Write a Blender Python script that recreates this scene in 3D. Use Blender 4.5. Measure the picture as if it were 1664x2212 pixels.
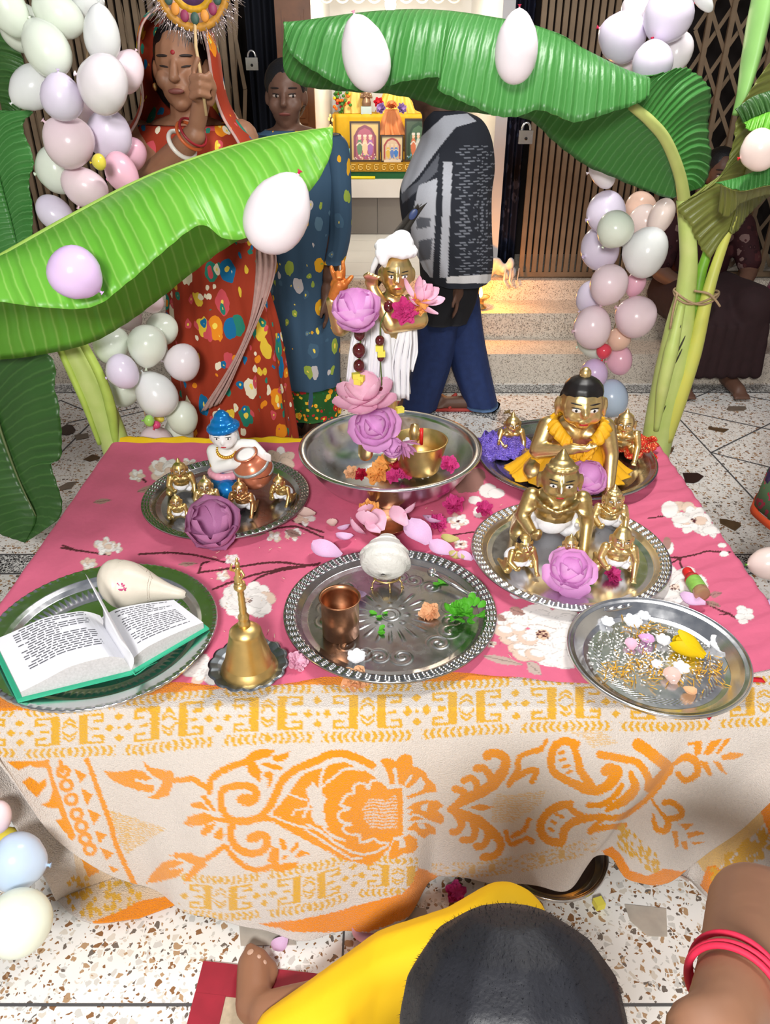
import bpy, bmesh, math, random
import numpy as np
from mathutils import Vector, Matrix, Quaternion, noise as mnoise
from mathutils.bvhtree import BVHTree

for o in list(bpy.data.objects):
    bpy.data.objects.remove(o, do_unlink=True)
C = bpy.context.scene.collection
SC = bpy.context.scene
R = math.radians
rng = random.Random(11)

# ---------------------------------------------------------------- camera, world, light, exposure
F_PX, CX, CY = 1660.0, 832.0, 1106.0
PITCH = R(31.0)
CAM = Vector((0.0, 0.0, 1.45))
cam_data = bpy.data.cameras.new('camera')
cam_data.sensor_fit = 'VERTICAL'
cam_data.sensor_height = 24.0
cam_data.lens = 24.0 * F_PX / 2212.0
cam_data.clip_start = 0.02
cam = bpy.data.objects.new('camera', cam_data)
cam.location = CAM
cam.rotation_euler = (math.pi / 2 - PITCH, 0, 0)
C.objects.link(cam)
SC.camera = cam

world = bpy.data.worlds.new('world')
SC.world = world
world.use_nodes = True
wbg = world.node_tree.nodes['Background']
wbg.inputs[0].default_value = (0.80, 0.86, 1.0, 1)
wbg.inputs[1].default_value = 0.22

def area_light(name, loc, target, size, power, color, size_y=None):
    l = bpy.data.lights.new(name, 'AREA')
    l.energy = power; l.color = color; l.size = size
    if size_y:
        l.shape = 'RECTANGLE'; l.size_y = size_y
    o = bpy.data.objects.new(name, l)
    o.location = loc
    o.rotation_euler = (Vector(target) - Vector(loc)).to_track_quat('-Z', 'Y').to_euler()
    C.objects.link(o)
    return o

def point_light(name, loc, power, color, radius=0.05):
    l = bpy.data.lights.new(name, 'POINT')
    l.energy = power; l.color = color; l.shadow_soft_size = radius
    o = bpy.data.objects.new(name, l)
    o.location = loc
    C.objects.link(o)
    return o

area_light('ceiling_tube_key', (-0.22, -0.95, 2.02), (0.05, 1.6, 0.75), 0.42, 84, (1.0, 0.985, 0.96), 0.35)
area_light('ceiling_tube_hall', (0.6, 1.9, 2.72), (0.5, 2.0, 0.0), 0.9, 34, (1.0, 0.97, 0.93), 0.12)
point_light('shrine_bulb_light', (0.03, 4.95, 1.62), 24, (1.0, 0.86, 0.62), 0.05)
point_light('step_lamp_light', (0.50, 3.98, 0.44), 7, (1.0, 0.33, 0.02), 0.02)
SC.view_settings.view_transform = 'Standard'
SC.view_settings.look = 'None'
SC.view_settings.gamma = 1.0
SC.view_settings.use_curve_mapping = False
SC.view_settings.exposure = 0.1

# ---------------------------------------------------------------- pixel helpers
_cp, _sp = math.cos(PITCH), math.sin(PITCH)
def ray(px, py):
    a = (px - CX) / F_PX
    b = -(py - CY) / F_PX
    return Vector((a, _cp + b * _sp, -_sp + b * _cp))
def atz(px, py, z):
    d = ray(px, py)
    return CAM + d * ((z - CAM.z) / d.z)
def aty(px, py, y):
    d = ray(px, py)
    return CAM + d * (y / d.y)
def depth(p):
    return p[1] * _cp + (CAM.z - p[2]) * _sp
def proj(V):
    V = np.asarray(V, float)
    x = V[:, 0]; y = V[:, 1]; z = V[:, 2] - CAM.z
    d = y * _cp - z * _sp
    u = y * _sp + z * _cp
    return CX + F_PX * x / d, CY - F_PX * u / d
def pxlen(n, p):
    return n * depth(p) / F_PX

def srgb(r, g, b):
    def f(c):
        c = c / 255.0
        return c / 12.92 if c <= 0.04045 else ((c + 0.055) / 1.055) ** 2.4
    return (f(r), f(g), f(b))

# ---------------------------------------------------------------- materials
MATS = {}
def mat(name, color, rough=0.5, metal=0.0, var=0.12, vscale=25.0, bump=0.0, bscale=200.0, sss=0.0, spec=0.5,
        emit=None, estr=0.0, trans=0.0, alpha=1.0, coat=0.0, attr=None, ior=1.45, sheen=0.0, color2=None):
    if name in MATS:
        return MATS[name]
    m = bpy.data.materials.new(name)
    m.use_nodes = True
    nt = m.node_tree
    N = nt.nodes; L = nt.links
    p = N['Principled BSDF']
    tc = N.new('ShaderNodeTexCoord')
    nz = N.new('ShaderNodeTexNoise')
    nz.inputs['Scale'].default_value = vscale
    nz.inputs['Detail'].default_value = 4
    L.new(tc.outputs['Object'], nz.inputs['Vector'])
    mx = N.new('ShaderNodeMix'); mx.data_type = 'RGBA'
    if attr:
        at = N.new('ShaderNodeAttribute'); at.attribute_name = attr
        hs = N.new('ShaderNodeHueSaturation')
        hs.inputs['Value'].default_value = 1 - var
        L.new(at.outputs['Color'], hs.inputs['Color'])
        L.new(at.outputs['Color'], mx.inputs['A'])
        L.new(hs.outputs['Color'], mx.inputs['B'])
    else:
        c = color
        c2 = color2 if color2 else tuple(x * (1 - var * 1.6) for x in c)
        mx.inputs['A'].default_value = (*c, 1)
        mx.inputs['B'].default_value = (*c2, 1)
    L.new(nz.outputs['Fac'], mx.inputs['Factor'])
    L.new(mx.outputs['Result'], p.inputs['Base Color'])
    p.inputs['Roughness'].default_value = rough
    p.inputs['Metallic'].default_value = metal
    p.inputs['IOR'].default_value = ior
    p.inputs['Specular IOR Level'].default_value = spec
    p.inputs['Coat Weight'].default_value = coat
    p.inputs['Sheen Weight'].default_value = sheen
    if sss:
        p.inputs['Subsurface Weight'].default_value = sss
        p.inputs['Subsurface Radius'].default_value = (0.02, 0.012, 0.008)
        p.inputs['Subsurface Scale'].default_value = 0.5
    if trans:
        p.inputs['Transmission Weight'].default_value = trans
    if alpha < 1:
        p.inputs['Alpha'].default_value = alpha
    if emit:
        p.inputs['Emission Color'].default_value = (*emit, 1)
        p.inputs['Emission Strength'].default_value = estr
    if bump:
        b = N.new('ShaderNodeBump')
        b.inputs['Strength'].default_value = bump
        b.inputs['Distance'].default_value = 0.004
        n2 = N.new('ShaderNodeTexNoise')
        n2.inputs['Scale'].default_value = bscale
        n2.inputs['Detail'].default_value = 3
        L.new(tc.outputs['Object'], n2.inputs['Vector'])
        L.new(n2.outputs['Fac'], b.inputs['Height'])
        L.new(b.outputs['Normal'], p.inputs['Normal'])
    MATS[name] = m
    return m

def ramp(N, stops, interp='LINEAR'):
    r = N.new('ShaderNodeValToRGB')
    r.color_ramp.interpolation = interp
    el = r.color_ramp.elements
    while len(el) > 1:
        el.remove(el[-1])
    el[0].position = stops[0][0]; el[0].color = (*stops[0][1], 1)
    for pos, c in stops[1:]:
        e = el.new(pos); e.color = (*c, 1)
    return r

def terrazzo(name, base, chips, scale, density, rough=0.3):
    m = bpy.data.materials.new(name); m.use_nodes = True
    N = m.node_tree.nodes; L = m.node_tree.links; p = N['Principled BSDF']
    tc = N.new('ShaderNodeTexCoord')
    warp = N.new('ShaderNodeTexNoise'); warp.inputs['Scale'].default_value = scale * 0.8
    L.new(tc.outputs['Object'], warp.inputs['Vector'])
    vm = N.new('ShaderNodeVectorMath'); vm.operation = 'MULTIPLY_ADD'
    vm.inputs[1].default_value = (0.010, 0.010, 0.010)
    L.new(warp.outputs['Color'], vm.inputs[0]); L.new(tc.outputs['Object'], vm.inputs[2])
    last = None
    col = None
    for k, (sc, dens) in enumerate(((scale, density), (scale * 2.1, density * 0.7))):
        v = N.new('ShaderNodeTexVoronoi'); v.inputs['Scale'].default_value = sc; v.inputs['Randomness'].default_value = 1.0
        e = N.new('ShaderNodeTexVoronoi'); e.feature = 'DISTANCE_TO_EDGE'; e.inputs['Scale'].default_value = sc
        L.new(vm.outputs[0], v.inputs['Vector']); L.new(vm.outputs[0], e.inputs['Vector'])
        sep = N.new('ShaderNodeSeparateColor'); L.new(v.outputs['Color'], sep.inputs[0])
        r = ramp(N, chips, 'CONSTANT'); L.new(sep.outputs[0], r.inputs[0])
        lt = N.new('ShaderNodeMath'); lt.operation = 'LESS_THAN'; lt.inputs[1].default_value = dens
        L.new(sep.outputs[1], lt.inputs[0])
        gt = N.new('ShaderNodeMath'); gt.operation = 'GREATER_THAN'; gt.inputs[1].default_value = 0.12
        L.new(e.outputs['Distance'], gt.inputs[0])
        mu = N.new('ShaderNodeMath'); mu.operation = 'MULTIPLY'
        L.new(lt.outputs[0], mu.inputs[0]); L.new(gt.outputs[0], mu.inputs[1])
        mx = N.new('ShaderNodeMix'); mx.data_type = 'RGBA'
        if col is None:
            mx.inputs['A'].default_value = (*base, 1)
        else:
            L.new(col, mx.inputs['A'])
        L.new(r.outputs[0], mx.inputs['B']); L.new(mu.outputs[0], mx.inputs['Factor'])
        col = mx.outputs['Result']
    L.new(col, p.inputs['Base Color'])
    p.inputs['Roughness'].default_value = rough
    MATS[name] = m
    return m

def floral(name, base, palette, scale, cover=0.5, rough=0.75, stretch=(1, 1, 1), centre=(0.9, 0.7, 0.1)):
    """printed cloth: scattered round blossoms of the palette's colours on a plain ground"""
    m = bpy.data.materials.new(name); m.use_nodes = True
    N = m.node_tree.nodes; L = m.node_tree.links; p = N['Principled BSDF']
    tc = N.new('ShaderNodeTexCoord')
    mp = N.new('ShaderNodeMapping'); mp.inputs['Scale'].default_value = stretch
    L.new(tc.outputs['Object'], mp.inputs['Vector'])
    nz = N.new('ShaderNodeTexNoise'); nz.inputs['Scale'].default_value = scale * 1.6; nz.inputs['Detail'].default_value = 2
    L.new(mp.outputs[0], nz.inputs['Vector'])
    vm = N.new('ShaderNodeVectorMath'); vm.operation = 'MULTIPLY_ADD'
    vm.inputs[1].default_value = (0.45 / scale,) * 3
    L.new(nz.outputs['Color'], vm.inputs[0]); L.new(mp.outputs[0], vm.inputs[2])
    col = None
    for k, (sc, cov) in enumerate(((scale, cover), (scale * 2.3, cover * 0.8))):
        v = N.new('ShaderNodeTexVoronoi'); v.inputs['Scale'].default_value = sc
        L.new(vm.outputs[0], v.inputs['Vector'])
        sep = N.new('ShaderNodeSeparateColor'); L.new(v.outputs['Color'], sep.inputs[0])
        n = len(palette)
        r = ramp(N, [(i / n, c) for i, c in enumerate(palette)], 'CONSTANT'); L.new(sep.outputs[k], r.inputs[0])
        lt = N.new('ShaderNodeMath'); lt.operation = 'LESS_THAN'; lt.inputs[1].default_value = 0.40
        L.new(v.outputs['Distance'], lt.inputs[0])
        lt2 = N.new('ShaderNodeMath'); lt2.operation = 'LESS_THAN'; lt2.inputs[1].default_value = cov
        L.new(sep.outputs[2], lt2.inputs[0])
        mu = N.new('ShaderNodeMath'); mu.operation = 'MULTIPLY'
        L.new(lt.outputs[0], mu.inputs[0]); L.new(lt2.outputs[0], mu.inputs[1])
        mx = N.new('ShaderNodeMix'); mx.data_type = 'RGBA'
        if col is None: mx.inputs['A'].default_value = (*base, 1)
        else: L.new(col, mx.inputs['A'])
        L.new(r.outputs[0], mx.inputs['B']); L.new(mu.outputs[0], mx.inputs['Factor'])
        c2 = N.new('ShaderNodeMix'); c2.data_type = 'RGBA'
        L.new(mx.outputs['Result'], c2.inputs['A']); c2.inputs['B'].default_value = (*centre, 1)
        l3 = N.new('ShaderNodeMath'); l3.operation = 'LESS_THAN'; l3.inputs[1].default_value = 0.13
        L.new(v.outputs['Distance'], l3.inputs[0])
        m3 = N.new('ShaderNodeMath'); m3.operation = 'MULTIPLY'
        L.new(l3.outputs[0], m3.inputs[0]); L.new(lt2.outputs[0], m3.inputs[1])
        L.new(m3.outputs[0], c2.inputs['Factor'])
        col = c2.outputs['Result']
    L.new(col, p.inputs['Base Color'])
    p.inputs['Roughness'].default_value = rough
    p.inputs['Specular IOR Level'].default_value = 0.2
    MATS[name] = m
    return m

# ---------------------------------------------------------------- objects
def link(o, parent=None):
    C.objects.link(o)
    if parent is not None:
        o.parent = parent
    return o
def tag(o, label=None, cat=None, group=None, kind=None):
    if label: o['label'] = label
    if cat: o['category'] = cat
    if group: o['group'] = group
    if kind: o['kind'] = kind
    return o
def empty(name, loc, rz=0.0, label=None, cat=None, group=None, rot=None, scale=None):
    o = bpy.data.objects.new(name, None)
    o.empty_display_size = 0.03
    o.location = loc
    o.rotation_euler = rot if rot else (0, 0, rz)
    if scale: o.scale = (scale,) * 3
    C.objects.link(o)
    return tag(o, label, cat, group)
def mesh(name, V, Fc, smooth=True, cols=None, uvs=None):
    me = bpy.data.meshes.new(name)
    me.from_pydata([tuple(v) for v in V], [], [tuple(f) for f in Fc])
    me.update()
    if smooth:
        me.polygons.foreach_set('use_smooth', [True] * len(me.polygons))
    if cols is not None:
        a = me.color_attributes.new('Col', 'FLOAT_COLOR', 'POINT')
        arr = np.ones((len(me.vertices), 4), np.float32)
        arr[:, :3] = np.asarray(cols, np.float32)
        a.data.foreach_set('color', arr.ravel())
    if uvs is not None:
        u = me.uv_layers.new(name='UVMap')
        li = np.empty(len(me.loops), np.int32)
        me.loops.foreach_get('vertex_index', li)
        u.data.foreach_set('uv', np.asarray(uvs, np.float32)[li].ravel())
    return me
def obj(name, me, m, parent=None, loc=None, rot=None, scale=None):
    o = bpy.data.objects.new(name, me)
    if m is not None and not me.materials:
        me.materials.append(m)
    if loc is not None: o.location = loc
    if rot is not None: o.rotation_euler = rot
    if scale is not None: o.scale = scale if hasattr(scale, '__len__') else (scale,) * 3
    return link(o, parent)
def dup(o, parent=None, loc=None, rot=None, scale=None):
    c = o.copy(); C.objects.link(c); c.parent = parent
    if loc is not None: c.location = loc
    if rot is not None: c.rotation_euler = rot
    if scale is not None: c.scale = scale if hasattr(scale, '__len__') else (scale,) * 3
    return c
def dup_tree(o, parent=None, **k):
    c = dup(o, parent, **k)
    for ch in list(o.children):
        dup_tree(ch, c)
    return c

class MB:
    """collects shapes for one mesh"""
    def __init__(s): s.V = []; s.F = []
    def add(s, V, Fc):
        n = len(s.V)
        s.V += [Vector(v) for v in V]
        s.F += [tuple(i + n for i in f) for f in Fc]
        return s
    def box(s, c, h, rot=None):
        M = rot if rot is not None else Matrix.Identity(3)
        V = [Vector(c) + M @ Vector((h[0] * a, h[1] * b, h[2] * d)) for a in (-1, 1) for b in (-1, 1) for d in (-1, 1)]
        return s.add(V, [(0, 1, 3, 2), (4, 6, 7, 5), (0, 4, 5, 1), (2, 3, 7, 6), (0, 2, 6, 4), (1, 5, 7, 3)])
    def ell(s, c, r, rot=None, nu=12, nv=8):
        r = (r, r, r) if not hasattr(r, '__len__') else r
        M = rot if rot is not None else Matrix.Identity(3)
        V = [Vector((0, 0, -r[2]))]
        for j in range(1, nv):
            t = math.pi * j / nv - math.pi / 2
            for i in range(nu):
                a = 2 * math.pi * i / nu
                V.append(Vector((r[0] * math.cos(t) * math.cos(a), r[1] * math.cos(t) * math.sin(a), r[2] * math.sin(t))))
        V.append(Vector((0, 0, r[2])))
        Fc = [(0, 1 + (i + 1) % nu, 1 + i) for i in range(nu)]
        for j in range(nv - 2):
            for i in range(nu):
                a = 1 + j * nu + i; b = 1 + j * nu + (i + 1) % nu
                Fc.append((a, b, b + nu, a + nu))
        top = len(V) - 1; base = 1 + (nv - 2) * nu
        Fc += [(base + i, base + (i + 1) % nu, top) for i in range(nu)]
        return s.add([Vector(c) + M @ v for v in V], Fc)
    def lathe(s, prof, seg=32, c=(0, 0, 0), M=None, close=False, sx=1.0, sy=1.0):
        V = []; Fc = []
        for r, z in prof:
            for i in range(seg):
                a = 2 * math.pi * i / seg
                v = Vector((r * math.cos(a) * sx, r * math.sin(a) * sy, z))
                V.append((M @ v if M is not None else v) + Vector(c))
        n = len(prof)
        for j in range(n - 1 + (1 if close else 0)):
            jj = (j + 1) % n
            for i in range(seg):
                k = (i + 1) % seg
                Fc.append((j * seg + i, j * seg + k, jj * seg + k, jj * seg + i))
        if not close:
            if prof[0][0] > 1e-6: Fc.append(tuple(reversed(range(seg))))
            if prof[-1][0] > 1e-6: Fc.append(tuple((n - 1) * seg + i for i in range(seg)))
        return s.add(V, Fc)
    def tube(s, pts, rad, seg=8, cap=True, flat=1.0):
        pts = [Vector(p) for p in pts]
        n = len(pts)
        if not hasattr(rad, '__len__'): rad = [rad] * n
        V = []; Fc = []
        t0 = (pts[1] - pts[0]).normalized()
        up = Vector((0, 0, 1)) if abs(t0.z) < 0.9 else Vector((1, 0, 0))
        x = t0.cross(up).normalized()
        for i, p in enumerate(pts):
            t = (pts[min(i + 1, n - 1)] - pts[max(i - 1, 0)]).normalized()
            x = (x - t * x.dot(t)).normalized()
            y = t.cross(x)
            for k in range(seg):
                a = 2 * math.pi * k / seg
                V.append(p + (x * math.cos(a) + y * math.sin(a) * flat) * rad[i])
        for i in range(n - 1):
            for k in range(seg):
                k2 = (k + 1) % seg
                Fc.append((i * seg + k, i * seg + k2, (i + 1) * seg + k2, (i + 1) * seg + k))
        if cap:
            Fc.append(tuple(reversed(range(seg))))
            Fc.append(tuple((n - 1) * seg + k for k in range(seg)))
        return s.add(V, Fc)
    def cap(s, p0, r0, p1, r1, seg=12):
        """tapered capsule"""
        p0 = Vector(p0); p1 = Vector(p1)
        d = p1 - p0; Ln = max(d.length, 1e-6); t = d / Ln
        pts = []; rad = []
        for k in range(5):
            a = math.pi / 2 * (1 - k / 4)
            pts.append(p0 - t * r0 * math.sin(a)); rad.append(max(r0 * math.cos(a), 1e-4))
        for k in range(5):
            a = math.pi / 2 * (k / 4)
            pts.append(p1 + t * r1 * math.sin(a)); rad.append(max(r1 * math.cos(a), 1e-4))
        up = Vector((0, 0, 1)) if abs(t.z) < 0.9 else Vector((1, 0, 0))
        x = t.cross(up).normalized(); y = t.cross(x)
        V = []; Fc = []
        for p, r in zip(pts, rad):
            for k in range(seg):
                a = 2 * math.pi * k / seg
                V.append(p + (x * math.cos(a) + y * math.sin(a)) * r)
        n = len(pts)
        for i in range(n - 1):
            for k in range(seg):
                k2 = (k + 1) % seg
                Fc.append((i * seg + k, i * seg + k2, (i + 1) * seg + k2, (i + 1) * seg + k))
        Fc.append(tuple(reversed(range(seg)))); Fc.append(tuple((n - 1) * seg + k for k in range(seg)))
        return s.add(V, Fc)
    def chain(s, pts, rad):
        for i in range(len(pts) - 1):
            s.cap(pts[i], rad[i], pts[i + 1], rad[i + 1])
        return s
    def mesh(s, name, smooth=True, **k):
        return mesh(name, s.V, s.F, smooth, **k)
    def build(s, name, m, parent=None, smooth=True, **k):
        return obj(name, s.mesh(name, smooth), m, parent, **k)
    def blob(s, name, voxel, smooth=4, factor=0.5):
        """melt everything into one continuous skin"""
        me = s.mesh(name)
        o = bpy.data.objects.new('tmp', me); C.objects.link(o)
        r = o.modifiers.new('r', 'REMESH'); r.mode = 'VOXEL'; r.voxel_size = voxel; r.use_smooth_shade = True
        if smooth:
            q = o.modifiers.new('s', 'SMOOTH'); q.iterations = smooth; q.factor = factor
        dg = bpy.context.evaluated_depsgraph_get()
        out = bpy.data.meshes.new_from_object(o.evaluated_get(dg))
        out.name = name
        bpy.data.objects.remove(o); bpy.data.meshes.remove(me)
        out.polygons.foreach_set('use_smooth', [True] * len(out.polygons))
        out.materials.clear()
        return out

def cr(pts, n=8, closed=False):
    """Catmull-Rom through points of any dimension"""
    P = [np.array(p, float) for p in pts]
    if closed: P = [P[-1]] + P + [P[0], P[1]]
    else: P = [2 * P[0] - P[1]] + P + [2 * P[-1] - P[-2]]
    out = []
    for i in range(1, len(P) - 2):
        for k in range(n):
            t = k / n
            a, b, c, d = P[i - 1], P[i], P[i + 1], P[i + 2]
            out.append(0.5 * (2 * b + (c - a) * t + (2 * a - 5 * b + 4 * c - d) * t * t + (3 * b - a - 3 * c + d) * t ** 3))
    if not closed: out.append(P[-2])
    return out

def grid_faces(nu, nv, wrap=False):
    Fc = []
    for j in range(nv - 1):
        for i in range(nu - 1 + (1 if wrap else 0)):
            i2 = (i + 1) % nu
            Fc.append((j * nu + i, j * nu + i2, (j + 1) * nu + i2, (j + 1) * nu + i))
    return Fc

def clampz(o, z):
    for c in o.children_recursive:
        if c.type == 'MESH':
            for v in c.data.vertices: v.co.z = max(v.co.z, z - c.location.z)
class Paint:
    """flat print evaluated per vertex from traced outlines"""
    def __init__(s, x, y, base, jit=0.0, seed=1):
        s.x = np.asarray(x, float).copy(); s.y = np.asarray(y, float).copy()
        g = np.random.default_rng(seed)
        if jit:
            s.x += g.normal(0, jit, len(s.x)); s.y += g.normal(0, jit, len(s.y))
        s.c = np.tile(np.array(base, float), (len(s.x), 1))
    def _set(s, idx, m, col, a=1.0):
        k = idx[m]
        s.c[k] = s.c[k] * (1 - a) + np.array(col) * a
    def _box(s, x0, x1, y0, y1):
        return np.nonzero((s.x >= x0) & (s.x <= x1) & (s.y >= y0) & (s.y <= y1))[0]
    def poly(s, P, col, a=1.0, smooth=False, stripes=None):
        if smooth: P = cr(P, 5, True)
        P = np.array(P, float)
        idx = s._box(P[:, 0].min(), P[:, 0].max(), P[:, 1].min(), P[:, 1].max())
        if not len(idx): return
        x = s.x[idx]; y = s.y[idx]; ins = np.zeros(len(idx), bool)
        j = len(P) - 1
        for i in range(len(P)):
            xi, yi = P[i]; xj, yj = P[j]
            if yi != yj:
                c = ((yi > y) != (yj > y)) & (x < (xj - xi) * (y - yi) / (yj - yi) + xi)
                ins ^= c
            j = i
        if stripes:
            per, duty = stripes
            ins &= ((y + 1.2 * np.sin(x * 0.15)) % per) < per * duty
        s._set(idx, ins, col, a)
    def stroke(s, P, w, col, a=1.0, smooth=True):
        if smooth and len(P) > 2: P = cr(P, 5)
        P = np.array(P, float); n = len(P)
        W = np.interp(np.linspace(0, 1, n), np.linspace(0, 1, len(w)), w) if hasattr(w, '__len__') else np.full(n, float(w))
        for i in range(n - 1):
            x0, y0 = P[i]; x1, y1 = P[i + 1]; h = max(W[i], W[i + 1]) / 2
            idx = s._box(min(x0, x1) - h, max(x0, x1) + h, min(y0, y1) - h, max(y0, y1) + h)
            if not len(idx): continue
            dx, dy = x1 - x0, y1 - y0; L2 = dx * dx + dy * dy + 1e-9
            t = np.clip(((s.x[idx] - x0) * dx + (s.y[idx] - y0) * dy) / L2, 0, 1)
            d2 = (s.x[idx] - x0 - t * dx) ** 2 + (s.y[idx] - y0 - t * dy) ** 2
            hw = (W[i] + (W[i + 1] - W[i]) * t) / 2
            s._set(idx, d2 < hw * hw, col, a)
    def ell(s, c, rx, ry, col, rot=0.0, a=1.0):
        r = max(rx, ry)
        idx = s._box(c[0] - r, c[0] + r, c[1] - r, c[1] + r)
        if not len(idx): return
        dx = s.x[idx] - c[0]; dy = s.y[idx] - c[1]
        ca, sa = math.cos(rot), math.sin(rot)
        u = (dx * ca + dy * sa) / rx; v = (-dx * sa + dy * ca) / ry
        s._set(idx, u * u + v * v < 1, col, a)
def TR(ox, oy, sc):
    return lambda P: [(ox + x / sc, oy + y / sc) for x, y in P]

def rot_to(nrm, spin=0.0):
    """rotation matrix taking +Z to nrm"""
    q = Vector((0, 0, 1)).rotation_difference(Vector(nrm).normalized())
    return (q.to_matrix() @ Matrix.Rotation(spin, 3, 'Z'))
TZ = 0.4635           # top of the cloth on the table
# ---------------------------------------------------------------- setting
M_TERR = terrazzo('terrazzo_white', srgb(238, 236, 232), [(0, srgb(140, 100, 66)), (0.2, srgb(178, 146, 112)), (0.42, srgb(205, 203, 198)),
                  (0.66, srgb(112, 102, 94)), (0.8, srgb(216, 208, 196))], 74, 0.40, 0.22)
M_STEP = terrazzo('terrazzo_step', srgb(222, 212, 198), [(0, srgb(150, 138, 124)), (0.4, srgb(196, 184, 168)), (0.7, srgb(128, 118, 108))], 150, 0.4, 0.4)
M_BAND = terrazzo('terrazzo_band', srgb(225, 225, 222), [(0, srgb(25, 25, 28)), (0.6, srgb(70, 70, 72))], 105, 0.75, 0.3)
M_WALL = mat('wall_paint', srgb(226, 222, 212), 0.8, var=0.06, vscale=6)
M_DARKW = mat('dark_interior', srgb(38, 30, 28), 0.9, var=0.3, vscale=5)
M_SHRW = mat('shrine_wall_marble', srgb(222, 224, 228), 0.35, var=0.12, vscale=4)
M_GREYT = mat('grey_tile', srgb(120, 118, 116), 0.35, var=0.12, vscale=5)
M_MARB = mat('white_marble', srgb(225, 226, 228), 0.3, var=0.1, vscale=5)
M_STRIP = mat('divider_dark', srgb(84, 84, 86), 0.5)

def slab(name, x0, x1, y0, y1, z0, z1, m, parent=None, kind='structure'):
    o = MB().box(((x0 + x1) / 2, (y0 + y1) / 2, (z0 + z1) / 2), ((x1 - x0) / 2, (y1 - y0) / 2, (z1 - z0) / 2)).build(name, m, parent, smooth=False)
    if kind: o['kind'] = kind
    return o

floor = slab('floor', -3.2, 3.2, -1.6, 3.70, -0.06, 0.0, M_TERR)
slab('wall_left', -3.3, -3.2, -1.6, 5.0, 0, 2.95, M_WALL)
slab('wall_right', 3.2, 3.3, -1.6, 5.0, 0, 2.95, M_WALL)
slab('wall_front', -3.3, 3.3, -1.7, -1.6, 0, 2.95, M_WALL)
slab('ceiling', -3.3, 3.3, 4.1, 6.1, 2.95, 3.05, M_WALL)
slab('trim_1', -3.2, 3.2, 3.68, 6.1, -0.06, 0.155, M_STEP)['label'] = 'lowest terrazzo step'
slab('trim_2', -3.2, 3.2, 3.93, 6.1, 0.155, 0.285, M_STEP)['label'] = 'middle terrazzo step'
slab('trim_3', -3.2, 3.2, 4.18, 6.1, 0.285, 0.39, M_STEP)['label'] = 'top terrazzo step'
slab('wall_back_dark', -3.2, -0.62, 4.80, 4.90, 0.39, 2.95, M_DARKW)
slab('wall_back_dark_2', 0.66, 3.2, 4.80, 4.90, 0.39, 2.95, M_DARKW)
slab('wall_shrine_left', -0.42, -0.36, 4.36, 6.0, 0.39, 2.95, M_SHRW)
slab('wall_shrine_right', 0.56, 0.62, 4.36, 6.0, 0.39, 2.95, M_SHRW)
slab('wall_shrine_back', -0.42, 0.62, 5.95, 6.0, 0.39, 2.95, M_SHRW)
shf = slab('floor_shrine', -0.36, 0.56, 4.20, 5.95, 0.39, 0.396, M_MARB)
for i in range(3):
    for j in range(4):
        slab('floor_tile', -0.355 + i * 0.305, -0.055 + i * 0.305, 4.25 + j * 0.30, 4.545 + j * 0.30, 0.396, 0.3985, M_MARB, shf, None)

# floor inlays : pieces of the floor
def floor_poly(name, pts, m, zt=0.0022, conv=True):
    P = [atz(x, y, zt) if conv else Vector((x, y, zt)) for x, y in pts]
    n = len(P)
    V = P + [Vector((p.x, p.y, -0.004)) for p in P]
    Fc = [tuple(range(n)), tuple(reversed(range(n, 2 * n)))] + [(i, n + i, n + (i + 1) % n, (i + 1) % n) for i in range(n)]
    o = obj(name, mesh(name, V, Fc, False), m, floor)
    return o
def floor_line(x0, y0, x1, y1, w=0.006, conv=True):
    a = atz(x0, y0, 0) if conv else Vector((x0, y0, 0)); b = atz(x1, y1, 0) if conv else Vector((x1, y1, 0))
    d = (b - a).normalized(); n = Vector((-d.y, d.x, 0)) * w / 2
    floor_poly('divider_strip', [(p.x, p.y) for p in (a + n, a - n, b - n, b + n)], M_STRIP, 0.0018, False)
floor_line(-3.1, 0.717, 3.1, 0.717, 0.0045, False)
floor_line(-0.079, -1.5, -0.079, 2.02, 0.004, False)
floor_line(-3.1, 2.135, 3.1, 2.135, 0.006, False); floor_line(-3.1, 2.025, 3.1, 2.025, 0.006, False)
floor_poly('border_band', [(-3.1, 2.03), (3.1, 2.03), (3.1, 2.13), (-3.1, 2.13)], M_BAND, 0.0015, False)
floor_poly('border_band', [(-3.1, 3.56), (3.1, 3.56), (3.1, 3.66), (-3.1, 3.66)], M_BAND, 0.0015, False)
floor_line(-3.1, 3.555, 3.1, 3.555, 0.006, False)
for L_ in ((1453, 889, 1660, 1112), (1459, 884, 1800, 958), (1537, 978, 1780, 858), (1537, 978, 1700, 1019), (1459, 877, 1543, 842),
           (1543, 842, 1740, 880), (60, 1050, 193, 917), (131, 865, 181, 886), (146, 914, 300, 880), (193, 917, 470, 850), (-60, 960, 131, 865)):
    floor_line(*L_)
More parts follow.
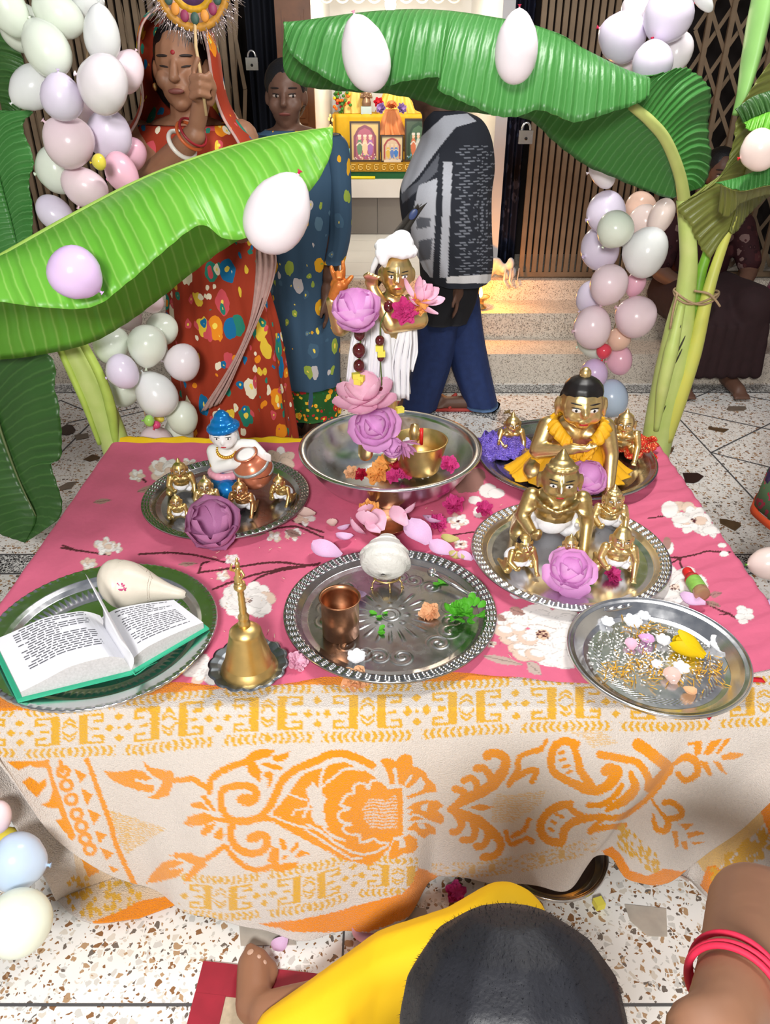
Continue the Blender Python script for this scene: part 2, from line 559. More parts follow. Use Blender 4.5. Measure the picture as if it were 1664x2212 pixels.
# curved border of the floor medallion
arcp = [(880, 905), (980, 893), (1060, 905), (1140, 940), (1200, 985)]
arcq = [(885, 885), (990, 872), (1075, 883), (1165, 918), (1240, 970)]
pa = [tuple(p) for p in cr(arcp, 6)]; qa = [tuple(p) for p in cr(arcq, 6)]
floor_poly('border_band', pa + qa[::-1], M_BAND, 0.002)
M_ST = [mat('inlay_brown', srgb(112, 88, 62), 0.3, var=0.4, vscale=40), mat('inlay_dark', srgb(62, 44, 40), 0.3, var=0.3, vscale=40),
        mat('inlay_onyx', srgb(205, 195, 182), 0.25, var=0.35, vscale=22), mat('inlay_taupe', srgb(135, 122, 108), 0.3, var=0.3, vscale=40)]
T7 = TR(1380, 560, 3.687); T5b = TR(0, 740, 4.807)
for pts, k in ((T7([(350, 1700), (365, 1745), (370, 1775), (440, 1782), (480, 1765), (520, 1728), (470, 1700)]), 1),
               (T7([(555, 1332), (560, 1352), (680, 1378), (720, 1352)]), 0), (T7([(180, 1480), (190, 1530), (265, 1538), (285, 1500)]), 0),
               (T7([(700, 1195), (720, 1170), (850, 1170), (862, 1190), (835, 1203), (720, 1205)]), 3),
               (T7([(645, 2065), (650, 2100), (770, 2160), (820, 2120), (800, 2095), (700, 2070)]), 0),
               (T5b([(640, 880), (690, 850), (750, 855), (785, 905), (760, 940), (690, 960), (640, 950)]), 1),
               (T5b([(865, 1210), (960, 1160), (1040, 1185), (1030, 1205), (930, 1232)]), 0),
               (T5b([(610, 1500), (700, 1450), (800, 1440), (740, 1510), (640, 1530)]), 3),
               ([(515, 1975), (585, 1978), (638, 1992), (640, 2040), (520, 2042)], 2), ([(865, 1972), (885, 1958), (920, 1962), (934, 2003), (905, 2020), (868, 2028)], 2),
               ([(1350, 1953), (1440, 1962), (1442, 2022), (1400, 2021), (1362, 1988)], 2),
               ([(1260, 838), (1285, 836), (1283, 846), (1262, 848)], 0), ([(160, 940), (190, 935), (192, 945), (165, 950)], 3),
               ([(1440, 1105), (1470, 1101), (1476, 1112), (1447, 1116)], 1)):
    floor_poly('inlay_stone', pts, M_ST[k], 0.003)

# folding gates: every upright and every diagonal strap is a piece of its gate
M_GATE = mat('gate_tan_paint', srgb(150, 128, 104), 0.45, metal=0.35, var=0.35, vscale=12)
def gate(label, x0, x1, step, z0, z1, y, lat=None, lstep=0.2, w=0.010):
    g = empty('folding_gate', ((x0 + x1) / 2, y, z0), label=label, cat='gate')
    ox = (x0 + x1) / 2
    # C-shaped upright
    ub = MB(); H = (z1 - z0) / 2
    ub.box((0, -0.006, H), (w, 0.0025, H)); ub.box((-w, 0.002, H), (0.002, 0.008, H)); ub.box((w, 0.002, H), (0.002, 0.008, H))
    me = ub.mesh('bar', False); me.materials.append(M_GATE)
    x = x0
    while x <= x1 + 1e-6:
        obj('bar', me, None, g, loc=(x - ox, 0, 0)); x += step
    rail = MB().box((0, 0.004, 0.012), ((x1 - x0) / 2 + 0.02, 0.014, 0.012)).mesh('bottom_rail', False)
    obj('bottom_rail', rail, M_GATE, g)
    if lat:
        a, b, hgt, n = lat           # span a, height hgt
        for s in (-1, 1):
            lm = MB()
            d = Vector((a * s, 0, hgt)); L_ = d.length
            rotm = Matrix.Rotation(math.atan2(a * s, hgt), 3, 'Y')
            lm.box((0, 0.012, 0), (0.009, 0.0022, L_ / 2), rotm)
            me2 = lm.mesh('lattice_strap', False); me2.materials.append(M_GATE)
            xx = b
            while xx <= x1 + 1e-6:
                for k in range(n):
                    obj('lattice_strap', me2, None, g, loc=(xx - ox, 0.004 * s, hgt * 0.5 + k * hgt + 0.05))
                xx += lstep
    return g
gate('tan folding steel gate, half drawn, behind the lower balloon garland', 0.735, 1.32, 0.034, 0.40, 2.35, 4.23)
gate('tan folding steel gate stretched open into diamonds behind the tied banana stems', 1.40, 2.75, 0.105, 0.40, 2.35, 4.23, lat=(0.21, 1.45, 0.36, 5), lstep=0.105)
gate('tan folding steel gate behind the woman with the feather fan', -2.45, -0.69, 0.036, 0.40, 2.35, 4.23, lat=(0.05, -2.43, 0.42, 4), lstep=0.072)

# curtains beside the shrine doorway
def curtain(label, x0, x1, y, z0, z1, m, waves):
    nu, nv = 40, 14; V = []
    ox = (x0 + x1) / 2
    for j in range(nv):
        z = z0 + (z1 - z0) * j / (nv - 1)
        for i in range(nu):
            t = i / (nu - 1)
            V.append((x0 + (x1 - x0) * t - ox, 0.022 * math.sin(t * waves * 2 * math.pi + 0.4 * math.sin(j * .5)), z - z0))
    me = mesh('curtain', V, grid_faces(nu, nv))
    o = obj('curtain', me, m, loc=(ox, y, z0))
    sd = o.modifiers.new('t', 'SOLIDIFY'); sd.thickness = 0.003
    return tag(o, label, 'curtain')
M_CUR = floral('curtain_print', srgb(26, 30, 48), [srgb(40, 52, 80), srgb(20, 22, 36), srgb(58, 60, 78)], 14, 0.5, centre=srgb(70, 70, 90))
M_CUR2 = mat('curtain_navy', srgb(22, 26, 40), 0.85, var=0.3, vscale=9)
curtain('dark navy printed curtain hanging between the shrine and the half drawn gate', 0.60, 0.73, 4.45, 0.40, 2.4, M_CUR, 3)
curtain('dark navy plain curtain hanging behind the young woman in blue', -0.68, -0.52, 4.45, 0.40, 2.4, M_CUR2, 3)

# wooden door leaf standing open left of the shrine
M_WOOD = mat('door_wood', srgb(150, 92, 50), 0.4, var=0.4, vscale=14)
door = MB(); door.box((0, 0, 1.0), (0.085, 0.018, 1.0))
d1 = tag(door.build('door_1', M_WOOD, loc=(-0.435, 4.33, 0.395), smooth=False), 'varnished brown wooden door leaf beside the shrine', None, None, 'structure')
for zz in (0.30, 0.98, 1.62):
    pm = MB(); pm.box((0, -0.022, zz), (0.052, 0.006, 0.24)); pm.box((0, -0.028, zz), (0.038, 0.006, 0.215))
    pm.build('door_panel', M_WOOD, d1, smooth=False)
# ---------------------------------------------------------------- table and its cloths
M_TW = mat('table_wood', srgb(110, 75, 48), 0.6, var=0.3)
tb = empty('low_table', (0, 1.52, 0), label='low wooden table hidden under the pink cloth and the towel', cat='table')
MB().box((0, 0, 0.435), (0.79, 0.53, 0.012)).build('table_top', M_TW, tb, smooth=False)
for sx in (-1, 1):
    for sy in (-1, 1):
        MB().box((0.72 * sx, 0.46 * sy, 0.2115), (0.03, 0.03, 0.2115)).build('leg', M_TW, tb, smooth=False)
M_YC = mat('yellow_cloth', srgb(252, 205, 20), 0.8, var=0.1)
# yellow cloth under the pink one, shows along the back edge
V = []; nu = 80
for i in range(nu):
    t = i / (nu - 1); x = -0.788 + 1.576 * t
    w = 0.006 * math.sin(i * 0.9) + 0.004 * math.sin(i * 2.3)
    for (y, z) in ((1.90, 0.4480), (2.052, 0.4485), (2.072 + w, 0.462), (2.092 + w, 0.455), (2.105 + w, 0.40), (2.10 + w, 0.25)):
        V.append((x, y, z))
Fc = [(i * 6 + k, i * 6 + k + 1, (i + 1) * 6 + k + 1, (i + 1) * 6 + k) for i in range(nu - 1) for k in range(5)]
tag(obj('yellow_cloth', mesh('yellow_cloth', V, Fc), M_YC), 'bright yellow cloth edge showing under the pink tablecloth at the back', 'cloth')

# ---- pink tablecloth with printed blossoms
M_PINK = mat('pink_print', (1, 1, 1), 0.75, var=0.10, vscale=60, attr='Col', bump=0.15, bscale=90, spec=0.25)
nu, nv = 620, 420
front = [(-140, 1468), (200, 1468), (380, 1470), (470, 1476), (540, 1478), (640, 1470), (700, 1456), (840, 1455), (950, 1443), (1080, 1455), (1160, 1462), (1240, 1470), (1400, 1480), (1560, 1462), (1664, 1440), (1800, 1430)]
fx = []; fy = []
for px, py in front:
    p = atz(px, py, TZ); fx.append(p.x); fy.append(p.y)
xs = np.linspace(-0.90, 0.90, nu); vs = np.linspace(0, 1, nv)
X = np.tile(xs, (nv, 1)); f0 = np.interp(xs, fx, fy)
Y = f0[None, :] + (2.048 - f0[None, :]) * vs[:, None]
Z = np.full_like(X, TZ)
# soft wrinkles
Z += 0.0016 * np.sin(X * 23 + Y * 31) * np.sin(X * 9 - Y * 17) + 0.0012 * np.sin(X * 61 - Y * 13)
Z += np.where(X > 0.45, 0.0022 * np.sin((Y - X * 0.45) * 95) * np.clip((X - 0.45) * 6, 0, 1), 0)
Z = np.clip(Z - (TZ - .4578), 0.4562, 0.4600)
# overhang at both sides
ed = 0.795
ov = np.clip(np.abs(X) - ed, 0, None)
ang = np.clip(ov / 0.03, 0, 1) * 1.45
Xn = np.where(ov > 0, np.sign(X) * (ed + 0.02 * np.sin(ang) + np.clip(ov - 0.03, 0, None) * 0.15), X)
Zn = np.where(ov > 0, Z - 0.02 * (1 - np.cos(ang)) - np.clip(ov - 0.03, 0, None) * 2.6, Z)
Vp = np.stack([Xn, Y, Zn], -1).reshape(-1, 3)
pxs, pys = proj(Vp)
PK = srgb(214, 104, 134)
P = Paint(pxs, pys, PK, 0.35)
WHT = srgb(238, 232, 228); BEI = srgb(222, 196, 178); GRY = srgb(196, 178, 168); BRN = srgb(86, 40, 44); TAU = srgb(168, 130, 120)
def pe(c, rx, ry, col, rot=0.0):
    P.ell(c, rx + 1.1, ry + 1.0, tuple(v * 0.74 for v in col), rot); P.ell(c, rx, ry, col, rot)
def blossom(cx, cy, r, n=9, sy=0.55, seed=0, beige=0.2, center=True):
    g = random.Random(seed)
    for ring, rr in ((1.0, 0.46), (0.62, 0.36)):
        for k in range(n):
            a = 2 * math.pi * (k + g.random() * 0.6) / n + ring
            c = BEI if g.random() < beige else (WHT if g.random() < 0.8 else tuple(v * 0.88 for v in WHT))
            pe((cx + math.cos(a) * r * ring * 0.62, cy + math.sin(a) * r * ring * 0.62 * sy), r * rr, r * rr * 0.62, c, rot=math.atan2(math.sin(a) * sy, math.cos(a)))
    if center:
        P.ell((cx, cy), r * 0.16, r * 0.10, srgb(225, 205, 190))
        for k in range(12):
            P.ell((cx + g.uniform(-.16, .16) * r, cy + g.uniform(-.1, .1) * r), 1.8, 1.4, BRN)
def leafp(x0, y0, x1, y1, w, col=TAU):
    dx, dy = x1 - x0, y1 - y0; L_ = math.hypot(dx, dy); nx, ny = -dy / L_ * w, dx / L_ * w
    P.poly([(x0, y0), (x0 + dx * .35 + nx, y0 + dy * .35 + ny), (x0 + dx * .7 + nx * .7, y0 + dy * .7 + ny * .7), (x1, y1), (x0 + dx * .65 - nx * .8, y0 + dy * .65 - ny * .8), (x0 + dx * .3 - nx * .8, y0 + dy * .3 - ny * .8)], col, smooth=True)
    P.stroke([(x0, y0), (x1, y1)], 1.8, tuple(c * 0.55 for c in col))
A = TR(80, 960, 2.684)
for pts in ([(140, 600), (220, 612), (420, 640)], [(150, 585), (230, 615)], [(590, 637), (760, 628), (900, 640), (1000, 660), (1095, 685)], [(930, 745), (1120, 718), (1300, 690), (1430, 685), (1560, 700), (1640, 690)],
            [(1020, 840), (1150, 790), (1300, 745), (1450, 720), (1620, 695)], [(1215, 830), (1290, 770), (1400, 735), (1560, 705)], [(1480, 440), (1560, 475), (1660, 510)], [(1330, 500), (1430, 480), (1520, 480), (1660, 540)],
            [(940, 735), (960, 690), (1000, 680)], [(600, 190), (630, 215)]):
    P.stroke(A(pts), 4.2, BRN)
for (x, y, r, n) in ((580, 180, 42, 6), (740, 150, 85, 9), (880, 120, 48, 6), (1410, 90, 85, 7), (1375, 535, 40, 5), (1485, 520, 45, 5), (395, 590, 60, 7), (300, 695, 45, 6), (460, 600, 34, 5), (1550, 420, 60, 5), (1080, 760, 38, 5), (1130, 665, 38, 5)):
    q = A([(x, y)])[0]; blossom(q[0], q[1], r / 2.684, n, 0.7, int(x), 0.5, False)
leafp(*A([(580, 275)])[0], *A([(720, 235)])[0], 7); leafp(*A([(330, 335)])[0], *A([(430, 322)])[0], 6); leafp(*A([(1220, 530)])[0], *A([(1330, 515)])[0], 5); leafp(*A([(1440, 500)])[0], *A([(1530, 530)])[0], 8, srgb(150, 115, 108))
leafp(*A([(820, 695)])[0], *A([(930, 690)])[0], 5)
blossom(535, 1297, 56, 10, 0.50, 3, 0.15)
blossom(440, 1448, 42, 7, 0.6, 4, 0.1, False)
B = TR(1020, 1240, 6.4)
for q in B([(560, 640), (700, 610), (900, 550), (1260, 600), (1330, 700), (1200, 800), (1250, 1000), (1100, 1150), (1300, 1180), (1000, 700), (820, 900), (900, 1000)]):
    pe(q, 34, 20, WHT); pe((q[0] + 6, q[1] + 5), 25, 13, tuple(v * 0.96 for v in WHT))
for q in B([(560, 830), (520, 900), (600, 760), (640, 1040), (700, 1120), (760, 900), (430, 790), (870, 1120)]):
    pe(q, 22, 12, BEI, 0.25); pe((q[0] + 5, q[1] - 4), 15, 7, WHT, 0.25)
P.ell(B([(980, 840)])[0], 15, 11, srgb(225, 190, 160))
for k in range(26):
    P.ell((1172 + rng.uniform(-12, 12), 1371 + rng.uniform(-8, 8)), 2.0, 1.6, BRN)
for c in ([(700, 720), (900, 700), (1160, 755)], [(880, 880), (960, 960), (1030, 975)], [(790, 985), (900, 990)], [(480, 890), (600, 950)]):
    P.stroke(B(c), 1.6, GRY)
leafp(*B([(520, 470)])[0], *B([(730, 555)])[0], 10, TAU); leafp(*B([(160, 1130)])[0], *B([(700, 1255)])[0], 9, srgb(190, 165, 155)); leafp(*B([(770, 1220)])[0], *B([(950, 1390)])[0], 13, srgb(190, 170, 160)); leafp(*B([(340, 570)])[0], *B([(470, 640)])[0], 8)
D = TR(1400, 1000, 4.61)
for pts in ([(0, 550), (60, 545), (150, 530), (290, 528)], [(200, 1020), (330, 945), (470, 915), (580, 880), (700, 885), (820, 890)], [(210, 940), (330, 945)], [(330, 950), (320, 1000), (370, 1070), (450, 1130)], [(590, 1400), (700, 1460), (800, 1500), (890, 1550)], [(720, 1510), (810, 1500)]):
    P.stroke(D(pts), 3.6, BRN)
for (x, y, rx, ry) in ((300, 430, 70, 45), (240, 490, 75, 30), (400, 440, 60, 50), (460, 470, 50, 35)): pe(D([(x, y)])[0], rx / 4.61, ry / 4.61, BEI)
blossom(1498, 1124, 40, 8, .5, 61, .1); blossom(1458, 1268, 66, 11, .5, 62, .1); blossom(1535, 1144, 24, 6, .5, 63, 0, False)
for (x, y, rx, ry) in ((330, 560, 90, 38), (620, 670, 70, 40), (200, 1310, 120, 40), (410, 1140, 40, 14), (760, 905, 42, 25), (740, 820, 40, 20), (220, 850, 34, 60)): pe(D([(x, y)])[0], rx / 4.61, ry / 4.61, WHT)
for (x, y) in ((930, 1450), (960, 1490), (1000, 1480), (940, 1480), (1010, 1530), (950, 1575), (920, 1530)): pe(D([(x, y)])[0], 10, 6, WHT)
leafp(*D([(610, 1320)])[0], *D([(740, 1295)])[0], 7, srgb(170, 120, 120)); leafp(*D([(580, 1380)])[0], *D([(725, 1430)])[0], 6)
P.ell(D([(190, 800)])[0], 9, 14, TAU)
Bk = TR(980, 760, 3.467)
for (x, y, rx, ry) in ((130, 980, 95, 75), (180, 930, 60, 60), (60, 1000, 50, 60)): P.ell(Bk([(x, y)])[0], rx / 3.467, ry / 3.467, srgb(150, 110, 100))
for (x, y, rx, ry) in ((260, 1040, 65, 50), (320, 1060, 60, 35), (160, 1110, 45, 28), (190, 1200, 40, 40), (1620, 1180, 60, 60)): pe(Bk([(x, y)])[0], rx / 3.467, ry / 3.467, WHT)
E_ = TR(580, 1060, 3.2)
for (x, y, r) in ((1310, 210, 70), (1330, 370, 45), (1540, 1060, 30)):
    q = E_([(x, y)])[0]; blossom(q[0], q[1], r / 3.2, 6, 0.55, int(x), 0.2)
P.stroke(E_([(1200, 325), (1320, 300), (1420, 285)]), 3, BRN); P.stroke(E_([(0, 495), (120, 495), (250, 515), (340, 515)]), 3.6, BRN); P.stroke(E_([(0, 560), (120, 530), (340, 515)]), 3.2, BRN)
cloth = obj('tablecloth', mesh('tablecloth', Vp, grid_faces(nu, nv), cols=P.c), M_PINK)
tag(cloth, 'pink tablecloth printed with white blossoms and brown twigs', 'tablecloth')

# ---- patterned bath towel hanging down the front
M_TOW = mat('towel_terry', (1, 1, 1), 0.95, var=0.26, vscale=380, attr='Col', bump=1.0, bscale=420, spec=0.1, sheen=0.3)
WT = srgb(232, 222, 214); OR = srgb(250, 158, 10); OR2 = srgb(236, 180, 52); PLO = srgb(255, 150, 0)
cols_ = [(-70, 0, 1628), (-5, 50, 1690), (70, 120, 1780), (170, 210, 1862), (280, 300, 1908), (410, 420, 1952), (560, 570, 1982), (700, 700, 1992), (800, 800, 1988), (870, 880, 1962), (925, 935, 1918), (980, 965, 1896), (1040, 1050, 1892),
         (1130, 1150, 1878), (1230, 1240, 1856), (1330, 1310, 1836), (1400, 1345, 1870), (1470, 1420, 1893), (1540, 1490, 1872), (1620, 1580, 1800), (1690, 1664, 1716), (1745, 1760, 1640)]
YF = 0.985
tops = []; folds = []; hems = []
for fxp, hx, hy in cols_:
    tops.append(atz(fxp, 1440, 0.4495))
    f = atz(fxp, 1540, 0.4515); f.y = YF; folds.append(f)
    h = aty(hx, hy, 0.935)
    if h.z < 0.014: h = atz(hx, hy, 0.014)
    hems.append(h)
nu = 700; nv = 330
def dens(L): 
    return np.array([np.array(p) for p in cr([tuple(p) for p in L], 34)])
Tt, Ff, Hh = dens(tops), dens(folds), dens(hems)
uu = np.linspace(0, len(Tt) - 1, nu)
def samp(A_): return np.stack([np.interp(uu, np.arange(len(A_)), A_[:, k]) for k in range(3)], -1)
Tt, Ff, Hh = samp(Tt), samp(Ff), samp(Hh)
V = np.zeros((nv, nu, 3)); n1 = 62
for j in range(nv):
    if j < n1:
        t = j / n1; V[j] = Tt + (Ff - Tt) * t
    else:
        t = (j - n1) / (nv - 1 - n1)
        V[j] = Ff + (Hh - Ff) * t
        V[j, :, 1] -= 0.022 * math.sin(min(t * 3.5, 1) * math.pi / 2) * (1 - 0.3 * t)       # rounds over the edge
        x = V[j, :, 0]
        amp = min(t * 1.8, 1)
        V[j, :, 1] += amp * (0.012 * np.sin(x * 11 + 0.6) + 0.006 * np.sin(x * 29 + t * 3) + 0.003 * np.sin(x * 53 - t * 6))
        # deep fold sweeping down from the right hand plate
        xf = 0.505 - 0.16 * t
        V[j, :, 1] += amp * (-0.030 * np.exp(-((x - xf) / 0.035) ** 2) + 0.030 * np.exp(-((x - xf - 0.07) / 0.03) ** 2))
        xg = 0.545 - 0.02 * t
        V[j, :, 1] += amp * 0.7 * (-0.018 * np.exp(-((x - xg - 0.04 + 0.15 * t) / 0.02) ** 2))
        xn = 0.055
        V[j, :, 1] += max(0, t - 0.55) * 2.2 * (0.035 * np.exp(-((x - xn - .03) / 0.03) ** 2) - 0.02 * np.exp(-((x - xn + 0.05) / 0.05) ** 2))
Vt = V.reshape(-1, 3)
Vt[:, 2] = np.maximum(Vt[:, 2], 0.006)
pxs, pys = proj(Vt)
P = Paint(pxs, pys, WT, 0.9, 5)
# border bands: repeating E X 3 motif with chevron rows
def border(xa, xb, xc, yc, hh, x0, per, colr, a=1.0):
    m = (P.x > xa) & (P.x < xb)
    idx = np.nonzero(m)[0]
    c = np.interp(P.x[idx], xc, yc); h = np.interp(P.x[idx], xc, hh)
    t = (P.y[idx] - c) / h
    s = ((P.x[idx] - x0) / per) % 1.0
    on = np.zeros(len(idx), bool)
    at = np.abs(t)
    for mir in (False, True):
        q = (0.70 - s) if mir else s
        on |= (q > 0.163) & (q < 0.255) & (at < 1)
        on |= (q > 0.0) & (q < 0.2) & (at > 0.84) & (at < 1)
        on |= (q > 0.0) & (q < 0.032) & (at > 0.45) & (at < 1)
        on |= (q > 0.0) & (q < 0.115) & (at > 0.42) & (at < 0.60)
        on |= (q > 0.055) & (q < 0.145) & (at < 0.09)
    dxm = np.abs(s - 0.35)
    on |= (np.abs(at - (0.78 - dxm * 5.0)) < 0.10) & (dxm < 0.065)
    on |= (np.abs(at - (0.45 - dxm * 4.2) ) < 0.09) & (dxm < 0.075) & (at < 0.5)
    for cx_, cy_ in ((0.845, -0.7), (0.755, 0.03), (0.945, 0.03), (0.85, 0.68), (0.85, 0.02)):
        r = 0.05 if cy_ != 0.02 else 0.022
        on |= (np.abs(s - cx_) / r + np.abs(t - cy_) / (r * 5.6)) < 1
    u = np.abs(((s - 0.35 + 0.5) % 1.0) - 0.5)
    for tc_ in (-1.5, 1.5):
        tt = (t - tc_) / 0.34
        ok = np.abs(tt) < 1
        on |= ok & (((u + 0.030 * np.abs(tt)) % 0.068) < 0.036) & (u < 0.46)
    P._set(idx, on, colr, a)
xc = [-100, 60, 200, 300, 420, 580, 850, 1000, 1150, 1300, 1450, 1620, 1800]
yc = [1580, 1582, 1572, 1566, 1552, 1542, 1537, 1529, 1521, 1518, 1524, 1516, 1512]
hh = [28, 29, 32, 34, 34, 34, 34, 32, 32, 32, 30, 28, 28]
border(-150, 1810, xc, yc, hh, 505, 214, OR2)
border(390, 900, [380, 500, 600, 700, 770, 860], [1930, 1938, 1926, 1908, 1886, 1890], [26, 26, 28, 29, 27, 22], 412, 190, OR2)
border(930, 1290, [930, 1050, 1150, 1240, 1300], [1878, 1874, 1858, 1836, 1815], [9, 9, 10, 9, 8], 990, 150, OR2, 0.75)
# plain orange hem at the top and the bottom
P.poly([(-200, 1380), (1800, 1380), (1800, 1440), (1300, 1456), (1150, 1464), (1040, 1472), (840, 1479), (700, 1483), (600, 1483), (500, 1490), (360, 1500), (260, 1512), (150, 1532), (-200, 1540)], PLO)
P.poly([(560, 1992), (640, 1984), (700, 1972), (800, 1945), (868, 1928), (888, 1905), (900, 1872), (960, 1893), (975, 1900), (930, 1960), (800, 2010), (640, 2010)], PLO)
T1 = TR(0, 1440, 3.95)
P.stroke(T1([(745, 780), (800, 920), (870, 1130), (930, 1290), (980, 1480), (1050, 1640), (1110, 1760), (1150, 1850)]), 11, OR)
for pl in ([(890, 875), (1000, 885), (1150, 865), (1230, 880), (1310, 945), (1250, 965), (1150, 935), (1160, 965), (1250, 990), (1330, 1000), (1310, 1060), (1200, 1045), (1080, 1010), (960, 955)],
           [(1215, 785), (1280, 840), (1400, 870), (1480, 880), (1500, 950), (1480, 1020), (1450, 1085), (1350, 1120), (1270, 1105), (1330, 1070), (1390, 990), (1400, 965), (1330, 930), (1260, 870)],
           [(640, 860), (745, 910), (690, 985)], [(690, 1020), (795, 1080), (745, 1170)], [(750, 1200), (860, 1250), (800, 1340)], [(810, 1380), (910, 1420), (850, 1500)], [(855, 1525), (970, 1580), (910, 1640)], [(920, 1675), (1020, 1720), (970, 1745)],
           [(50, 805), (410, 785), (420, 850), (300, 850), (260, 830), (150, 880)], [(180, 980), (250, 930), (330, 985), (400, 940), (400, 1000), (310, 1110), (240, 1050)],
           [(340, 1170), (420, 1140), (480, 980), (560, 1290), (620, 1460), (540, 1390), (470, 1300), (540, 1290), (530, 1200), (400, 1190)],
           [(1255, 1835), (1300, 1760), (1400, 1660), (1500, 1630), (1580, 1660), (1450, 1720), (1590, 1710), (1530, 1780), (1400, 1820)], [(1455, 1600), (1560, 1575), (1659, 1580), (1659, 1650), (1560, 1620)], [(1590, 1830), (1600, 1760), (1659, 1700), (1659, 1770)]):
    P.poly(T1(pl), OR)
P.stroke(T1([(1480, 965), (1659, 940)]), 11, OR)
P.stroke(T1([(410, 790), (450, 940), (500, 1100), (550, 1260), (610, 1430)]), [8, 9, 14, 14, 18], OR)
for (x, y) in ((545, 885), (575, 1000), (615, 1120), (660, 1245), (700, 1350), (730, 1455), (770, 1545)):
    q = T1([(x, y)])[0]; P.ell(q, 16, 15, OR); P.ell(q, 7, 6.5, WT)
P.stroke(T1([(520, 800), (545, 885)]), 9, OR)
P.poly(T1([(930, 1210), (1180, 1280), (1430, 1370), (1250, 1480), (1080, 1590), (1010, 1480)]), OR2, 0.75, stripes=(4.6, 0.6))
T2 = TR(380, 1560, 3.962)
def sk(T, pts, w, sc): P.stroke(T(pts), [x / sc for x in w] if hasattr(w, '__len__') else w / sc, OR)
sk(T2, [(-20, 490), (150, 480), (230, 525), (300, 570)], 46, 3.962)
sk(T2, [(290, 590), (300, 500), (350, 440), (480, 370), (600, 330), (690, 290)], [45, 60, 62, 60], 3.962)
sk(T2, [(560, 650), (620, 670), (680, 640), (680, 570), (620, 535), (500, 535), (410, 570), (390, 650), (405, 740), (470, 815), (600, 835), (720, 800), (800, 720), (860, 600), (930, 470), (1050, 385), (1200, 325), (1300, 275), (1420, 260), (1560, 300), (1680, 360)], [75, 70, 60, 62, 70, 68, 66, 66], 3.962)
q = T2([(600, 645)])[0]; P.ell(q, 18, 12, OR)
sk(T2, [(640, 985), (700, 950), (775, 965), (785, 1040), (740, 1095), (640, 1110), (545, 1075), (485, 1000), (470, 920), (500, 850)], 64, 3.962)
P.ell(T2([(680, 970)])[0], 15, 10, OR)
sk(T2, [(330, 815), (450, 832), (600, 830), (780, 805), (870, 825), (1000, 900), (1150, 980), (1300, 1055), (1450, 1140), (1664, 1190)], [30, 50, 64, 66, 66, 60, 40], 3.962)
sk(T2, [(250, 1165), (340, 1110), (420, 1050), (470, 1110), (540, 1180), (640, 1240), (760, 1245), (860, 1205)], 46, 3.962)
for pl in ([(600, 300), (650, 245), (740, 220), (855, 230), (800, 290), (690, 320)], [(610, 340), (690, 330), (735, 420), (730, 510), (680, 470), (610, 410)], [(830, 280), (900, 265), (980, 240), (960, 310), (880, 330), (830, 310)],
           [(715, 345), (790, 335), (915, 370), (910, 400), (810, 385)], [(750, 430), (800, 405), (840, 440), (820, 510), (790, 550), (790, 490)], [(215, 615), (270, 620), (350, 740), (340, 755), (270, 690)], [(140, 690), (220, 660), (310, 760), (230, 730), (150, 720)],
           [(75, 860), (130, 790), (240, 760), (330, 800), (450, 830), (330, 835), (240, 870), (150, 880)], [(215, 940), (260, 870), (345, 850), (310, 930), (250, 965)], [(330, 950), (400, 885), (415, 960), (390, 1000), (340, 985)],
           [(830, 1230), (880, 1200), (1050, 1180), (1040, 1220), (930, 1270), (860, 1265)], [(790, 1170), (830, 1050), (890, 1070), (890, 1180), (850, 1210)], [(890, 980), (950, 1010), (950, 1080), (900, 1080)], [(975, 1090), (1050, 1010), (1050, 1060), (990, 1110)],
           [(1015, 1150), (1070, 1080), (1160, 1110), (1110, 1130)], [(900, 1160), (930, 1125), (970, 1125), (940, 1165)], [(0, 1110), (120, 1110), (270, 1150), (270, 1220), (180, 1290), (90, 1360), (100, 1290), (170, 1210), (60, 1160), (0, 1150)], [(-10, 1250), (80, 1240), (-10, 1320)]):
    P.poly(T2(pl), OR)
# the large central medallion
T3 = TR(700, 1560, 5.267)
P.poly([(584, 1752), (612, 1718), (638, 1690), (660, 1668), (700, 1655), (740, 1643), (790, 1662), (828, 1690), (838, 1702), (868, 1698), (872, 1800), (850, 1806), (842, 1828), (815, 1858), (790, 1866), (760, 1858), (710, 1836), (672, 1812), (630, 1785)], OR)
wl = lambda pts, w: P.stroke(T3(pts), w / 5.267, WT)
wl([(-230, 1060), (-170, 930), (-60, 760), (0, 520), (100, 440), (210, 410), (330, 450), (430, 500), (560, 560), (690, 660)], 32)
wl([(-60, 800), (0, 700), (100, 620), (230, 530), (350, 512), (450, 530)], 30)
wl([(690, 670), (600, 645), (530, 660), (505, 740), (470, 690), (400, 680), (340, 715), (335, 790), (250, 815), (190, 910), (195, 940), (290, 965), (190, 1000), (155, 1050), (200, 1120), (300, 1150), (215, 1170), (225, 1230), (300, 1262), (390, 1270), (405, 1345), (480, 1345), (560, 1310), (630, 1355), (730, 1360)], 30)
wl([(0, 1190), (100, 1280), (220, 1330)], 30); wl([(-180, 1150), (0, 1250), (120, 1350), (250, 1430), (400, 1485), (560, 1470), (720, 1390)], 28); wl([(-200, 1210), (0, 1340), (150, 1440), (300, 1530), (420, 1530)], 24)
P.poly(T2([(1120, 560), (1180, 500), (1220, 560), (1290, 640), (1265, 720), (1275, 800), (1310, 900), (1200, 860), (1165, 800), (1170, 700), (1130, 620)]), WT)
P.stroke(T2([(800, 780), (960, 590), (1060, 450)]), 6, WT); P.stroke(T2([(800, 780), (1000, 860), (1150, 900)]), 5, WT); P.stroke(T2([(960, 600), (1130, 660)]), 4, WT); P.stroke(T2([(1000, 790), (1040, 740), (1150, 730)]), 4, WT)
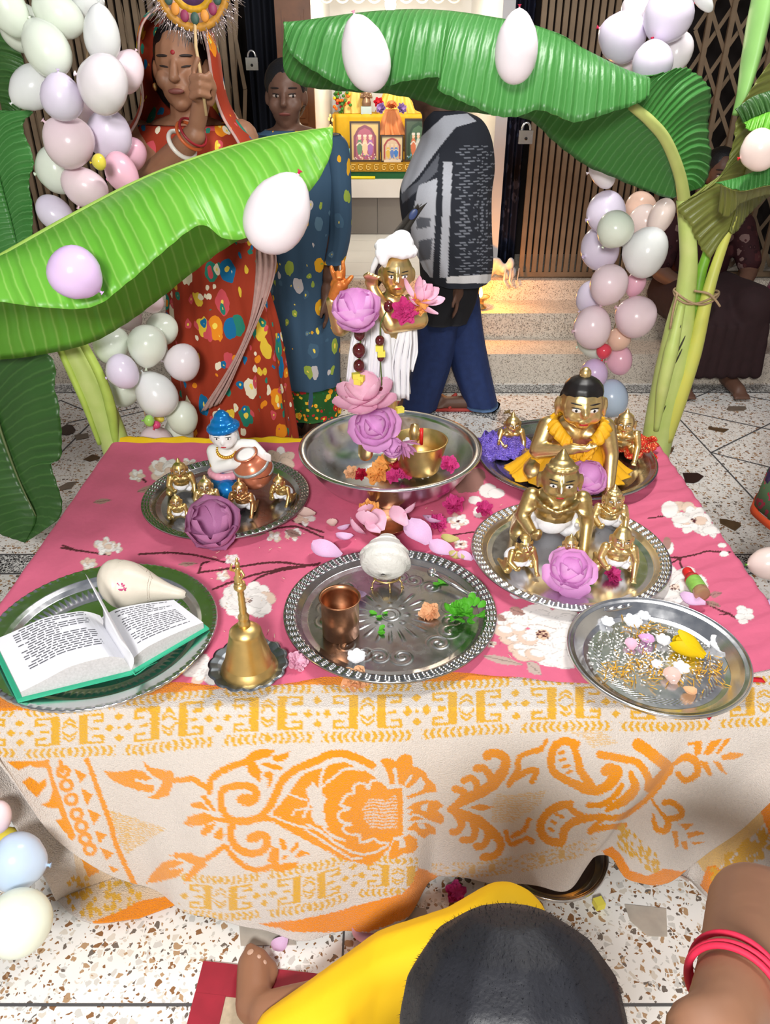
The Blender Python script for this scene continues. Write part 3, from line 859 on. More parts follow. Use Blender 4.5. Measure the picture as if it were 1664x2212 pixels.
P.poly(T3([(430, 980), (450, 930), (520, 840), (590, 835), (700, 880), (820, 800), (838, 1190), (700, 1205), (520, 1180), (440, 1070)]), WT, 0.85, stripes=(6.6, 0.5))
P.stroke(T3([(905, 700), (905, 1260)]), 5, WT)
P.poly(T3([(640, 430), (680, 395), (740, 395), (820, 430), (860, 370), (920, 348), (990, 370), (1010, 480), (1060, 495), (1160, 555), (1180, 620), (1270, 690), (1288, 775), (1150, 790), (950, 860), (930, 830), (1110, 760), (960, 745), (900, 705), (850, 690), (840, 650), (790, 690), (740, 690), (720, 560)]), OR)
P.stroke(T3([(800, 520), (825, 690)]), 8, WT); P.stroke(T3([(990, 590), (920, 690)]), 6, WT); P.poly(T3([(1040, 670), (1090, 600), (1150, 680), (1110, 755), (960, 775), (900, 780)]), WT)
P.poly(T3([(930, 970), (1000, 910), (1150, 870), (1290, 870), (1370, 930), (1290, 985), (1370, 1050), (1370, 1110), (1330, 1140), (1150, 1085), (1000, 1110), (950, 1110), (1000, 1065), (945, 1040), (1010, 975)]), OR)
P.poly(T3([(1090, 930), (1185, 900), (1160, 1000), (1100, 990)]), WT); P.stroke(T3([(940, 1060), (1050, 1040), (1150, 1095)]), 5, WT)
P.poly(T3([(935, 1210), (1010, 1130), (1150, 1130), (1260, 1180), (1275, 1260), (1190, 1250), (1130, 1310), (1060, 1270), (1030, 1220)]), OR); P.poly(T3([(1040, 1140), (1120, 1140), (1150, 1190), (1090, 1210)]), WT)
P.poly(T3([(730, 1530), (790, 1330), (850, 1330), (850, 1430), (930, 1390), (895, 1290), (960, 1262), (1040, 1310), (1055, 1400), (1010, 1470), (900, 1480), (800, 1545)]), OR)
T4 = TR(940, 1560, 4.16)
for pts, w in (([(140, 770), (250, 690), (400, 620), (520, 540), (600, 440), (635, 350), (600, 280), (520, 265), (470, 285)], [60, 90, 100, 110, 95, 80, 75, 95]), ([(520, 560), (490, 470), (440, 400), (370, 400)], [90, 70, 65, 75]), ([(370, 640), (370, 540), (320, 485), (260, 510)], [85, 65, 60, 65]), ([(260, 690), (250, 610), (180, 585)], [90, 70, 65]),
               ([(140, 770), (250, 815), (380, 870), (500, 960), (575, 1040), (590, 1110), (540, 1180), (440, 1200)], [60, 90, 95, 90, 85, 75, 70, 75]), ([(470, 950), (470, 1030), (430, 1095), (375, 1100)], [80, 65, 60, 70]), ([(330, 850), (360, 960), (330, 1040), (250, 1040)], [80, 65, 60, 65]), ([(200, 800), (240, 900), (200, 970), (160, 970)], [80, 68, 62, 66]),
               ([(670, 540), (740, 420), (750, 310), (850, 260), (950, 230), (1000, 150)], [60, 60, 50, 48, 55, 25]), ([(740, 480), (850, 420), (910, 430), (870, 520)], 55),
               ([(1270, 190), (1170, 160), (1075, 210), (1040, 330), (1065, 430), (1150, 490), (1270, 550), (1400, 600), (1530, 580), (1610, 510), (1640, 430), (1560, 400)], [70, 75, 75, 72, 75, 80, 85, 90, 95]), ([(1240, 200), (1280, 320), (1310, 430), (1400, 560)], [60, 70, 75]),
               ([(1490, 285), (1680, 310)], 60), ([(1220, 715), (1130, 735), (1020, 790), (950, 900), (965, 1000), (1040, 1055), (1140, 1060), (1160, 960), (1250, 880), (1400, 850), (1520, 840)], [60, 75, 75, 72, 75, 78, 75, 75, 80, 70, 50]), ([(1200, 750), (1300, 820), (1400, 850)], 55),
               ([(1390, 745), (1560, 705), (1680, 560)], [40, 55, 45]), ([(1400, 980), (1520, 930), (1680, 930)], 46), ([(1400, 960), (1520, 850)], 40), ([(640, 970), (690, 1080), (830, 1030), (880, 1060)], 46), ([(700, 1010), (800, 960), (850, 860)], 44)):
    sk(T4, pts, w, 4.16)
P.poly(T4([(290, 750), (400, 720), (530, 745), (420, 785)]), OR)
for (x, y) in ((1140, 262), (1145, 325), (1180, 385), (1205, 435)): P.ell(T4([(x, y)])[0], 9, 4, OR, -0.3)
for (x, y) in ((1080, 810), (1130, 830), (1060, 885), (1040, 950)): P.ell(T4([(x, y)])[0], 8, 4, OR, 0.5)
P.poly(T4([(560, 620), (700, 640), (1000, 600), (950, 730), (700, 890), (500, 880), (520, 700)]), OR2, 0.6, stripes=(5.0, 0.5))
P.poly(T4([(1180, 90), (1480, 60), (1650, 180), (1400, 230), (1330, 130)]), OR2, 0.6, stripes=(5.0, 0.5))
T5 = TR(1264, 1440, 4.16)
for pts, w in (([(130, 780), (300, 810), (380, 830)], 70), ([(-20, 1080), (120, 1100), (220, 1030), (280, 930), (180, 925)], [90, 90, 95, 95]), ([(470, 690), (560, 750), (680, 850), (740, 900), (680, 980), (600, 1060)], 105), ([(420, 830), (500, 880), (560, 1000), (550, 1080)], 68), ([(410, 950), (440, 1080), (330, 1200), (200, 1280)], [50, 85, 85, 40]), ([(30, 1230), (180, 1230), (300, 1120)], 48),
               ([(200, 1350), (330, 1330), (520, 1200), (600, 1120), (720, 980)], [50, 50, 55, 70, 50]), ([(60, 1470), (200, 1430), (350, 1410)], 48), ([(790, 860), (900, 800), (1000, 850), (1000, 950), (900, 1010), (830, 950)], [40, 75, 70, 60, 55, 50]), ([(600, 1180), (680, 1300), (740, 1380), (720, 1460), (650, 1450), (620, 1380), (620, 1320)], [22, 30, 55, 60, 50, 40, 25]), ([(740, 1360), (850, 1330), (850, 1260), (780, 1210), (710, 1210)], 55)):
    sk(T5, pts, w, 4.16)
for pl in ([(915, 670), (1050, 655), (1040, 780), (980, 800), (980, 690), (920, 700)], [(1055, 780), (1120, 660), (1230, 640), (1120, 780)], [(1165, 770), (1250, 640), (1310, 630), (1200, 770)], [(1205, 790), (1300, 755), (1425, 770), (1340, 820), (1230, 825)], [(1030, 830), (1100, 850), (1140, 960), (1110, 970), (1060, 900)], [(1140, 830), (1210, 850), (1270, 960), (1200, 920)],
           [(830, 1400), (970, 1390), (900, 1460)], [(900, 1480), (1010, 1460), (1080, 1480), (920, 1530)], [(930, 1560), (1080, 1560), (980, 1590)], [(770, 1460), (820, 1460), (830, 1600), (800, 1620)], [(850, 1560), (900, 1550), (920, 1640), (870, 1620)]):
    P.poly(T5(pl), OR)
for k in range(70):
    x = rng.uniform(270, 640); y = 1400 + (x - 270) * 0.75 + rng.uniform(-60, 170)
    if y < 1830: P.poly(T5([(x, y), (x + 26, y + 20), (x + 34, y + 62), (x + 8, y + 44)]), OR2)
P.poly(T5([(150, 1640), (240, 1600), (330, 1700), (400, 1820), (560, 1866), (700, 1800), (860, 1830), (950, 1800), (950, 1900), (560, 1960), (400, 1960)]), PLO)
towel = empty('bath_towel', (0, 0.95, 0), label='white and orange terry towel with woven scrolls hanging from the table front', cat='towel')
off = np.array([0, 0.95, 0])
tw = obj('front_sheet', mesh('front_sheet', Vt - off, grid_faces(nu, nv), cols=P.c), M_TOW, towel)
sd = tw.modifiers.new('t', 'SOLIDIFY'); sd.thickness = 0.004; sd.offset = -1
def flap(name, inner, outer, yi, yo, painter):
    a = [tuple(v) for v in cr(inner, 14)]; b = [tuple(v) for v in cr(outer, 14)]
    n = 160; m_ = 60
    ia = np.linspace(0, len(a) - 1, n); A_ = np.stack([np.interp(ia, range(len(a)), [q[k] for q in a]) for k in (0, 1)], -1)
    ib = np.linspace(0, len(b) - 1, n); B_ = np.stack([np.interp(ib, range(len(b)), [q[k] for q in b]) for k in (0, 1)], -1)
    V = []
    for j in range(m_):
        t = j / (m_ - 1)
        for i in range(n):
            q = A_[i] * (1 - t) + B_[i] * t
            p = aty(q[0], q[1], yi + (yo - yi) * t + 0.006 * math.sin(i * 0.12 + 3 * t))
            if p.z < 0.012: p = atz(q[0], q[1], 0.012)
            V.append((p.x, p.y - 0.95, p.z))
    V = np.array(V); x, y = proj(V + off)
    global P
    P = Paint(x, y, WT, 0.8, 9)
    painter()
    o = obj(name, mesh(name, V, grid_faces(n, m_), cols=P.c), M_TOW, towel)
    s = o.modifiers.new('t', 'SOLIDIFY'); s.thickness = 0.004
def p_left():
    P.poly([(155, 1815), (200, 1850), (300, 1900), (390, 1945), (270, 1990), (190, 1992), (175, 1960)], OR2, 0.35)
    for k in range(90):
        x = rng.uniform(140, 300); y = rng.uniform(1890, 1985)
        if y > 1880 + (x - 140) * 0.2: P.poly([(x, y), (x + 7, y - 5), (x + 12, y + 5), (x + 4, y + 9)], OR2)
    P.poly([(160, 1820), (200, 1855), (215, 1880), (190, 1890)], OR)
    P.poly([(185, 2000), (250, 1975), (300, 1950), (400, 1930), (420, 1980), (280, 2000)], PLO)
flap('corner_fold', [(-5, 1632), (48, 1692), (118, 1782), (208, 1864), (300, 1910), (400, 1948)], [(-30, 1690), (40, 1800), (100, 1905), (130, 1955), (195, 1994), (300, 1985)], 0.952, 0.90, p_left)
def p_right():
    P.poly([(1485, 1830), (1664, 1640), (1800, 1500), (1800, 1600), (1664, 1760), (1530, 1900)], srgb(240, 200, 130))
    P.poly([(1640, 1740), (1664, 1700), (1800, 1600), (1800, 1760), (1660, 1800)], PLO)
    P.poly([(1525, 1870), (1545, 1865), (1570, 1890), (1540, 1935), (1505, 1925)], PLO)
    for k in range(110):
        t = rng.random(); x = 1540 + 150 * t + rng.uniform(-18, 18); y = 1880 - 110 * t + rng.uniform(-10, 26)
        P.poly([(x, y), (x + 9, y - 8), (x + 14, y + 2), (x + 5, y + 9)], OR2)
    P.stroke([(1490, 1905), (1520, 1935), (1560, 1975)], 14, srgb(245, 240, 235))
flap('side_fold', [(1440, 1878), (1500, 1852), (1580, 1790), (1668, 1705), (1800, 1600)], [(1488, 1905), (1530, 1945), (1600, 1990), (1720, 1950), (1860, 1900)], 0.955, 0.90, p_right)
# ---------------------------------------------------------------- metal ware
def metal(name, col, rough, dirt=0.15, ds=30, col2=None):
    m = mat(name, col, rough, 1.0, var=dirt, vscale=ds, color2=col2)
    nt = m.node_tree; N = nt.nodes; L = nt.links
    tc = N.new('ShaderNodeTexCoord'); nz = N.new('ShaderNodeTexNoise'); nz.inputs['Scale'].default_value = 55; nz.inputs['Detail'].default_value = 5
    L.new(tc.outputs['Object'], nz.inputs['Vector'])
    mr = N.new('ShaderNodeMapRange'); mr.inputs['To Min'].default_value = max(rough - 0.08, 0.04); mr.inputs['To Max'].default_value = rough + 0.14
    L.new(nz.outputs['Fac'], mr.inputs['Value']); L.new(mr.outputs[0], N['Principled BSDF'].inputs['Roughness'])
    return m
M_STEEL = metal('steel', (0.84, 0.84, 0.85), 0.2)
M_STEELD = metal('steel_dark_reflect', (0.54, 0.54, 0.54), 0.22, 0.3, 20)  # dark steel; the dark surroundings mirrored in the engraved tray are in the colour
M_BRASS = metal('brass', srgb(240, 206, 134), 0.36, 0.2, 40)
M_GOLD = metal('polished_gold_brass', srgb(246, 216, 152), 0.33, 0.15, 40)
M_COPP = metal('copper', srgb(206, 146, 108), 0.33, 0.35, 60)
M_PEW = metal('pewter', srgb(150, 155, 160), 0.35, 0.3, 40)

def polar(name, prof, Rr, seg, relief=None, lobes=0, lobe_amp=0.0):
    """round dish as a polar sheet; prof = [(r fraction, z)]"""
    rs = []
    for (a, za), (b, zb) in zip(prof[:-1], prof[1:]):
        n = max(1, int((abs(b - a) + abs(zb - za) / Rr) * 110))
        rs += [(a + (b - a) * k / n, za + (zb - za) * k / n) for k in range(n)]
    rs.append(prof[-1])
    V = []; 
    for r, z in rs:
        r = max(r, 0.004)
        for i in range(seg):
            th = 2 * math.pi * i / seg
            k = 1 + lobe_amp * (abs(math.cos(th * lobes / 2)) - 0.5) * max(0, r - 0.6) if lobes else 1
            V.append((r * Rr * k * math.cos(th), r * Rr * k * math.sin(th), z + (relief(r, th) if relief else 0)))
    Fc = grid_faces(seg, len(rs), True)
    Fc.append(tuple(range(seg - 1, -1, -1)))
    return mesh(name, V, Fc)
def rel_rim(r, th):
    if 0.895 < r < 0.99:
        return 0.0026 * (math.sin(th * 36 + r * 100) * math.sin(th * 36 - r * 100)) + 0.0009 * math.sin(th * 72)
    return 0
def rel_c(r, th):
    z = rel_rim(r, th)
    if r < 0.05: z += 0.0010
    elif 0.07 < r < 0.10: z += 0.0012 * math.sin((r - 0.07) / 0.03 * math.pi)
    elif 0.12 < r < 0.19: z += 0.0012 * max(0, math.cos(8 * th)) * math.sin((r - 0.12) / 0.07 * math.pi)
    elif 0.21 < r < 0.42: z += 0.0012 * (max(0, math.cos(20 * th)) ** 2) * math.sin((r - 0.21) / 0.21 * math.pi)
    if 0.44 < r < 0.76:
        # scrolls: eight pairs of spirals
        for k in range(8):
            a0 = k * math.pi / 4 + (0.2 if k % 2 else 0)
            for s in (-1, 1):
                a = a0 + s * 0.17
                x = r * math.cos(th) - 0.60 * math.cos(a); y = r * math.sin(th) - 0.60 * math.sin(a)
                d = math.hypot(x, y)
                if d < 0.115:
                    z += 0.0012 * max(0, math.sin(d * 95 + s * math.atan2(y, x))) * (1 - d / 0.115) ** 0.3
    return z
def rel_rib(r, th):
    z = 0.0014 * max(0, math.sin(th * 80)) if r > 0.955 else 0
    if 0.66 < r < 0.78: z += 0.0022 * abs(math.sin(th * 42)) * math.sin((r - 0.66) / 0.12 * math.pi)
    return z
def rel_e(r, th):
    if 0.60 < r < 0.67: return 0.0005 * math.sin(th * 70 + r * 200) 
    return 0
ORN = [(0, 0.003), (0.78, 0.003), (0.84, 0.006), (0.885, 0.016), (0.90, 0.018), (0.985, 0.0215), (1.0, 0.0205), (1.004, 0.017)]
RIB = [(0, 0.003), (0.62, 0.003), (0.66, 0.006), (0.78, 0.014), (0.82, 0.022), (0.86, 0.027), (0.95, 0.031), (1.0, 0.0315), (1.004, 0.027)]
PLN = [(0, 0.003), (0.74, 0.003), (0.80, 0.006), (0.88, 0.019), (0.92, 0.025), (0.965, 0.027), (0.985, 0.030), (1.0, 0.028), (1.004, 0.024)]
def tray(label, cx, cy, hw, prof, m, relief=None, seg=360, z=TZ, group=None):
    h = prof[-2][1]
    p = atz(cx, cy, z + h)
    Rr = pxlen(hw, p)
    me = polar('tray', prof, Rr, seg, relief)
    o = obj('tray', me, m, loc=(p.x, p.y, z))
    s = o.modifiers.new('t', 'SOLIDIFY'); s.thickness = 0.002; s.offset = 1
    tag(o, label, 'tray', group)
    return o, Rr
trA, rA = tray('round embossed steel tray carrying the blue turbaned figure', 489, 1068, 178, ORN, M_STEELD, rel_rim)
trB, rB = tray('round ribbed steel tray under the open book', 222, 1357, 243, RIB, M_STEEL, rel_rib)
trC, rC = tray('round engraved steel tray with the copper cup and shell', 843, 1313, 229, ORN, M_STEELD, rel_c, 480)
trD, rD = tray('round embossed steel tray crowded with crawling brass figures', 1231, 1188, 211, ORN, M_STEEL, rel_rim)
trE, rE = tray('plain bright steel tray strewn with rice and marigold stamens', 1421, 1407, 192, PLN, M_STEEL, rel_e)
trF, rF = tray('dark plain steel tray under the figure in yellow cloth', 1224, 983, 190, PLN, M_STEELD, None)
trG, rG = tray('steel plate lying on the floor under the towel hem', 1190, 1832, 122, PLN, M_STEEL, None, 200, 0.0)

# large steel bowl
pb = atz(843, 1046, TZ)
RB = pxlen(197, Vector((pb.x, pb.y, 0.565)))
prof = [(0.0, 0.006), (0.105, 0.006), (0.14, 0.012), (0.175, 0.035), (0.198, 0.066), (0.210, 0.098), (0.214, 0.108), (RB - 0.008, 0.1135), (RB, 0.112), (RB, 0.108), (RB - 0.014, 0.107), (0.216, 0.100), (0.204, 0.066), (0.181, 0.033), (0.145, 0.007), (0.105, 0.0), (0.0, 0.0)]
bowl = MB().lathe(prof, 96).build('mixing_bowl', M_STEEL, loc=(pb.x, pb.y, TZ))
tag(bowl, 'large shiny steel bowl in which the flute figure stands', 'bowl')

# scalloped saucer with the hand bell
ps = atz(537, 1436, TZ + 0.008)
RS = pxlen(84, ps)
sau = obj('saucer', polar('saucer', [(0, 0.002), (0.55, 0.002), (0.62, 0.005), (0.78, 0.009), (0.95, 0.011), (1.0, 0.009)], RS, 240, lambda r, th: 0.0014 * abs(math.sin(th * 9)) * max(0, r - 0.6) * 2.5, 14, 0.16), M_PEW, loc=(ps.x, ps.y, TZ))
sau.modifiers.new('t', 'SOLIDIFY').thickness = 0.0015
tag(sau, 'grey scalloped pewter saucer under the brass bell', 'saucer')
pbl = atz(540, 1446, TZ + 0.006)
def zat(py, y): return aty(540, py, y).z
z0 = TZ + 0.006
Yb = pbl.y - 0.0
sc = lambda n: pxlen(n, Vector((pbl.x, Yb, 0.5)))
H_ = zat(1205, Yb) - z0
bell = empty('hand_bell', (pbl.x, Yb, z0), label='brass hand bell with ribbed body and slim figured handle', cat='bell')
rb = sc(62)
hb = zat(1352, Yb) - z0
prof = [(0.0, hb * 0.93), (rb * 0.50, hb * 0.90), (rb * 0.60, hb * 0.75)]
out = [(rb, 0.0), (rb * 1.0, hb * 0.05), (rb * 0.97, hb * 0.10), (rb * 0.90, hb * 0.17), (rb * 0.86, hb * 0.20)]
for k in range(22):
    t = k / 21
    out += [(rb * (0.85 - 0.27 * t), hb * (0.21 + 0.57 * t)), (rb * (0.845 - 0.27 * t) - 0.0006, hb * (0.222 + 0.57 * t))]
out += [(rb * 0.57, hb * 0.83), (rb * 0.54, hb * 0.86), (rb * 0.55, hb * 0.885), (rb * 0.47, hb * 0.92), (rb * 0.43, hb * 0.95), (rb * 0.24, hb * 1.0), (0.0, hb * 1.02)]
MB().lathe([(0.0, hb * 0.90), (rb * 0.5, hb * 0.8), (rb * 0.80, hb * 0.2), (rb * 0.93, 0.0)] + out, 64).build('bell_body', M_BRASS, bell)
hp = [(rb * 0.24, hb), (rb * 0.22, hb * 1.1), (rb * 0.17, hb * 1.13)]
zt = H_
seq = [(0.20, .0), (0.21, .06), (0.165, .09), (0.19, .12), (0.20, .15), (0.13, .19), (0.12, .22), (0.135, .26), (0.115, .29), (0.125, .34), (0.105, .37), (0.12, .41), (0.10, .45), (0.12, .48), (0.10, .53), (0.20, .57), (0.21, .60), (0.10, .635), (0.0, .64)]
MB().lathe([(rb * a, hb + (zt - hb) * b) for a, b in seq], 24).build('handle', M_BRASS, bell)
fg = MB(); zz = lambda t: hb + (zt - hb) * t; q = rb * 0.1
fg.chain([(0, 0, zz(.62)), (-q * .3, 0, zz(.72)), (0, 0, zz(.85))], [q * 1.1, q * 1.0, q * 0.9]); fg.ell((0, 0, zz(.91)), (q * .9, q * .9, q * 1.1)); fg.ell((0, 0, zz(.97)), (q * .5, q * .5, q * 1.0))
fg.chain([(-q, 0, zz(.82)), (-q * 2.2, -q, zz(.86)), (-q * 1.6, -q, zz(.93))], [q * .5, q * .45, q * .4]); fg.chain([(q, 0, zz(.82)), (q * 2.0, -q, zz(.78)), (q * 1.0, -q * 1.2, zz(.74))], [q * .5, q * .45, q * .4]); fg.chain([(q * .3, -q * .5, zz(.76)), (q * 1.0, -q, zz(.63))], [q * .5, q * .45])
fg.ell((-q * 1.2, 0, zz(.70)), (q * .6, q * .5, q * 1.2)); fg.ell((0, 0, zz(.64)), (q * 2, q * 2, q * .6))
obj('finial', fg.blob('finial', 0.0011, 2), M_BRASS, bell)

# copper cup, spoon
pc = atz(737, 1366, TZ + 0.004)
rc = pxlen(40, pc); hc = aty(737, 1290, pc.y).z - TZ - 0.004
cup = MB().lathe([(0, 0.002), (rc * .92, 0.002), (rc * .94, hc * .9), (rc * 1.0, hc * 0.985), (rc * 1.10, hc), (rc * 1.11, hc * .99), (rc * 1.08, hc * .955), (rc * 1.0, hc * .93), (rc, hc * .5), (rc * 0.99, 0.0), (0, 0)], 48).build('cup', M_COPP, loc=(pc.x, pc.y, TZ + 0.005))
tag(cup, 'straight copper cup with a flared rim standing on the engraved tray', 'cup')
a = atz(933, 1236, TZ + 0.024); b = atz(1015, 1284, TZ + 0.014)
sp = empty('spoon', b, label='small steel spoon with a ball end leaning on the engraved tray', cat='spoon')
tb_ = MB(); tb_.tube([Vector(a) - b, (Vector(a) - b) * .5 + Vector((0, 0, -.001)), Vector((0, 0, 0))], [0.0042, 0.0040, 0.0046], 10)
tb_.ell(Vector(a) - b, 0.010); tb_.build('handle', M_STEEL, sp)
MB().lathe([(0.0, -0.004), (0.007, -0.003), (0.012, 0.002), (0.013, 0.004), (0.0118, 0.003), (0.0065, -0.0015), (0, -0.0025)], 24).build('spoon_bowl', M_STEEL, sp, loc=((b - a).normalized() * 0.010))

# open book
M_PAGE = mat('page_paper', srgb(232, 232, 238), 0.8, var=0.03)
M_EDGE = mat('page_edges', srgb(214, 212, 214), 0.8, var=0.25, vscale=260)
M_COVER = mat('book_cover_green', srgb(54, 178, 138), 0.55, var=0.08)
M_INK = mat('ink', srgb(96, 96, 104), 0.8)
zb = TZ + 0.036
bk = empty('open_book', atz(250, 1400, zb), label='open book with a green cover lying on the ribbed tray', cat='book')
bo = bk.location.copy()
def patch(c00, c10, c11, c01, hfun, z=zb):
    P4 = [atz(x, y, z) for x, y in (c00, c10, c11, c01)]
    def f(s, t):
        q = (P4[0] * (1 - s) + P4[1] * s) * (1 - t) + (P4[3] * (1 - s) + P4[2] * s) * t
        return Vector((q.x, q.y, q.z + hfun(s, t))) - bo
    return f
def page_block(name, corners, hf, n=26, m=10):
    f = patch(*corners, hf); g = patch(*corners, lambda s, t: 0.0)
    V = [f(i / (n - 1), j / (m - 1)) for j in range(m) for i in range(n)] + [g(i / (n - 1), j / (m - 1)) for j in range(m) for i in range(n)]
    k = n * m
    top = grid_faces(n, m); Fc = list(top) + [tuple(reversed([i + k for i in q])) for q in top]
    side = [(i, i + 1, i + 1 + k, i + k) for i in range(n - 1)] + [((m - 1) * n + i + 1, (m - 1) * n + i, (m - 1) * n + i + k, (m - 1) * n + i + 1 + k) for i in range(n - 1)]
    side += [((j + 1) * n, j * n, j * n + k, (j + 1) * n + k) for j in range(m - 1)] + [(j * n + n - 1, (j + 1) * n + n - 1, (j + 1) * n + n - 1 + k, j * n + n - 1 + k) for j in range(m - 1)]
    me = mesh(name, V, Fc + side, False)
    me.materials.append(M_PAGE); me.materials.append(M_EDGE)
    mi = [0] * (len(top)) + [1] * (len(top) + len(side))
    me.polygons.foreach_set('material_index', mi)
    return obj(name, me, None, bk), f
# s runs from the outer edge to the gutter, t from the near edge to the far edge
hl = lambda s, t: 0.002 + 0.042 * (0.30 + 0.70 * math.sin(min(s * 1.25 + 0.12, 1.0) * math.pi / 2) - 0.45 * max(0, s - 0.78) / 0.22 * max(0, s - 0.78) / 0.22) * (0.55 + 0.45 * min(1, s * 2.2))
hr = lambda s, t: 0.002 + 0.022 * (0.55 + 0.75 * math.sin(min(s * 1.2, 1.0) * math.pi / 2) - 0.55 * (max(0, s - 0.72) / 0.28) ** 2)
LB = ((48, 1506), (283, 1449), (222, 1352), (-8, 1392)); RBk = ((441, 1357), (283, 1449), (222, 1352), (378, 1308))
pl_, fl = page_block('page_block', LB, hl); pr_, fr = page_block('page_block', RBk, hr)
for (cor, ex) in ((((38, 1516), (284, 1456), (222, 1348), (-18, 1396)), 0), (((452, 1357), (284, 1456), (222, 1348), (386, 1304)), 0)):
    f = patch(*cor, lambda s, t: 0.0005); g = patch(*cor, lambda s, t: -0.0028)
    V = [f(0, 0), f(1, 0), f(1, 1), f(0, 1), g(0, 0), g(1, 0), g(1, 1), g(0, 1)]
    obj('cover_board', mesh('cover_board', V, [(0, 1, 2, 3), (7, 6, 5, 4), (0, 4, 5, 1), (1, 5, 6, 2), (2, 6, 7, 3), (3, 7, 4, 0)], False), M_COVER, bk)
def text(f, parent, seed, s0, s1, t0, t1, rows):
    g = random.Random(seed); mb = MB()
    for r in range(rows):
        t = t1 - (t1 - t0) * r / rows; s = s0 + (g.random() * .12 if g.random() < .3 else 0); dt = 0.017
        end = s1 - (g.random() * .35 if g.random() < .35 else 0)
        while s < end:
            w = g.uniform(.03, .085); e = min(s + w, end)
            up = Vector((0, 0, 0.0009))
            mb.add([f(s, t) + up, f(e, t) + up, f(e, t + dt) + up, f(s, t + dt) + up], [(0, 1, 2, 3)])
            s = e + 0.016
    o = mb.build('printed_text', M_INK, parent, smooth=False); o['kind'] = 'stuff'
text(fl, pl_, 3, 0.16, 0.86, 0.22, 0.95, 17)
text(lambda s, t: fr(0.95 - s, t), pr_, 5, 0.13, 0.83, 0.10, 0.93, 16)
# single leaf standing up from the gutter
g0 = Vector(atz(283, 1447, zb + 0.030)); g1 = Vector(atz(223, 1352, zb + 0.030))
o0 = aty(262, 1392, g0.y + 0.02); o1 = aty(184, 1240, g1.y + 0.05)
V = []
for j in range(10):
    t = j / 9
    for i in range(10):
        s = i / 9
        q = g0.lerp(g1, t).lerp(Vector(o0).lerp(Vector(o1), t), s)
        V.append(q + Vector((0.012 * math.sin(s * math.pi), 0, 0)) - bo)
lf = obj('standing_page', mesh('standing_page', V, grid_faces(10, 10)), M_PAGE, bk)
lf.modifiers.new('t', 'SOLIDIFY').thickness = 0.0006
obj('ribbon', MB().tube([Vector(atz(x, y, zb + h)) - bo for x, y, h in ((284, 1450, .012), (292, 1458, .004), (302, 1452, 0), (318, 1440, -.005), (340, 1430, -.01))], 0.0012, 6).mesh('ribbon'), M_COVER, bk)

# shells
M_SHELL = mat('shell_ivory', srgb(226, 216, 200), 0.4, var=0.16, vscale=18, bump=0.2, bscale=60)
M_SHELLW = mat('shell_white', srgb(222, 220, 214), 0.4, var=0.06, vscale=30, bump=0.5, bscale=120)
M_ROSE = mat('rose_mark', srgb(196, 70, 120), 0.8)
pa_ = atz(222, 1288, TZ + 0.03); pe = atz(404, 1296, TZ + 0.028)
ax = (pe - pa_); La = ax.length
sh = empty('conch_shell', (pa_ + pe) / 2, label='large ivory conch shell lying behind the open book', cat='shell')
V = []; n = 44; sg = 40
rmx = pxlen(56, pa_)
pr = [(0, .02), (.02, .35), (.06, .62), (.12, .82), (.2, .95), (.28, 1.0), (.36, .96), (.45, .85), (.55, .68), (.65, .51), (.75, .38), (.85, .28), (.93, .22), (.98, .17), (1.0, .08)]
for i in range(n):
    t = i / (n - 1); r = rmx * float(np.interp(t, [a_ for a_, b_ in pr], [b_ for a_, b_ in pr]))
    for k in range(sg):
        th = 2 * math.pi * k / sg
        ridge = 1 + 0.05 * math.sin(th * 1 + t * 9) + 0.10 * math.exp(-((th - 4.4) / .35) ** 2) * (0.4 + t * 0.3)
        step_ = 1 + 0.035 * (((t * 3.2 + th / (2 * math.pi)) % 1.0) - 0.5) * (1 if t < .34 else 0)
        V.append((t * La - La / 2, -math.cos(th) * r * ridge * step_ * 0.95, rmx * 0.93 * (1 - t * 0.66) + math.sin(th) * r * ridge * step_ * 0.95 - 0.004))
o = obj('shell_body', mesh('shell_body', V, grid_faces(sg, n, True)), M_SHELL, sh, rot=(0, 0, math.atan2(ax.y, ax.x)))
mk = MB()
for k in range(14):
    mk.ell((rng.gauss(0, .004), rng.gauss(0, .004), 0), (rng.uniform(.001, .003), rng.uniform(.001, .003), .0006), nu=8, nv=4)
bv = BVHTree.FromObject(o, bpy.context.evaluated_depsgraph_get())
def onto(ob, px, py):
    bpy.context.view_layer.update()
    Mi = ob.matrix_world.inverted(); d = ray(px, py).normalized()
    me = ob.data
    b = BVHTree.FromPolygons([v.co.copy() for v in me.vertices], [tuple(p.vertices) for p in me.polygons])
    h = b.ray_cast(Mi @ CAM, (Mi.to_3x3() @ d).normalized())
    return (h[0], h[1]) if h[0] is not None else (None, None)
h, nn = onto(o, 264, 1270)
if h is not None:
    mo = mk.build('rose_smudge', M_ROSE, o); mo.location = h + nn * .0004; mo.rotation_euler = rot_to(nn).to_euler()
for pts in ([(262, 1196), (300, 1203), (318, 1225), (316, 1236)], [(318, 1225), (330, 1250)], [(324, 1240), (318, 1270), (320, 1298)], [(328, 1246), (322, 1275), (325, 1299)], [(255, 1215), (280, 1208), (312, 1232)]):
    L3 = []
    for q in cr(pts, 5):
        h, nn = onto(o, q[0], q[1])
        if h is not None: L3.append(h + nn * 0.0003)
    if len(L3) > 2: obj('carved_line', MB().tube(L3, 0.0006, 5).mesh('carved_line'), mat('carved_brown', srgb(150, 132, 115), .7), o)

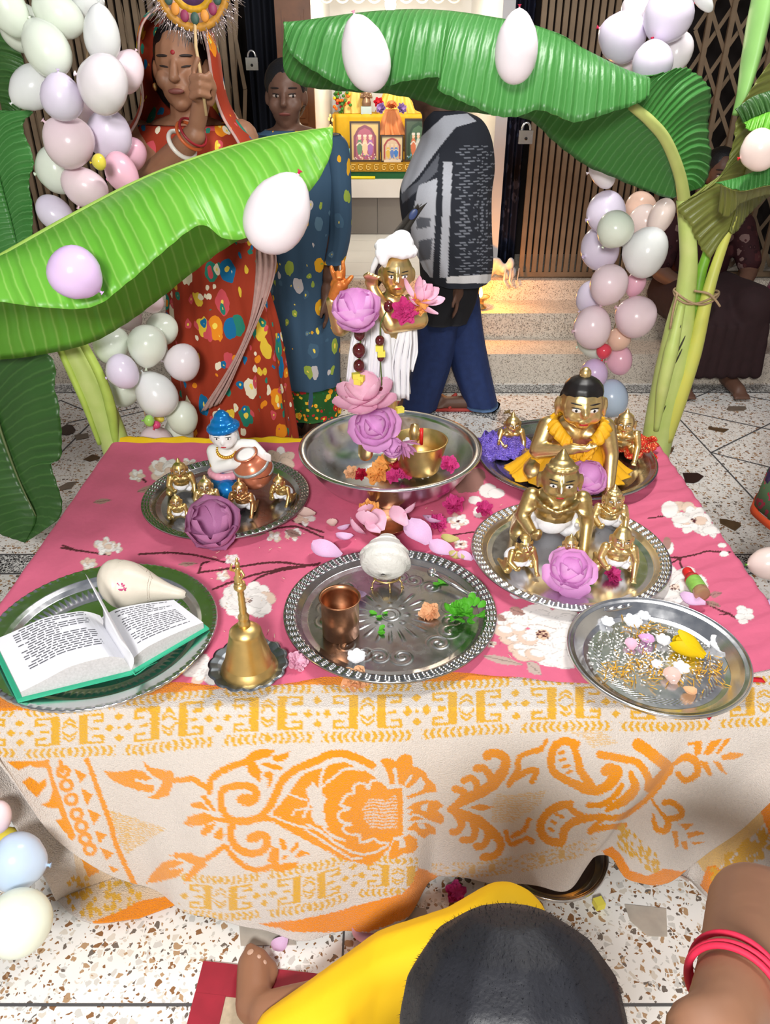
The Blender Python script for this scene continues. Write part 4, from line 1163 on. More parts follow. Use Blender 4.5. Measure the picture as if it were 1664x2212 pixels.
# small white shell on its brass stand
pt = atz(836, 1262, TZ + 0.004)
st = empty('shell_stand', pt, label='small brass tripod holding the white shell', cat='stand')
r1 = pxlen(28, pt); z1 = 0.020
ring = [(r1 * math.cos(a), r1 * 0.8 * math.sin(a), z1) for a in np.linspace(0, 2 * math.pi, 25)]
MB().tube(ring, 0.0022, 8, cap=False).build('ring', M_BRASS, st)
for a in (3.6, 4.9, 5.9, 1.2):
    MB().tube([(r1 * math.cos(a), r1 * .8 * math.sin(a), z1), (r1 * 1.25 * math.cos(a), r1 * .95 * math.sin(a), z1 * .5), (r1 * 1.2 * math.cos(a), r1 * .95 * math.sin(a), 0.001), (r1 * 1.4 * math.cos(a), r1 * 1.1 * math.sin(a), 0.001)], [.002, .0018, .0018, .0022], 8).build('leg', M_BRASS, st)
rs = pxlen(53, pt)
V = []; n = 60; sg = 48
for i in range(n):
    t = i / (n - 1)                       # 0 at the spire tip, 1 at the back
    for k in range(sg):
        th = 2 * math.pi * k / sg
        w = (t * 3.4 + th / (2 * math.pi))
        prof_r = math.sin(min(t * 1.02, 1) ** 0.62 * math.pi * 0.86 + 0.06) if t > .02 else 0.08
        r = rs * max(0.02, prof_r) * (1 + 0.17 * (0.5 - (w % 1.0)) * (1 - .5 * t))
        V.append((r * math.cos(th), -rs * 1.05 + t * rs * 1.75, r * math.sin(th) * 0.95))
ws = obj('spiral_shell', mesh('spiral_shell', V, grid_faces(sg, n, True)), M_SHELLW, loc=(pt.x - 0.002, pt.y + 0.012, TZ + 0.029 + rs * 0.93), rot=(R(22), 0, R(-6)))
tag(ws, 'small white spiral shell resting on the brass tripod', 'shell')

# little bottle lying on the pink cloth
pq = atz(1517, 1282, TZ + 0.017)
bt = empty('bottle', (pq.x, pq.y, TZ), label='tiny bottle with a red cap and green label lying on the pink cloth', cat='bottle', rot=(0, 0, R(3)))
M_CAPR = mat('cap_red', srgb(214, 36, 34), 0.4); M_LABG = mat('label_green', srgb(150, 205, 90), 0.5, var=0.3, vscale=120); M_GLASS = mat('bottle_glass', srgb(226, 170, 140), 0.08, trans=0.6, var=0.05); M_LABR = mat('label_red', srgb(205, 44, 40), 0.5, var=0.4, vscale=200)
rr = 0.0165; My = Matrix.Rotation(R(-90), 3, 'X')
lz = lambda prof, m, nm: MB().lathe(prof, 28, M=My).build(nm, m, bt, loc=(0, 0, rr))
lz([(0, -.004), (rr * .6, -.004), (rr * .95, -.0045), (rr, -.001), (rr, .018), (0, .018)], M_GLASS, 'glass_body')
lz([(rr * 1.01, .012), (rr * 1.02, .014), (rr * 1.02, .044), (rr * 1.01, .046)], M_LABG, 'label')
lz([(rr * 1.01, .046), (rr * .97, .052), (rr * .72, .062), (rr * .62, .064)], M_LABR, 'neck_label')
lz([(rr * .62, .062), (rr * .66, .064), (rr * .66, .080), (rr * .55, .084), (0, .084)], M_CAPR, 'cap')
# ---------------------------------------------------------------- faces
M_EYEW = mat('eye_white', srgb(238, 232, 226), 0.35); M_BLK = mat('paint_black', srgb(22, 18, 18), 0.4); M_LIP = mat('paint_red', srgb(186, 36, 48), 0.4)
M_TILW = mat('paint_white', srgb(240, 238, 232), 0.6); M_TILO = mat('paint_orange', srgb(240, 140, 30), 0.6)
def bvh_of(me):
    return BVHTree.FromPolygons([v.co.copy() for v in me.vertices], [tuple(p.vertices) for p in me.polygons])
def on_face(b, x, z, y0=-3.0):
    h, n, i, d = b.ray_cast(Vector((x, y0, z)), Vector((0, 1, 0)))
    if h is None: return None, None
    r = (Vector((1, 0, 0)) - n * n.x).normalized(); u = n.cross(r)
    return h, Matrix((r, u, n)).transposed()
def feature(b, name, x, z, rad, m, parent, spin=0.0, lift=0.0, nu=14, nv=8):
    h, M3 = on_face(b, x, z)
    if h is None: return None
    mb = MB().ell((0, 0, 0), rad, Matrix.Rotation(spin, 3, 'Z'), nu, nv)
    mb.V = [h + M3 @ (v + Vector((0, 0, lift))) for v in mb.V]
    o = mb.build(name, m, parent)
    return o
def face(b, parent, cx, cz, s, skin=None, mark=True, lips=M_LIP, brow=M_BLK, closed=False, look=0.0):
    """s = half width of the head; painted eyes, brows, lips and mark"""
    for k in (-1, 1):
        x = cx + k * s * 0.40; z = cz + s * 0.10
        if closed:
            feature(b, 'eyelid', x, z, (s * .22, s * .035, s * .03), M_BLK, parent)
        else:
            e = feature(b, 'eye', x, z, (s * .215, s * .105, s * .04), M_EYEW, parent, spin=k * 0.06)
            if e: feature(b, 'pupil', x + look * s * .07, z + .01 * s, (s * .085, s * .09, s * .055), M_BLK, e)
            feature(b, 'eye_line', x, z + s * .115, (s * .25, s * .03, s * .035), M_BLK, parent, spin=k * 0.08)
        feature(b, 'eyebrow', x + k * s * .03, z + s * .30, (s * .27, s * .038, s * .035), brow, parent, spin=k * 0.16)
    if lips: 
        feature(b, 'lips', cx, cz - s * .56, (s * .21, s * .065, s * .05), lips, parent)
    if mark:
        for k in (-1, 1): feature(b, 'forehead_mark', cx + k * s * .07, cz + s * .52, (s * .035, s * .24, s * .03), M_TILW, parent, spin=k * 0.1)
        feature(b, 'forehead_mark', cx, cz + s * .02, (s * .05, s * .20, s * .03), M_TILW, parent)

# ---------------------------------------------------------------- crawling brass figures
def crawler_body(pose='down', crown='knot', necklace=False, voxel=0.0135):
    m = MB()
    m.ell((0, -.05, .725), (.168, .165, .175)); m.ell((-.07, -.125, .66), (.078, .075, .075)); m.ell((.07, -.125, .66), (.078, .075, .075)); m.ell((0, -.145, .60), (.06, .06, .05))
    m.chain([(0, -.20, .745), (0, -.226, .695)], [.018, .027]); m.ell((0, -.204, .635), (.05, .025, .02))
    for s in (-1, 1):
        m.ell((s * .178, -.02, .70), (.028, .037, .07)); m.ell((s * .182, -.03, .635), (.02, .02, .03))
    if crown == 'knot':
        m.ell((0, -.02, .915), (.055, .055, .035)); m.ell((0, -.02, .958), (.030, .030, .04))
    elif crown == 'curl':
        for k in range(9):
            a = math.pi * (0.05 + 0.9 * k / 8) + math.pi
            m.ell((.120 * math.cos(a), -.05 + .120 * math.sin(a), .848), (.030, .026, .022))
        m.ell((0, -.03, .865), (.112, .112, .05)); m.ell((0, -.02, .922), (.058, .058, .04)); m.ell((0, -.02, .965), (.03, .03, .035))
    elif crown == 'bare':
        m.ell((0, -.04, .80), (.140, .140, .13))
    elif crown == 'point':
        m.lathe([(0, .825), (.14, .825), (.135, .85), (.09, .885), (.045, .92), (.028, .965), (.012, 1.0), (0, 1.0)], 18, (0, -.035, 0))
    m.cap((0, -.03, .60), .075, (0, .0, .52), .095)
    m.ell((0, .04, .45), (.21, .145, .15)); m.ell((0, .09, .33), (.195, .18, .17)); m.ell((0, .26, .22), (.235, .22, .18))
    m.ell((-.10, -.065, .46), (.085, .05, .06)); m.ell((.10, -.065, .46), (.085, .05, .06))
    # supporting arm
    m.chain([(.225, .02, .49), (.285, -.04, .29), (.275, -.17, .08)], [.082, .064, .048]); m.ell((.275, -.205, .045), (.052, .06, .032))
    for k in range(4): m.cap((.240 + k * .023, -.235, .038), .014, (.236 + k * .026, -.285, .016), .011)
    m.cap((.235, -.20, .04), .014, (.212, -.235, .02), .011)
    if pose == 'down':
        m.chain([(-.225, .02, .49), (-.29, -.05, .31), (-.19, -.20, .22)], [.082, .064, .050]); m.ell((-.165, -.225, .225), (.052, .05, .045)); m.ell((-.15, -.245, .27), (.04, .04, .036))
        for k in range(4): m.cap((-.205 + k * .024, -.255, .235), .014, (-.20 + k * .023, -.27, .27), .012)
    elif pose == 'cup':
        m.chain([(-.225, .02, .49), (-.30, -.08, .33), (-.06, -.235, .425)], [.086, .070, .046]); m.ell((.0, -.25, .44), (.075, .04, .028), Matrix.Rotation(.15, 3, 'Y'))
        for k in range(4): m.cap((.05, -.275 + k * .018, .445), .0125, (.115 - k * .004, -.275 + k * .018, .475), .010)
        m.cap((.03, -.26, .455), .013, (.06, -.265, .49), .010)
    else:
        m.chain([(-.225, .02, .49), (-.29, -.06, .29), (-.27, -.18, .08)], [.082, .064, .048]); m.ell((-.27, -.21, .045), (.05, .06, .032))
    # legs
    m.chain([(-.16, .26, .17), (-.30, .0, .10), (-.30, .34, .06)], [.12, .095, .06]); m.chain([(.16, .26, .17), (.26, .06, .085), (.25, .42, .055)], [.12, .085, .055])
    m.ell((-.31, .43, .045), (.045, .085, .04)); m.ell((.25, .50, .045), (.045, .08, .04))
    if necklace:
        for k in range(13):
            a = math.pi + math.pi * (0.02 + 0.96 * k / 12)
            m.ell((.175 * math.cos(a), -.02 + .14 * math.sin(a), .50 + .06 * (abs(math.cos(a)) - 1)), (.03, .022, .026))
        m.ell((0, -.125, .40), (.055, .03, .045))
        for s in (-1, 1):
            m.lathe([(.085, -.02), (.092, 0), (.085, .02), (.05, .02), (.05, -.02)], 16, (s * .25, -.01, .40), rot_to((s * .3, -.25, .95)), close=True)
    return m.blob('body', voxel, 3, 0.5)
_CB = {}
def crawler(x, by, ty, z, label, rz=0.0, pose='down', crown='knot', necklace=False, m=None, cloth=True, hair=False, mark=True, mirror=False, name='crawling_figurine', group=None, lips=M_LIP, back=0.2):
    p = atz(x, by, z)
    H = aty(x, ty, p.y + 0.03).z - z
    key = (pose, crown, necklace)
    if key not in _CB:
        me = crawler_body(*key); _CB[key] = (me, bvh_of(me))
    me, b = _CB[key]
    e = empty(name, (p.x, p.y + back * H, z), rz, label, 'figurine', group, scale=H)
    if mirror: e.scale = (-H, H, H)
    o = obj('body', me.copy() if False else me, None, e)
    o.data = me
    if not me.materials: me.materials.append(m or M_BRASS)
    o.material_slots[0].link = 'OBJECT'; o.material_slots[0].material = m or M_BRASS
    face(b, o, 0, .705, .165, mark=mark, lips=lips)
    if hair:
        hm = MB(); hm.ell((0, -.03, .775), (.165, .160, .135))
        hm.ell((0, .0, .70), (.16, .135, .14))
        hb_ = hm.blob('hair', .012, 2); obj('hair', hb_, M_BLK, e)
    if cloth:
        cm = MB(); cm.ell((0, .27, .21), (.275, .25, .195)); cm.ell((-.2, .12, .14), (.14, .16, .10)); cm.ell((.17, .15, .12), (.13, .15, .09)); cm.ell((0, .05, .25), (.17, .13, .10)); cm.ell((-.02, -.03, .22), (.13, .06, .08))
        for k in range(7): cm.cap((-.22 + k * .07, -.02 + .03 * (k % 2), .25), .022, (-.24 + k * .08, .10, .10), .026)
        key2 = 'cloth'
        if key2 not in _CB: _CB[key2] = cm.blob('loin_cloth', .017, 1)
        obj('loin_cloth', _CB[key2], M_WCL, e)
    return e, H
M_WCL = mat('white_cotton', srgb(236, 236, 240), 0.85, var=0.05, bump=0.3, bscale=40)
M_BRA2 = metal('brass_dull', srgb(222, 194, 132), 0.36, 0.25, 30)
M_BRA3 = metal('brass_red', srgb(224, 172, 116), 0.36, 0.25, 30)
zA = TZ + 0.0075
crawler(392, 1078, 984, zA, 'tallest crawling brass figure on the tray with the blue turbaned figure', R(14), m=M_BRASS)
crawler(384, 1128, 1058, zA, 'smallest crawling brass figure, wrapped in white, at the tray rim left of the loose lotus', R(10), crown='point', m=M_BRASS)
crawler(448, 1108, 1020, zA, 'brass figure standing right behind the dusky lotus bud', R(4), m=M_GOLD)
crawler(522, 1116, 1026, zA, 'reddish brass crawling figure with draped chest beside the dusky lotus', R(-6), necklace=True, m=M_BRA3)
crawler(606, 1092, 1016, zA, 'brass crawling figure with white cloth below the copper pot', R(-18), crown='point', m=M_BRASS)
zD = TZ + 0.0085
crawler(1196, 1192, 966, zD, 'largest crawling brass figure with necklace and curled hair on the crowded tray', R(-8), crown='curl', necklace=True, m=M_BRA2, back=0.12)
crawler(1318, 1160, 1042, zD, 'golden crawling figure with a flowered headdress beside the largest one', R(-6), crown='curl', necklace=True, m=M_GOLD)
crawler(1128, 1246, 1142, zD, 'brass crawling figure with painted black hair on the crowded tray', R(14), crown='bare', hair=True, m=M_BRASS)
crawler(1228, 1232, 1144, zD, 'brass figure with a pointed cap right behind the bright lotus', R(-4), crown='point', m=M_GOLD)
crawler(1336, 1252, 1126, zD, 'bald golden crawling figure with white cloth beside the bright lotus', R(-10), crown='bare', m=M_GOLD)

# ---- big figure wrapped in yellow
zF = TZ + 0.0095
big, HB = crawler(1236, 1056, 792, zF, 'big golden figure with black hair, cupped hand and yellow cloth', R(-3), pose='cup', crown='bare', m=M_GOLD, cloth=False, mark=False, name='seated_figurine', back=0.10)
hm = MB(); hm.ell((0, -.03, .815), (.160, .155, .125)); hm.ell((0, .04, .72), (.168, .13, .16)); obj('hair', hm.blob('hair', .012, 3), M_BLK, big)
obj('hair_knot', MB().lathe([(0, .90), (.045, .90), (.05, .915), (.04, .93), (.045, .95), (.04, .975), (.02, .997), (0, 1.0)], 24, (0, -.02, 0)).mesh('hair_knot'), M_GOLD, big)
M_YEL = mat('yellow_satin', srgb(240, 178, 26), 0.6, var=0.12, vscale=8, bump=0.35, bscale=30)
V = []; path = []
for k in range(121):
    t = k / 120; a = -math.pi / 2 + .42 + t * (2 * math.pi - .84)
    dip = .115 * (max(0, -math.sin(a)) ** 3)
    path.append((.150 * math.cos(a), .0 + .150 * math.sin(a) - .02, .575 - dip))
for k, (x, y, z) in enumerate(path):
    rr = math.hypot(x, y + .02); ox, oy = x / rr, (y + .02) / rr; pl_k = .016 * math.sin(k * 1.05) + .008 * math.sin(k * 2.3)
    for i in range(8):
        u = i / 7; V.append((x + ox * (.012 + .085 * u + pl_k * u), y + oy * (.012 + .075 * u + pl_k * u), z + .018 * math.sin(u * math.pi) - .075 * u ** 1.6 + pl_k * .8 * u))
nbo = obj('neck_cloth', mesh('neck_cloth', V, grid_faces(8, 121)), M_YEL, big); nbo.modifiers.new('t', 'SOLIDIFY').thickness = .006
for s in (-1, 1):
    V = []
    for j in range(26):
        t = j / 25; cx_ = s * (.105 - .055 * t); cy_ = -.185 - .035 * t + .02 * t * t; cz_ = .475 - .16 * t
        for i in range(9):
            u = -1 + 2 * i / 8; V.append((cx_ + u * .040, cy_ - .014 * math.sin(u * 5 + j * .4) - .01 * (1 - u * u), cz_ + .01 * math.sin(j * 1.1) * u))
    nbo = obj('neck_cloth', mesh('neck_cloth', V, grid_faces(9, 26)), M_YEL, big); nbo.modifiers.new('t', 'SOLIDIFY').thickness = .006
# skirt spread out on the tray
V = []; n = 90; m_ = 26
for j in range(m_):
    t = j / (m_ - 1)
    for i in range(n):
        a = 2 * math.pi * i / n
        ex = 0.50 if math.cos(a) > 0 else 0.50
        rx = .17 + (ex - .17) * t ** 0.75; ry = .15 + (.30 - .15) * t ** .8
        fold = 1 + 0.055 * t * math.sin(a * 13 + 2 * math.sin(a * 3)) + 0.03 * t * math.sin(a * 29)
        V.append((rx * math.cos(a) * fold, .12 + ry * math.sin(a) * fold, .035 + .30 * (1 - t) ** 1.35 + .012 * t * math.sin(a * 13)))
sk_ = obj('skirt', mesh('skirt', V, grid_faces(n, m_, True)), M_YEL, big); sk_.modifiers.new('t', 'SOLIDIFY').thickness = 0.012
bb = MB(); bb.ell((0, .05, .22), (.20, .17, .16)); obj('waist_cloth', bb.blob('waist_cloth', .02, 2), M_YEL, big)

# ---- two small figures dressed in printed cloth on the dark tray
def dressed(x, by, ty, label, m_cloth, shape, rz, extra=None):
    e, H = crawler(x, by, ty, zF, label, rz, crown='knot' if shape == 0 else 'point', m=M_GOLD, cloth=False, name='dressed_figurine')
    return e, H
def ruffle(name, rx, ry, h, n, m_, folds, seed, yoff=0.1, parent=None, m=None):
    g = random.Random(seed); ph = [g.uniform(0, 6.3) for _ in range(6)]; V = []
    for j in range(m_):
        t = j / (m_ - 1)
        for i in range(n):
            a = 2 * math.pi * i / n
            f = 1 + .16 * t * math.sin(a * folds + ph[0] + t * 2) + .10 * t * math.sin(a * (folds + 5) + ph[1] - 3 * t)
            V.append(((.10 + (rx - .10) * t) * math.cos(a) * f, yoff + (.09 + (ry - .09) * t) * math.sin(a) * f, .03 + h * (1 - t) ** 1.2 + .10 * t * (1 - t) * math.sin(a * folds * 1.7 + ph[2] + 6 * t) + .04 * math.sin(t * 14 + a * 3)))
    V = [(x, y, max(z, .01)) for x, y, z in V]
    o = obj(name, mesh(name, V, grid_faces(n, m_, True)), m, parent)
    o.modifiers.new('t', 'SOLIDIFY').thickness = 0.015
    return o
M_PUR = floral('purple_print', srgb(104, 84, 190), [srgb(30, 22, 60), srgb(150, 130, 225), srgb(40, 30, 90), srgb(190, 170, 240)], 34, 0.75, stretch=(1, 2.2, 1), centre=srgb(60, 45, 130))
e, H = dressed(1104, 984, 886, 'small golden figure sunk in ruffled purple printed cloth', M_PUR, 0, R(4))
ruffle('robe', .58, .50, .56, 120, 30, 5, 4, .12, e, M_PUR)
r2 = ruffle('sash', .52, .42, .50, 90, 20, 4, 8, .0, e, M_PUR); r2.location = (-.52, -.10, 0)
obj('bead', MB().lathe([(0, 0), (.035, .01), (.04, .04), (.028, .07), (.035, .09), (.02, .13), (0, .14)], 14).mesh('bead'), M_GOLD, e, loc=(-.36, -.38, .36))
fe = MB(); fe.cap((-.04, 0, .93), .02, (-.20, 0, 1.02), .012); fe.ell((-.14, 0, .985), (.09, .02, .035), Matrix.Rotation(-.5, 3, 'Y')); obj('plume', fe.blob('plume', .012, 1), mat('plume_bronze', srgb(120, 100, 60), .5, .3), e)
M_RED = floral('red_gold_print', srgb(196, 30, 24), [srgb(222, 180, 100), srgb(150, 20, 20), srgb(235, 205, 150)], 40, 0.6, centre=srgb(240, 210, 120))
e, H = dressed(1345, 998, 880, 'small golden figure crawling in red and gold brocade', M_RED, 1, R(-20))
r3 = ruffle('robe', .44, .42, .26, 110, 24, 6, 12, .3, e, M_RED)
r3.location = (.20, .10, 0)
bw = MB()
for s in (-1, 1):
    for k in range(5): bw.ell((.42 + s * .05 * k * .6, .22 - .03 * k, .30 + .05 * k * (s > 0) - .02 * k), (.08, .03, .05), Matrix.Rotation(s * .5, 3, 'Y'))
obj('bow', bw.blob('bow', .017, 1), M_RED, e)
# ---------------------------------------------------------------- flowers
def petal_mesh(name, L_, w, cup=0.35, curl=0.25, tip=0.0, nu=7, nv=9):
    """petal rising along +Z, hollow side towards -Y"""
    V = []
    for j in range(nv):
        t = j / (nv - 1)
        ww = w * (max(0.0, 1 - ((t - .60) / .405) ** 2) ** .55 if t > .60 else (.30 + .70 * math.sin(t / .60 * math.pi / 2) ** 1.2))
        if tip: ww *= 1 - tip * max(0, t - .6)
        for i in range(nu):
            s = -1 + 2 * i / (nu - 1)
            V.append((s * ww, cup * w * (1 - s * s) * math.sin(t * math.pi * .9) - curl * L_ * (t - .45) ** 2 * (1 if t > .45 else -.4), t * L_))
    return mesh(name, V, grid_faces(nu, nv))
def pmat(name, c, c2=None):
    m = mat(name, c, 0.55, var=0.12, vscale=30, color2=c2, spec=0.3)
    N = m.node_tree.nodes; L = m.node_tree.links
    out = N['Material Output']; tr = N.new('ShaderNodeBsdfTranslucent'); tr.inputs['Color'].default_value = (*c, 1)
    mix = N.new('ShaderNodeMixShader'); mix.inputs[0].default_value = 0.25
    L.new(N['Principled BSDF'].outputs[0], mix.inputs[1]); L.new(tr.outputs[0], mix.inputs[2]); L.new(mix.outputs[0], out.inputs['Surface'])
    return m
M_LOT = pmat('lotus_pink', srgb(232, 168, 226), srgb(240, 190, 232)); M_LOTD = pmat('lotus_dusky', srgb(206, 144, 186), srgb(186, 122, 170)); M_LOTP = pmat('lotus_pale', srgb(238, 176, 210), srgb(246, 210, 220))
M_ORF = pmat('petal_orange', srgb(248, 168, 72), srgb(250, 190, 120)); M_MAG = pmat('petal_magenta', srgb(208, 44, 124), srgb(224, 88, 156)); M_REDF = pmat('petal_red', srgb(190, 30, 60)); M_YLF = pmat('petal_yellow', srgb(248, 214, 20)); M_WHF = pmat('petal_white', srgb(244, 246, 250)); M_LAV = pmat('petal_lavender', srgb(220, 176, 224), srgb(240, 214, 238)); M_CRM = pmat('petal_cream', srgb(236, 206, 196)); M_GRF = pmat('petal_green', srgb(180, 196, 90), srgb(220, 190, 150)); M_PEA = pmat('petal_peach', srgb(250, 196, 150))
M_LEAFS = pmat('leaf_small', srgb(70, 168, 40), srgb(110, 190, 60))
_PM = {}
def lotus(loc, size, axis, label, m, rings, group=None, spin=0.0, core=None, name='lotus_flower', cat='flower', seed=1):
    e = empty(name, loc, label=label, cat=cat, group=group)
    e.rotation_euler = rot_to(axis, spin).to_euler()
    g = random.Random(seed)
    for k, (n, tilt, ln, w, cup, curl) in enumerate(rings):
        key = (round(ln, 2), round(w, 2), cup, curl)
        if key not in _PM: _PM[key] = petal_mesh('petal', ln, w, cup, curl)
        me = _PM[key]
        for i in range(n):
            az = 2 * math.pi * i / n + k * 0.7 + g.uniform(-.12, .12)
            M3 = Matrix.Rotation(az, 3, 'Z') @ Matrix.Rotation(-R(tilt + g.uniform(-6, 6)), 3, 'X')
            o = bpy.data.objects.new('petal', me); 
            if not me.materials: me.materials.append(m)
            link(o, e); o.scale = (size,) * 3; o.rotation_euler = M3.to_euler(); o.location = M3 @ Vector((0, 0.0, 0.0))
            o.material_slots[0].link = 'OBJECT'; o.material_slots[0].material = m
    if core:
        MB().lathe([(0, 0), (.10 * size, 0), (.16 * size, .2 * size), (.15 * size, .24 * size), (0, .25 * size)], 16).build('seed_pod', core, e)
    return e
OPEN = [(4, 74, .95, .50, .4, .15), (4, 48, .92, .48, .5, .0), (3, 26, .88, .44, .7, -.25), (2, 8, .80, .36, .9, -.4)]
BUD = [(4, 40, .95, .58, .6, -.40), (3, 24, .98, .56, .7, -.45), (2, 8, .98, .46, .9, -.45)]
WIDE = [(5, 86, 1.0, .44, .35, .3), (5, 64, .95, .44, .4, .2), (3, 40, .8, .40, .5, .1)]
M_POD = mat('lotus_pod', srgb(226, 196, 90), .7)
p = atz(466, 1170, TZ + 0.004); s = pxlen(70, p)
lotus(p + Vector((0, .012, 0.030)), s * 1.12, (0.02, -.62, .8), 'dusky purple lotus bud lying at the rim of the tray with the blue turbaned figure', M_LOTD, BUD + [(5, 70, .8, .42, .4, -.2)], spin=.4)
p = atz(1228, 1262, TZ + 0.012); s = pxlen(74, p)
lotus(p + Vector((0, .012, 0.012)), s * .95, (0.0, -.45, .9), 'bright pink lotus lying among the crawling brass figures', M_LOT, OPEN, spin=.2)
p = atz(1262, 1072, TZ + 0.012); s = pxlen(56, p)
lotus(p + Vector((0, .012, 0.030)), s * 1.0, (0.05, -.5, .85), 'bright pink lotus at the foot of the figure in yellow cloth', M_LOT, BUD + [(5, 66, .8, .40, .4, -.1)], spin=.9)

def ruffled(loc, size, m, label, axis=(0, -.3, 1), seed=1, layers=4, group=None, name='ruffled_flower', cat='flower', flat=0.35):
    g = random.Random(seed); V = []; Fc = []
    for k in range(layers):
        nr, ns = 7, 40; base = len(V); ph = g.uniform(0, 6); f1 = g.choice((5, 6, 7)); f2 = g.choice((11, 13, 17))
        Rk = size * (1 - .17 * k)
        for j in range(nr):
            t = j / (nr - 1)
            for i in range(ns):
                a = 2 * math.pi * i / ns
                rr = Rk * t * (1 + .16 * math.sin(a * f1 + ph)) 
                V.append((rr * math.cos(a), rr * math.sin(a), size * (flat * t * t + .16 * k + .17 * t * math.sin(a * f2 + ph + t * 2) + .08 * t * math.sin(a * f1 * 3))))
        Fc += [tuple(i + base for i in f) for f in grid_faces(ns, nr, True)]
    o = obj(name, mesh(name, V, Fc), m, loc=loc, rot=rot_to(axis).to_euler())
    return tag(o, label, cat, group)

# ---- the standing figure with the flute pose
Yd = pb.y
dz0 = TZ + 0.055
org = Vector((pb.x, Yd, TZ + 0.006))
q = lambda x, y, dy=0.0: aty(x, y, Yd + dy) - org
px1 = pxlen(1, Vector((0, Yd, 0.9)))
dei = empty('standing_figurine', org, label='tall golden standing figure in white robe and turban inside the steel bowl', cat='figurine')
m = MB()
hc_ = q(857, 590, -.03)
m.ell(hc_, (34 * px1, 36 * px1, 43 * px1)); m.ell(hc_ + Vector((0, -.012, -.026)), (22 * px1, 24 * px1, 20 * px1)); m.ell(hc_ + Vector((-.016, -.014, -.012)), (14 * px1,) * 3); m.ell(hc_ + Vector((.016, -.014, -.012)), (14 * px1,) * 3)
m.chain([hc_ + Vector((0, -.036, .010)), hc_ + Vector((0, -.043, -.008))], [.0042, .0065]); m.ell(hc_ + Vector((0, -.037, -.023)), (.011, .006, .0045))
for sx in (-1, 1): m.ell(hc_ + Vector((sx * .037, .004, -.004)), (.006, .009, .016))
m.chain([q(852, 625, -.01), q(846, 655, 0)], [.019, .022])
m.ell(q(838, 690), (50 * px1, 34 * px1, 52 * px1)); m.ell(q(830, 650), (55 * px1, 30 * px1, 18 * px1))
m.chain([q(890, 655), q(905, 690, -.03), q(846, 700, -.075), q(806, 625, -.065)], [.024, .023, .021, .014])       # arm folded to the chin
m.ell(q(803, 610, -.066), (.016, .010, .016))
for k in range(4): m.chain([q(796 + k * 6, 606 + k, -.072), q(788 + k * 8, 596 + k * 2, -.080), q(796 + k * 8, 590 + k * 3, -.084)], [.0048, .0045, .004])
m.chain([q(795, 655), q(735, 708, -.02), q(718, 650, -.04)], [.023, .021, .015])                                # raised arm
m.chain([q(800, 800), q(790, 980)], [.026, .020]); m.chain([q(835, 800), q(845, 985, -.01)], [.026, .020])
body = m.blob('body', 0.0032, 3)
ob = obj('body', body, M_GOLD, dei)
fb = bvh_of(body)
face(fb, ob, hc_.x + .003, hc_.z - .004, 33 * px1, mark=True)
h = MB(); M_PALM = mat('palm_orange', srgb(226, 132, 60), .4, .35, var=.3, vscale=90)
w = q(722, 640, -.042); pc_ = q(733, 616, -.046)
h.chain([w, pc_], [.014, .017]); h.ell(pc_, (.021, .009, .020))
for (a, b, c) in (((724, 600), (719, 588), (716, 577)), ((741, 597), (742, 580), (741, 566))): h.chain([q(*a, -.047), q(*b, -.050), q(*c, -.05)], [.0062, .0055, .0045])
for x0 in (729, 735): h.chain([q(x0, 600, -.048), q(x0, 590, -.056), q(x0 + 1, 600, -.062)], [.006, .0056, .005])
h.chain([q(745, 616, -.05), q(753, 606, -.055), q(760, 598, -.054)], [.007, .006, .005])
obj('raised_hand', h.blob('raised_hand', .0022, 2), M_PALM, dei)
# turban, feather, robe
t = MB(); tc_ = q(856, 541, -.022)
for k in range(16):
    a = 2 * math.pi * k / 16
    t.ell(tc_ + Vector((.034 * math.cos(a), .034 * math.sin(a), .004 - .006 * math.cos(a + .4))), (.016, .016, .0105 + .002 * (k % 2)))
t.ell(q(862, 524, -.015), (.034, .034, .020)); t.ell(q(868, 512, -.015), (.022, .026, .015)); t.ell(q(845, 532, -.02), (.024, .024, .014))
t.chain([q(832, 543, -.05), q(822, 548, -.055), q(815, 545, -.05)], [.010, .012, .006]); t.chain([q(832, 548, -.055), q(828, 562, -.055), q(832, 575, -.05)], [.011, .012, .005]); t.chain([q(815, 560), q(806, 580, .0), q(800, 598, .01)], [.008, .007, .004])
obj('turban', t.blob('turban', .0035, 1), M_WCL, dei)
f = MB(); f.tube([q(858, 515), q(868, 490), q(885, 465), q(912, 440)], [.0012, .0014, .0014, .0008], 6)
for k in range(44):
    u = k / 43; c = q(860 + 45 * u, 510 - 65 * u + 6 * u * u, 0)
    for s_ in (-1, 1):
        f.tube([c, c + Vector((s_ * .017 * (1 - .4 * u) + .008, .004 * s_, .012))], [.0016, .0004], 4)
fo = f.build('peacock_feather', mat('feather_dark', srgb(58, 54, 48), .6, var=.4), dei)
MB().ell(q(893, 463, -.004), (.008, .002, .013), Matrix.Rotation(.6, 3, 'Y')).build('feather_eye', mat('feather_blue', srgb(50, 66, 110), .4), fo)
hrm = MB(); hrm.chain([q(828, 575, .005), q(818, 600, .01), q(808, 622, .015)], [.014, .013, .008]); obj('hair', hrm.blob('hair', .0035, 1), mat('hair_brown', srgb(60, 44, 44), .6), dei)
rb_ = MB()
V = []; n = 96; mm_ = 30
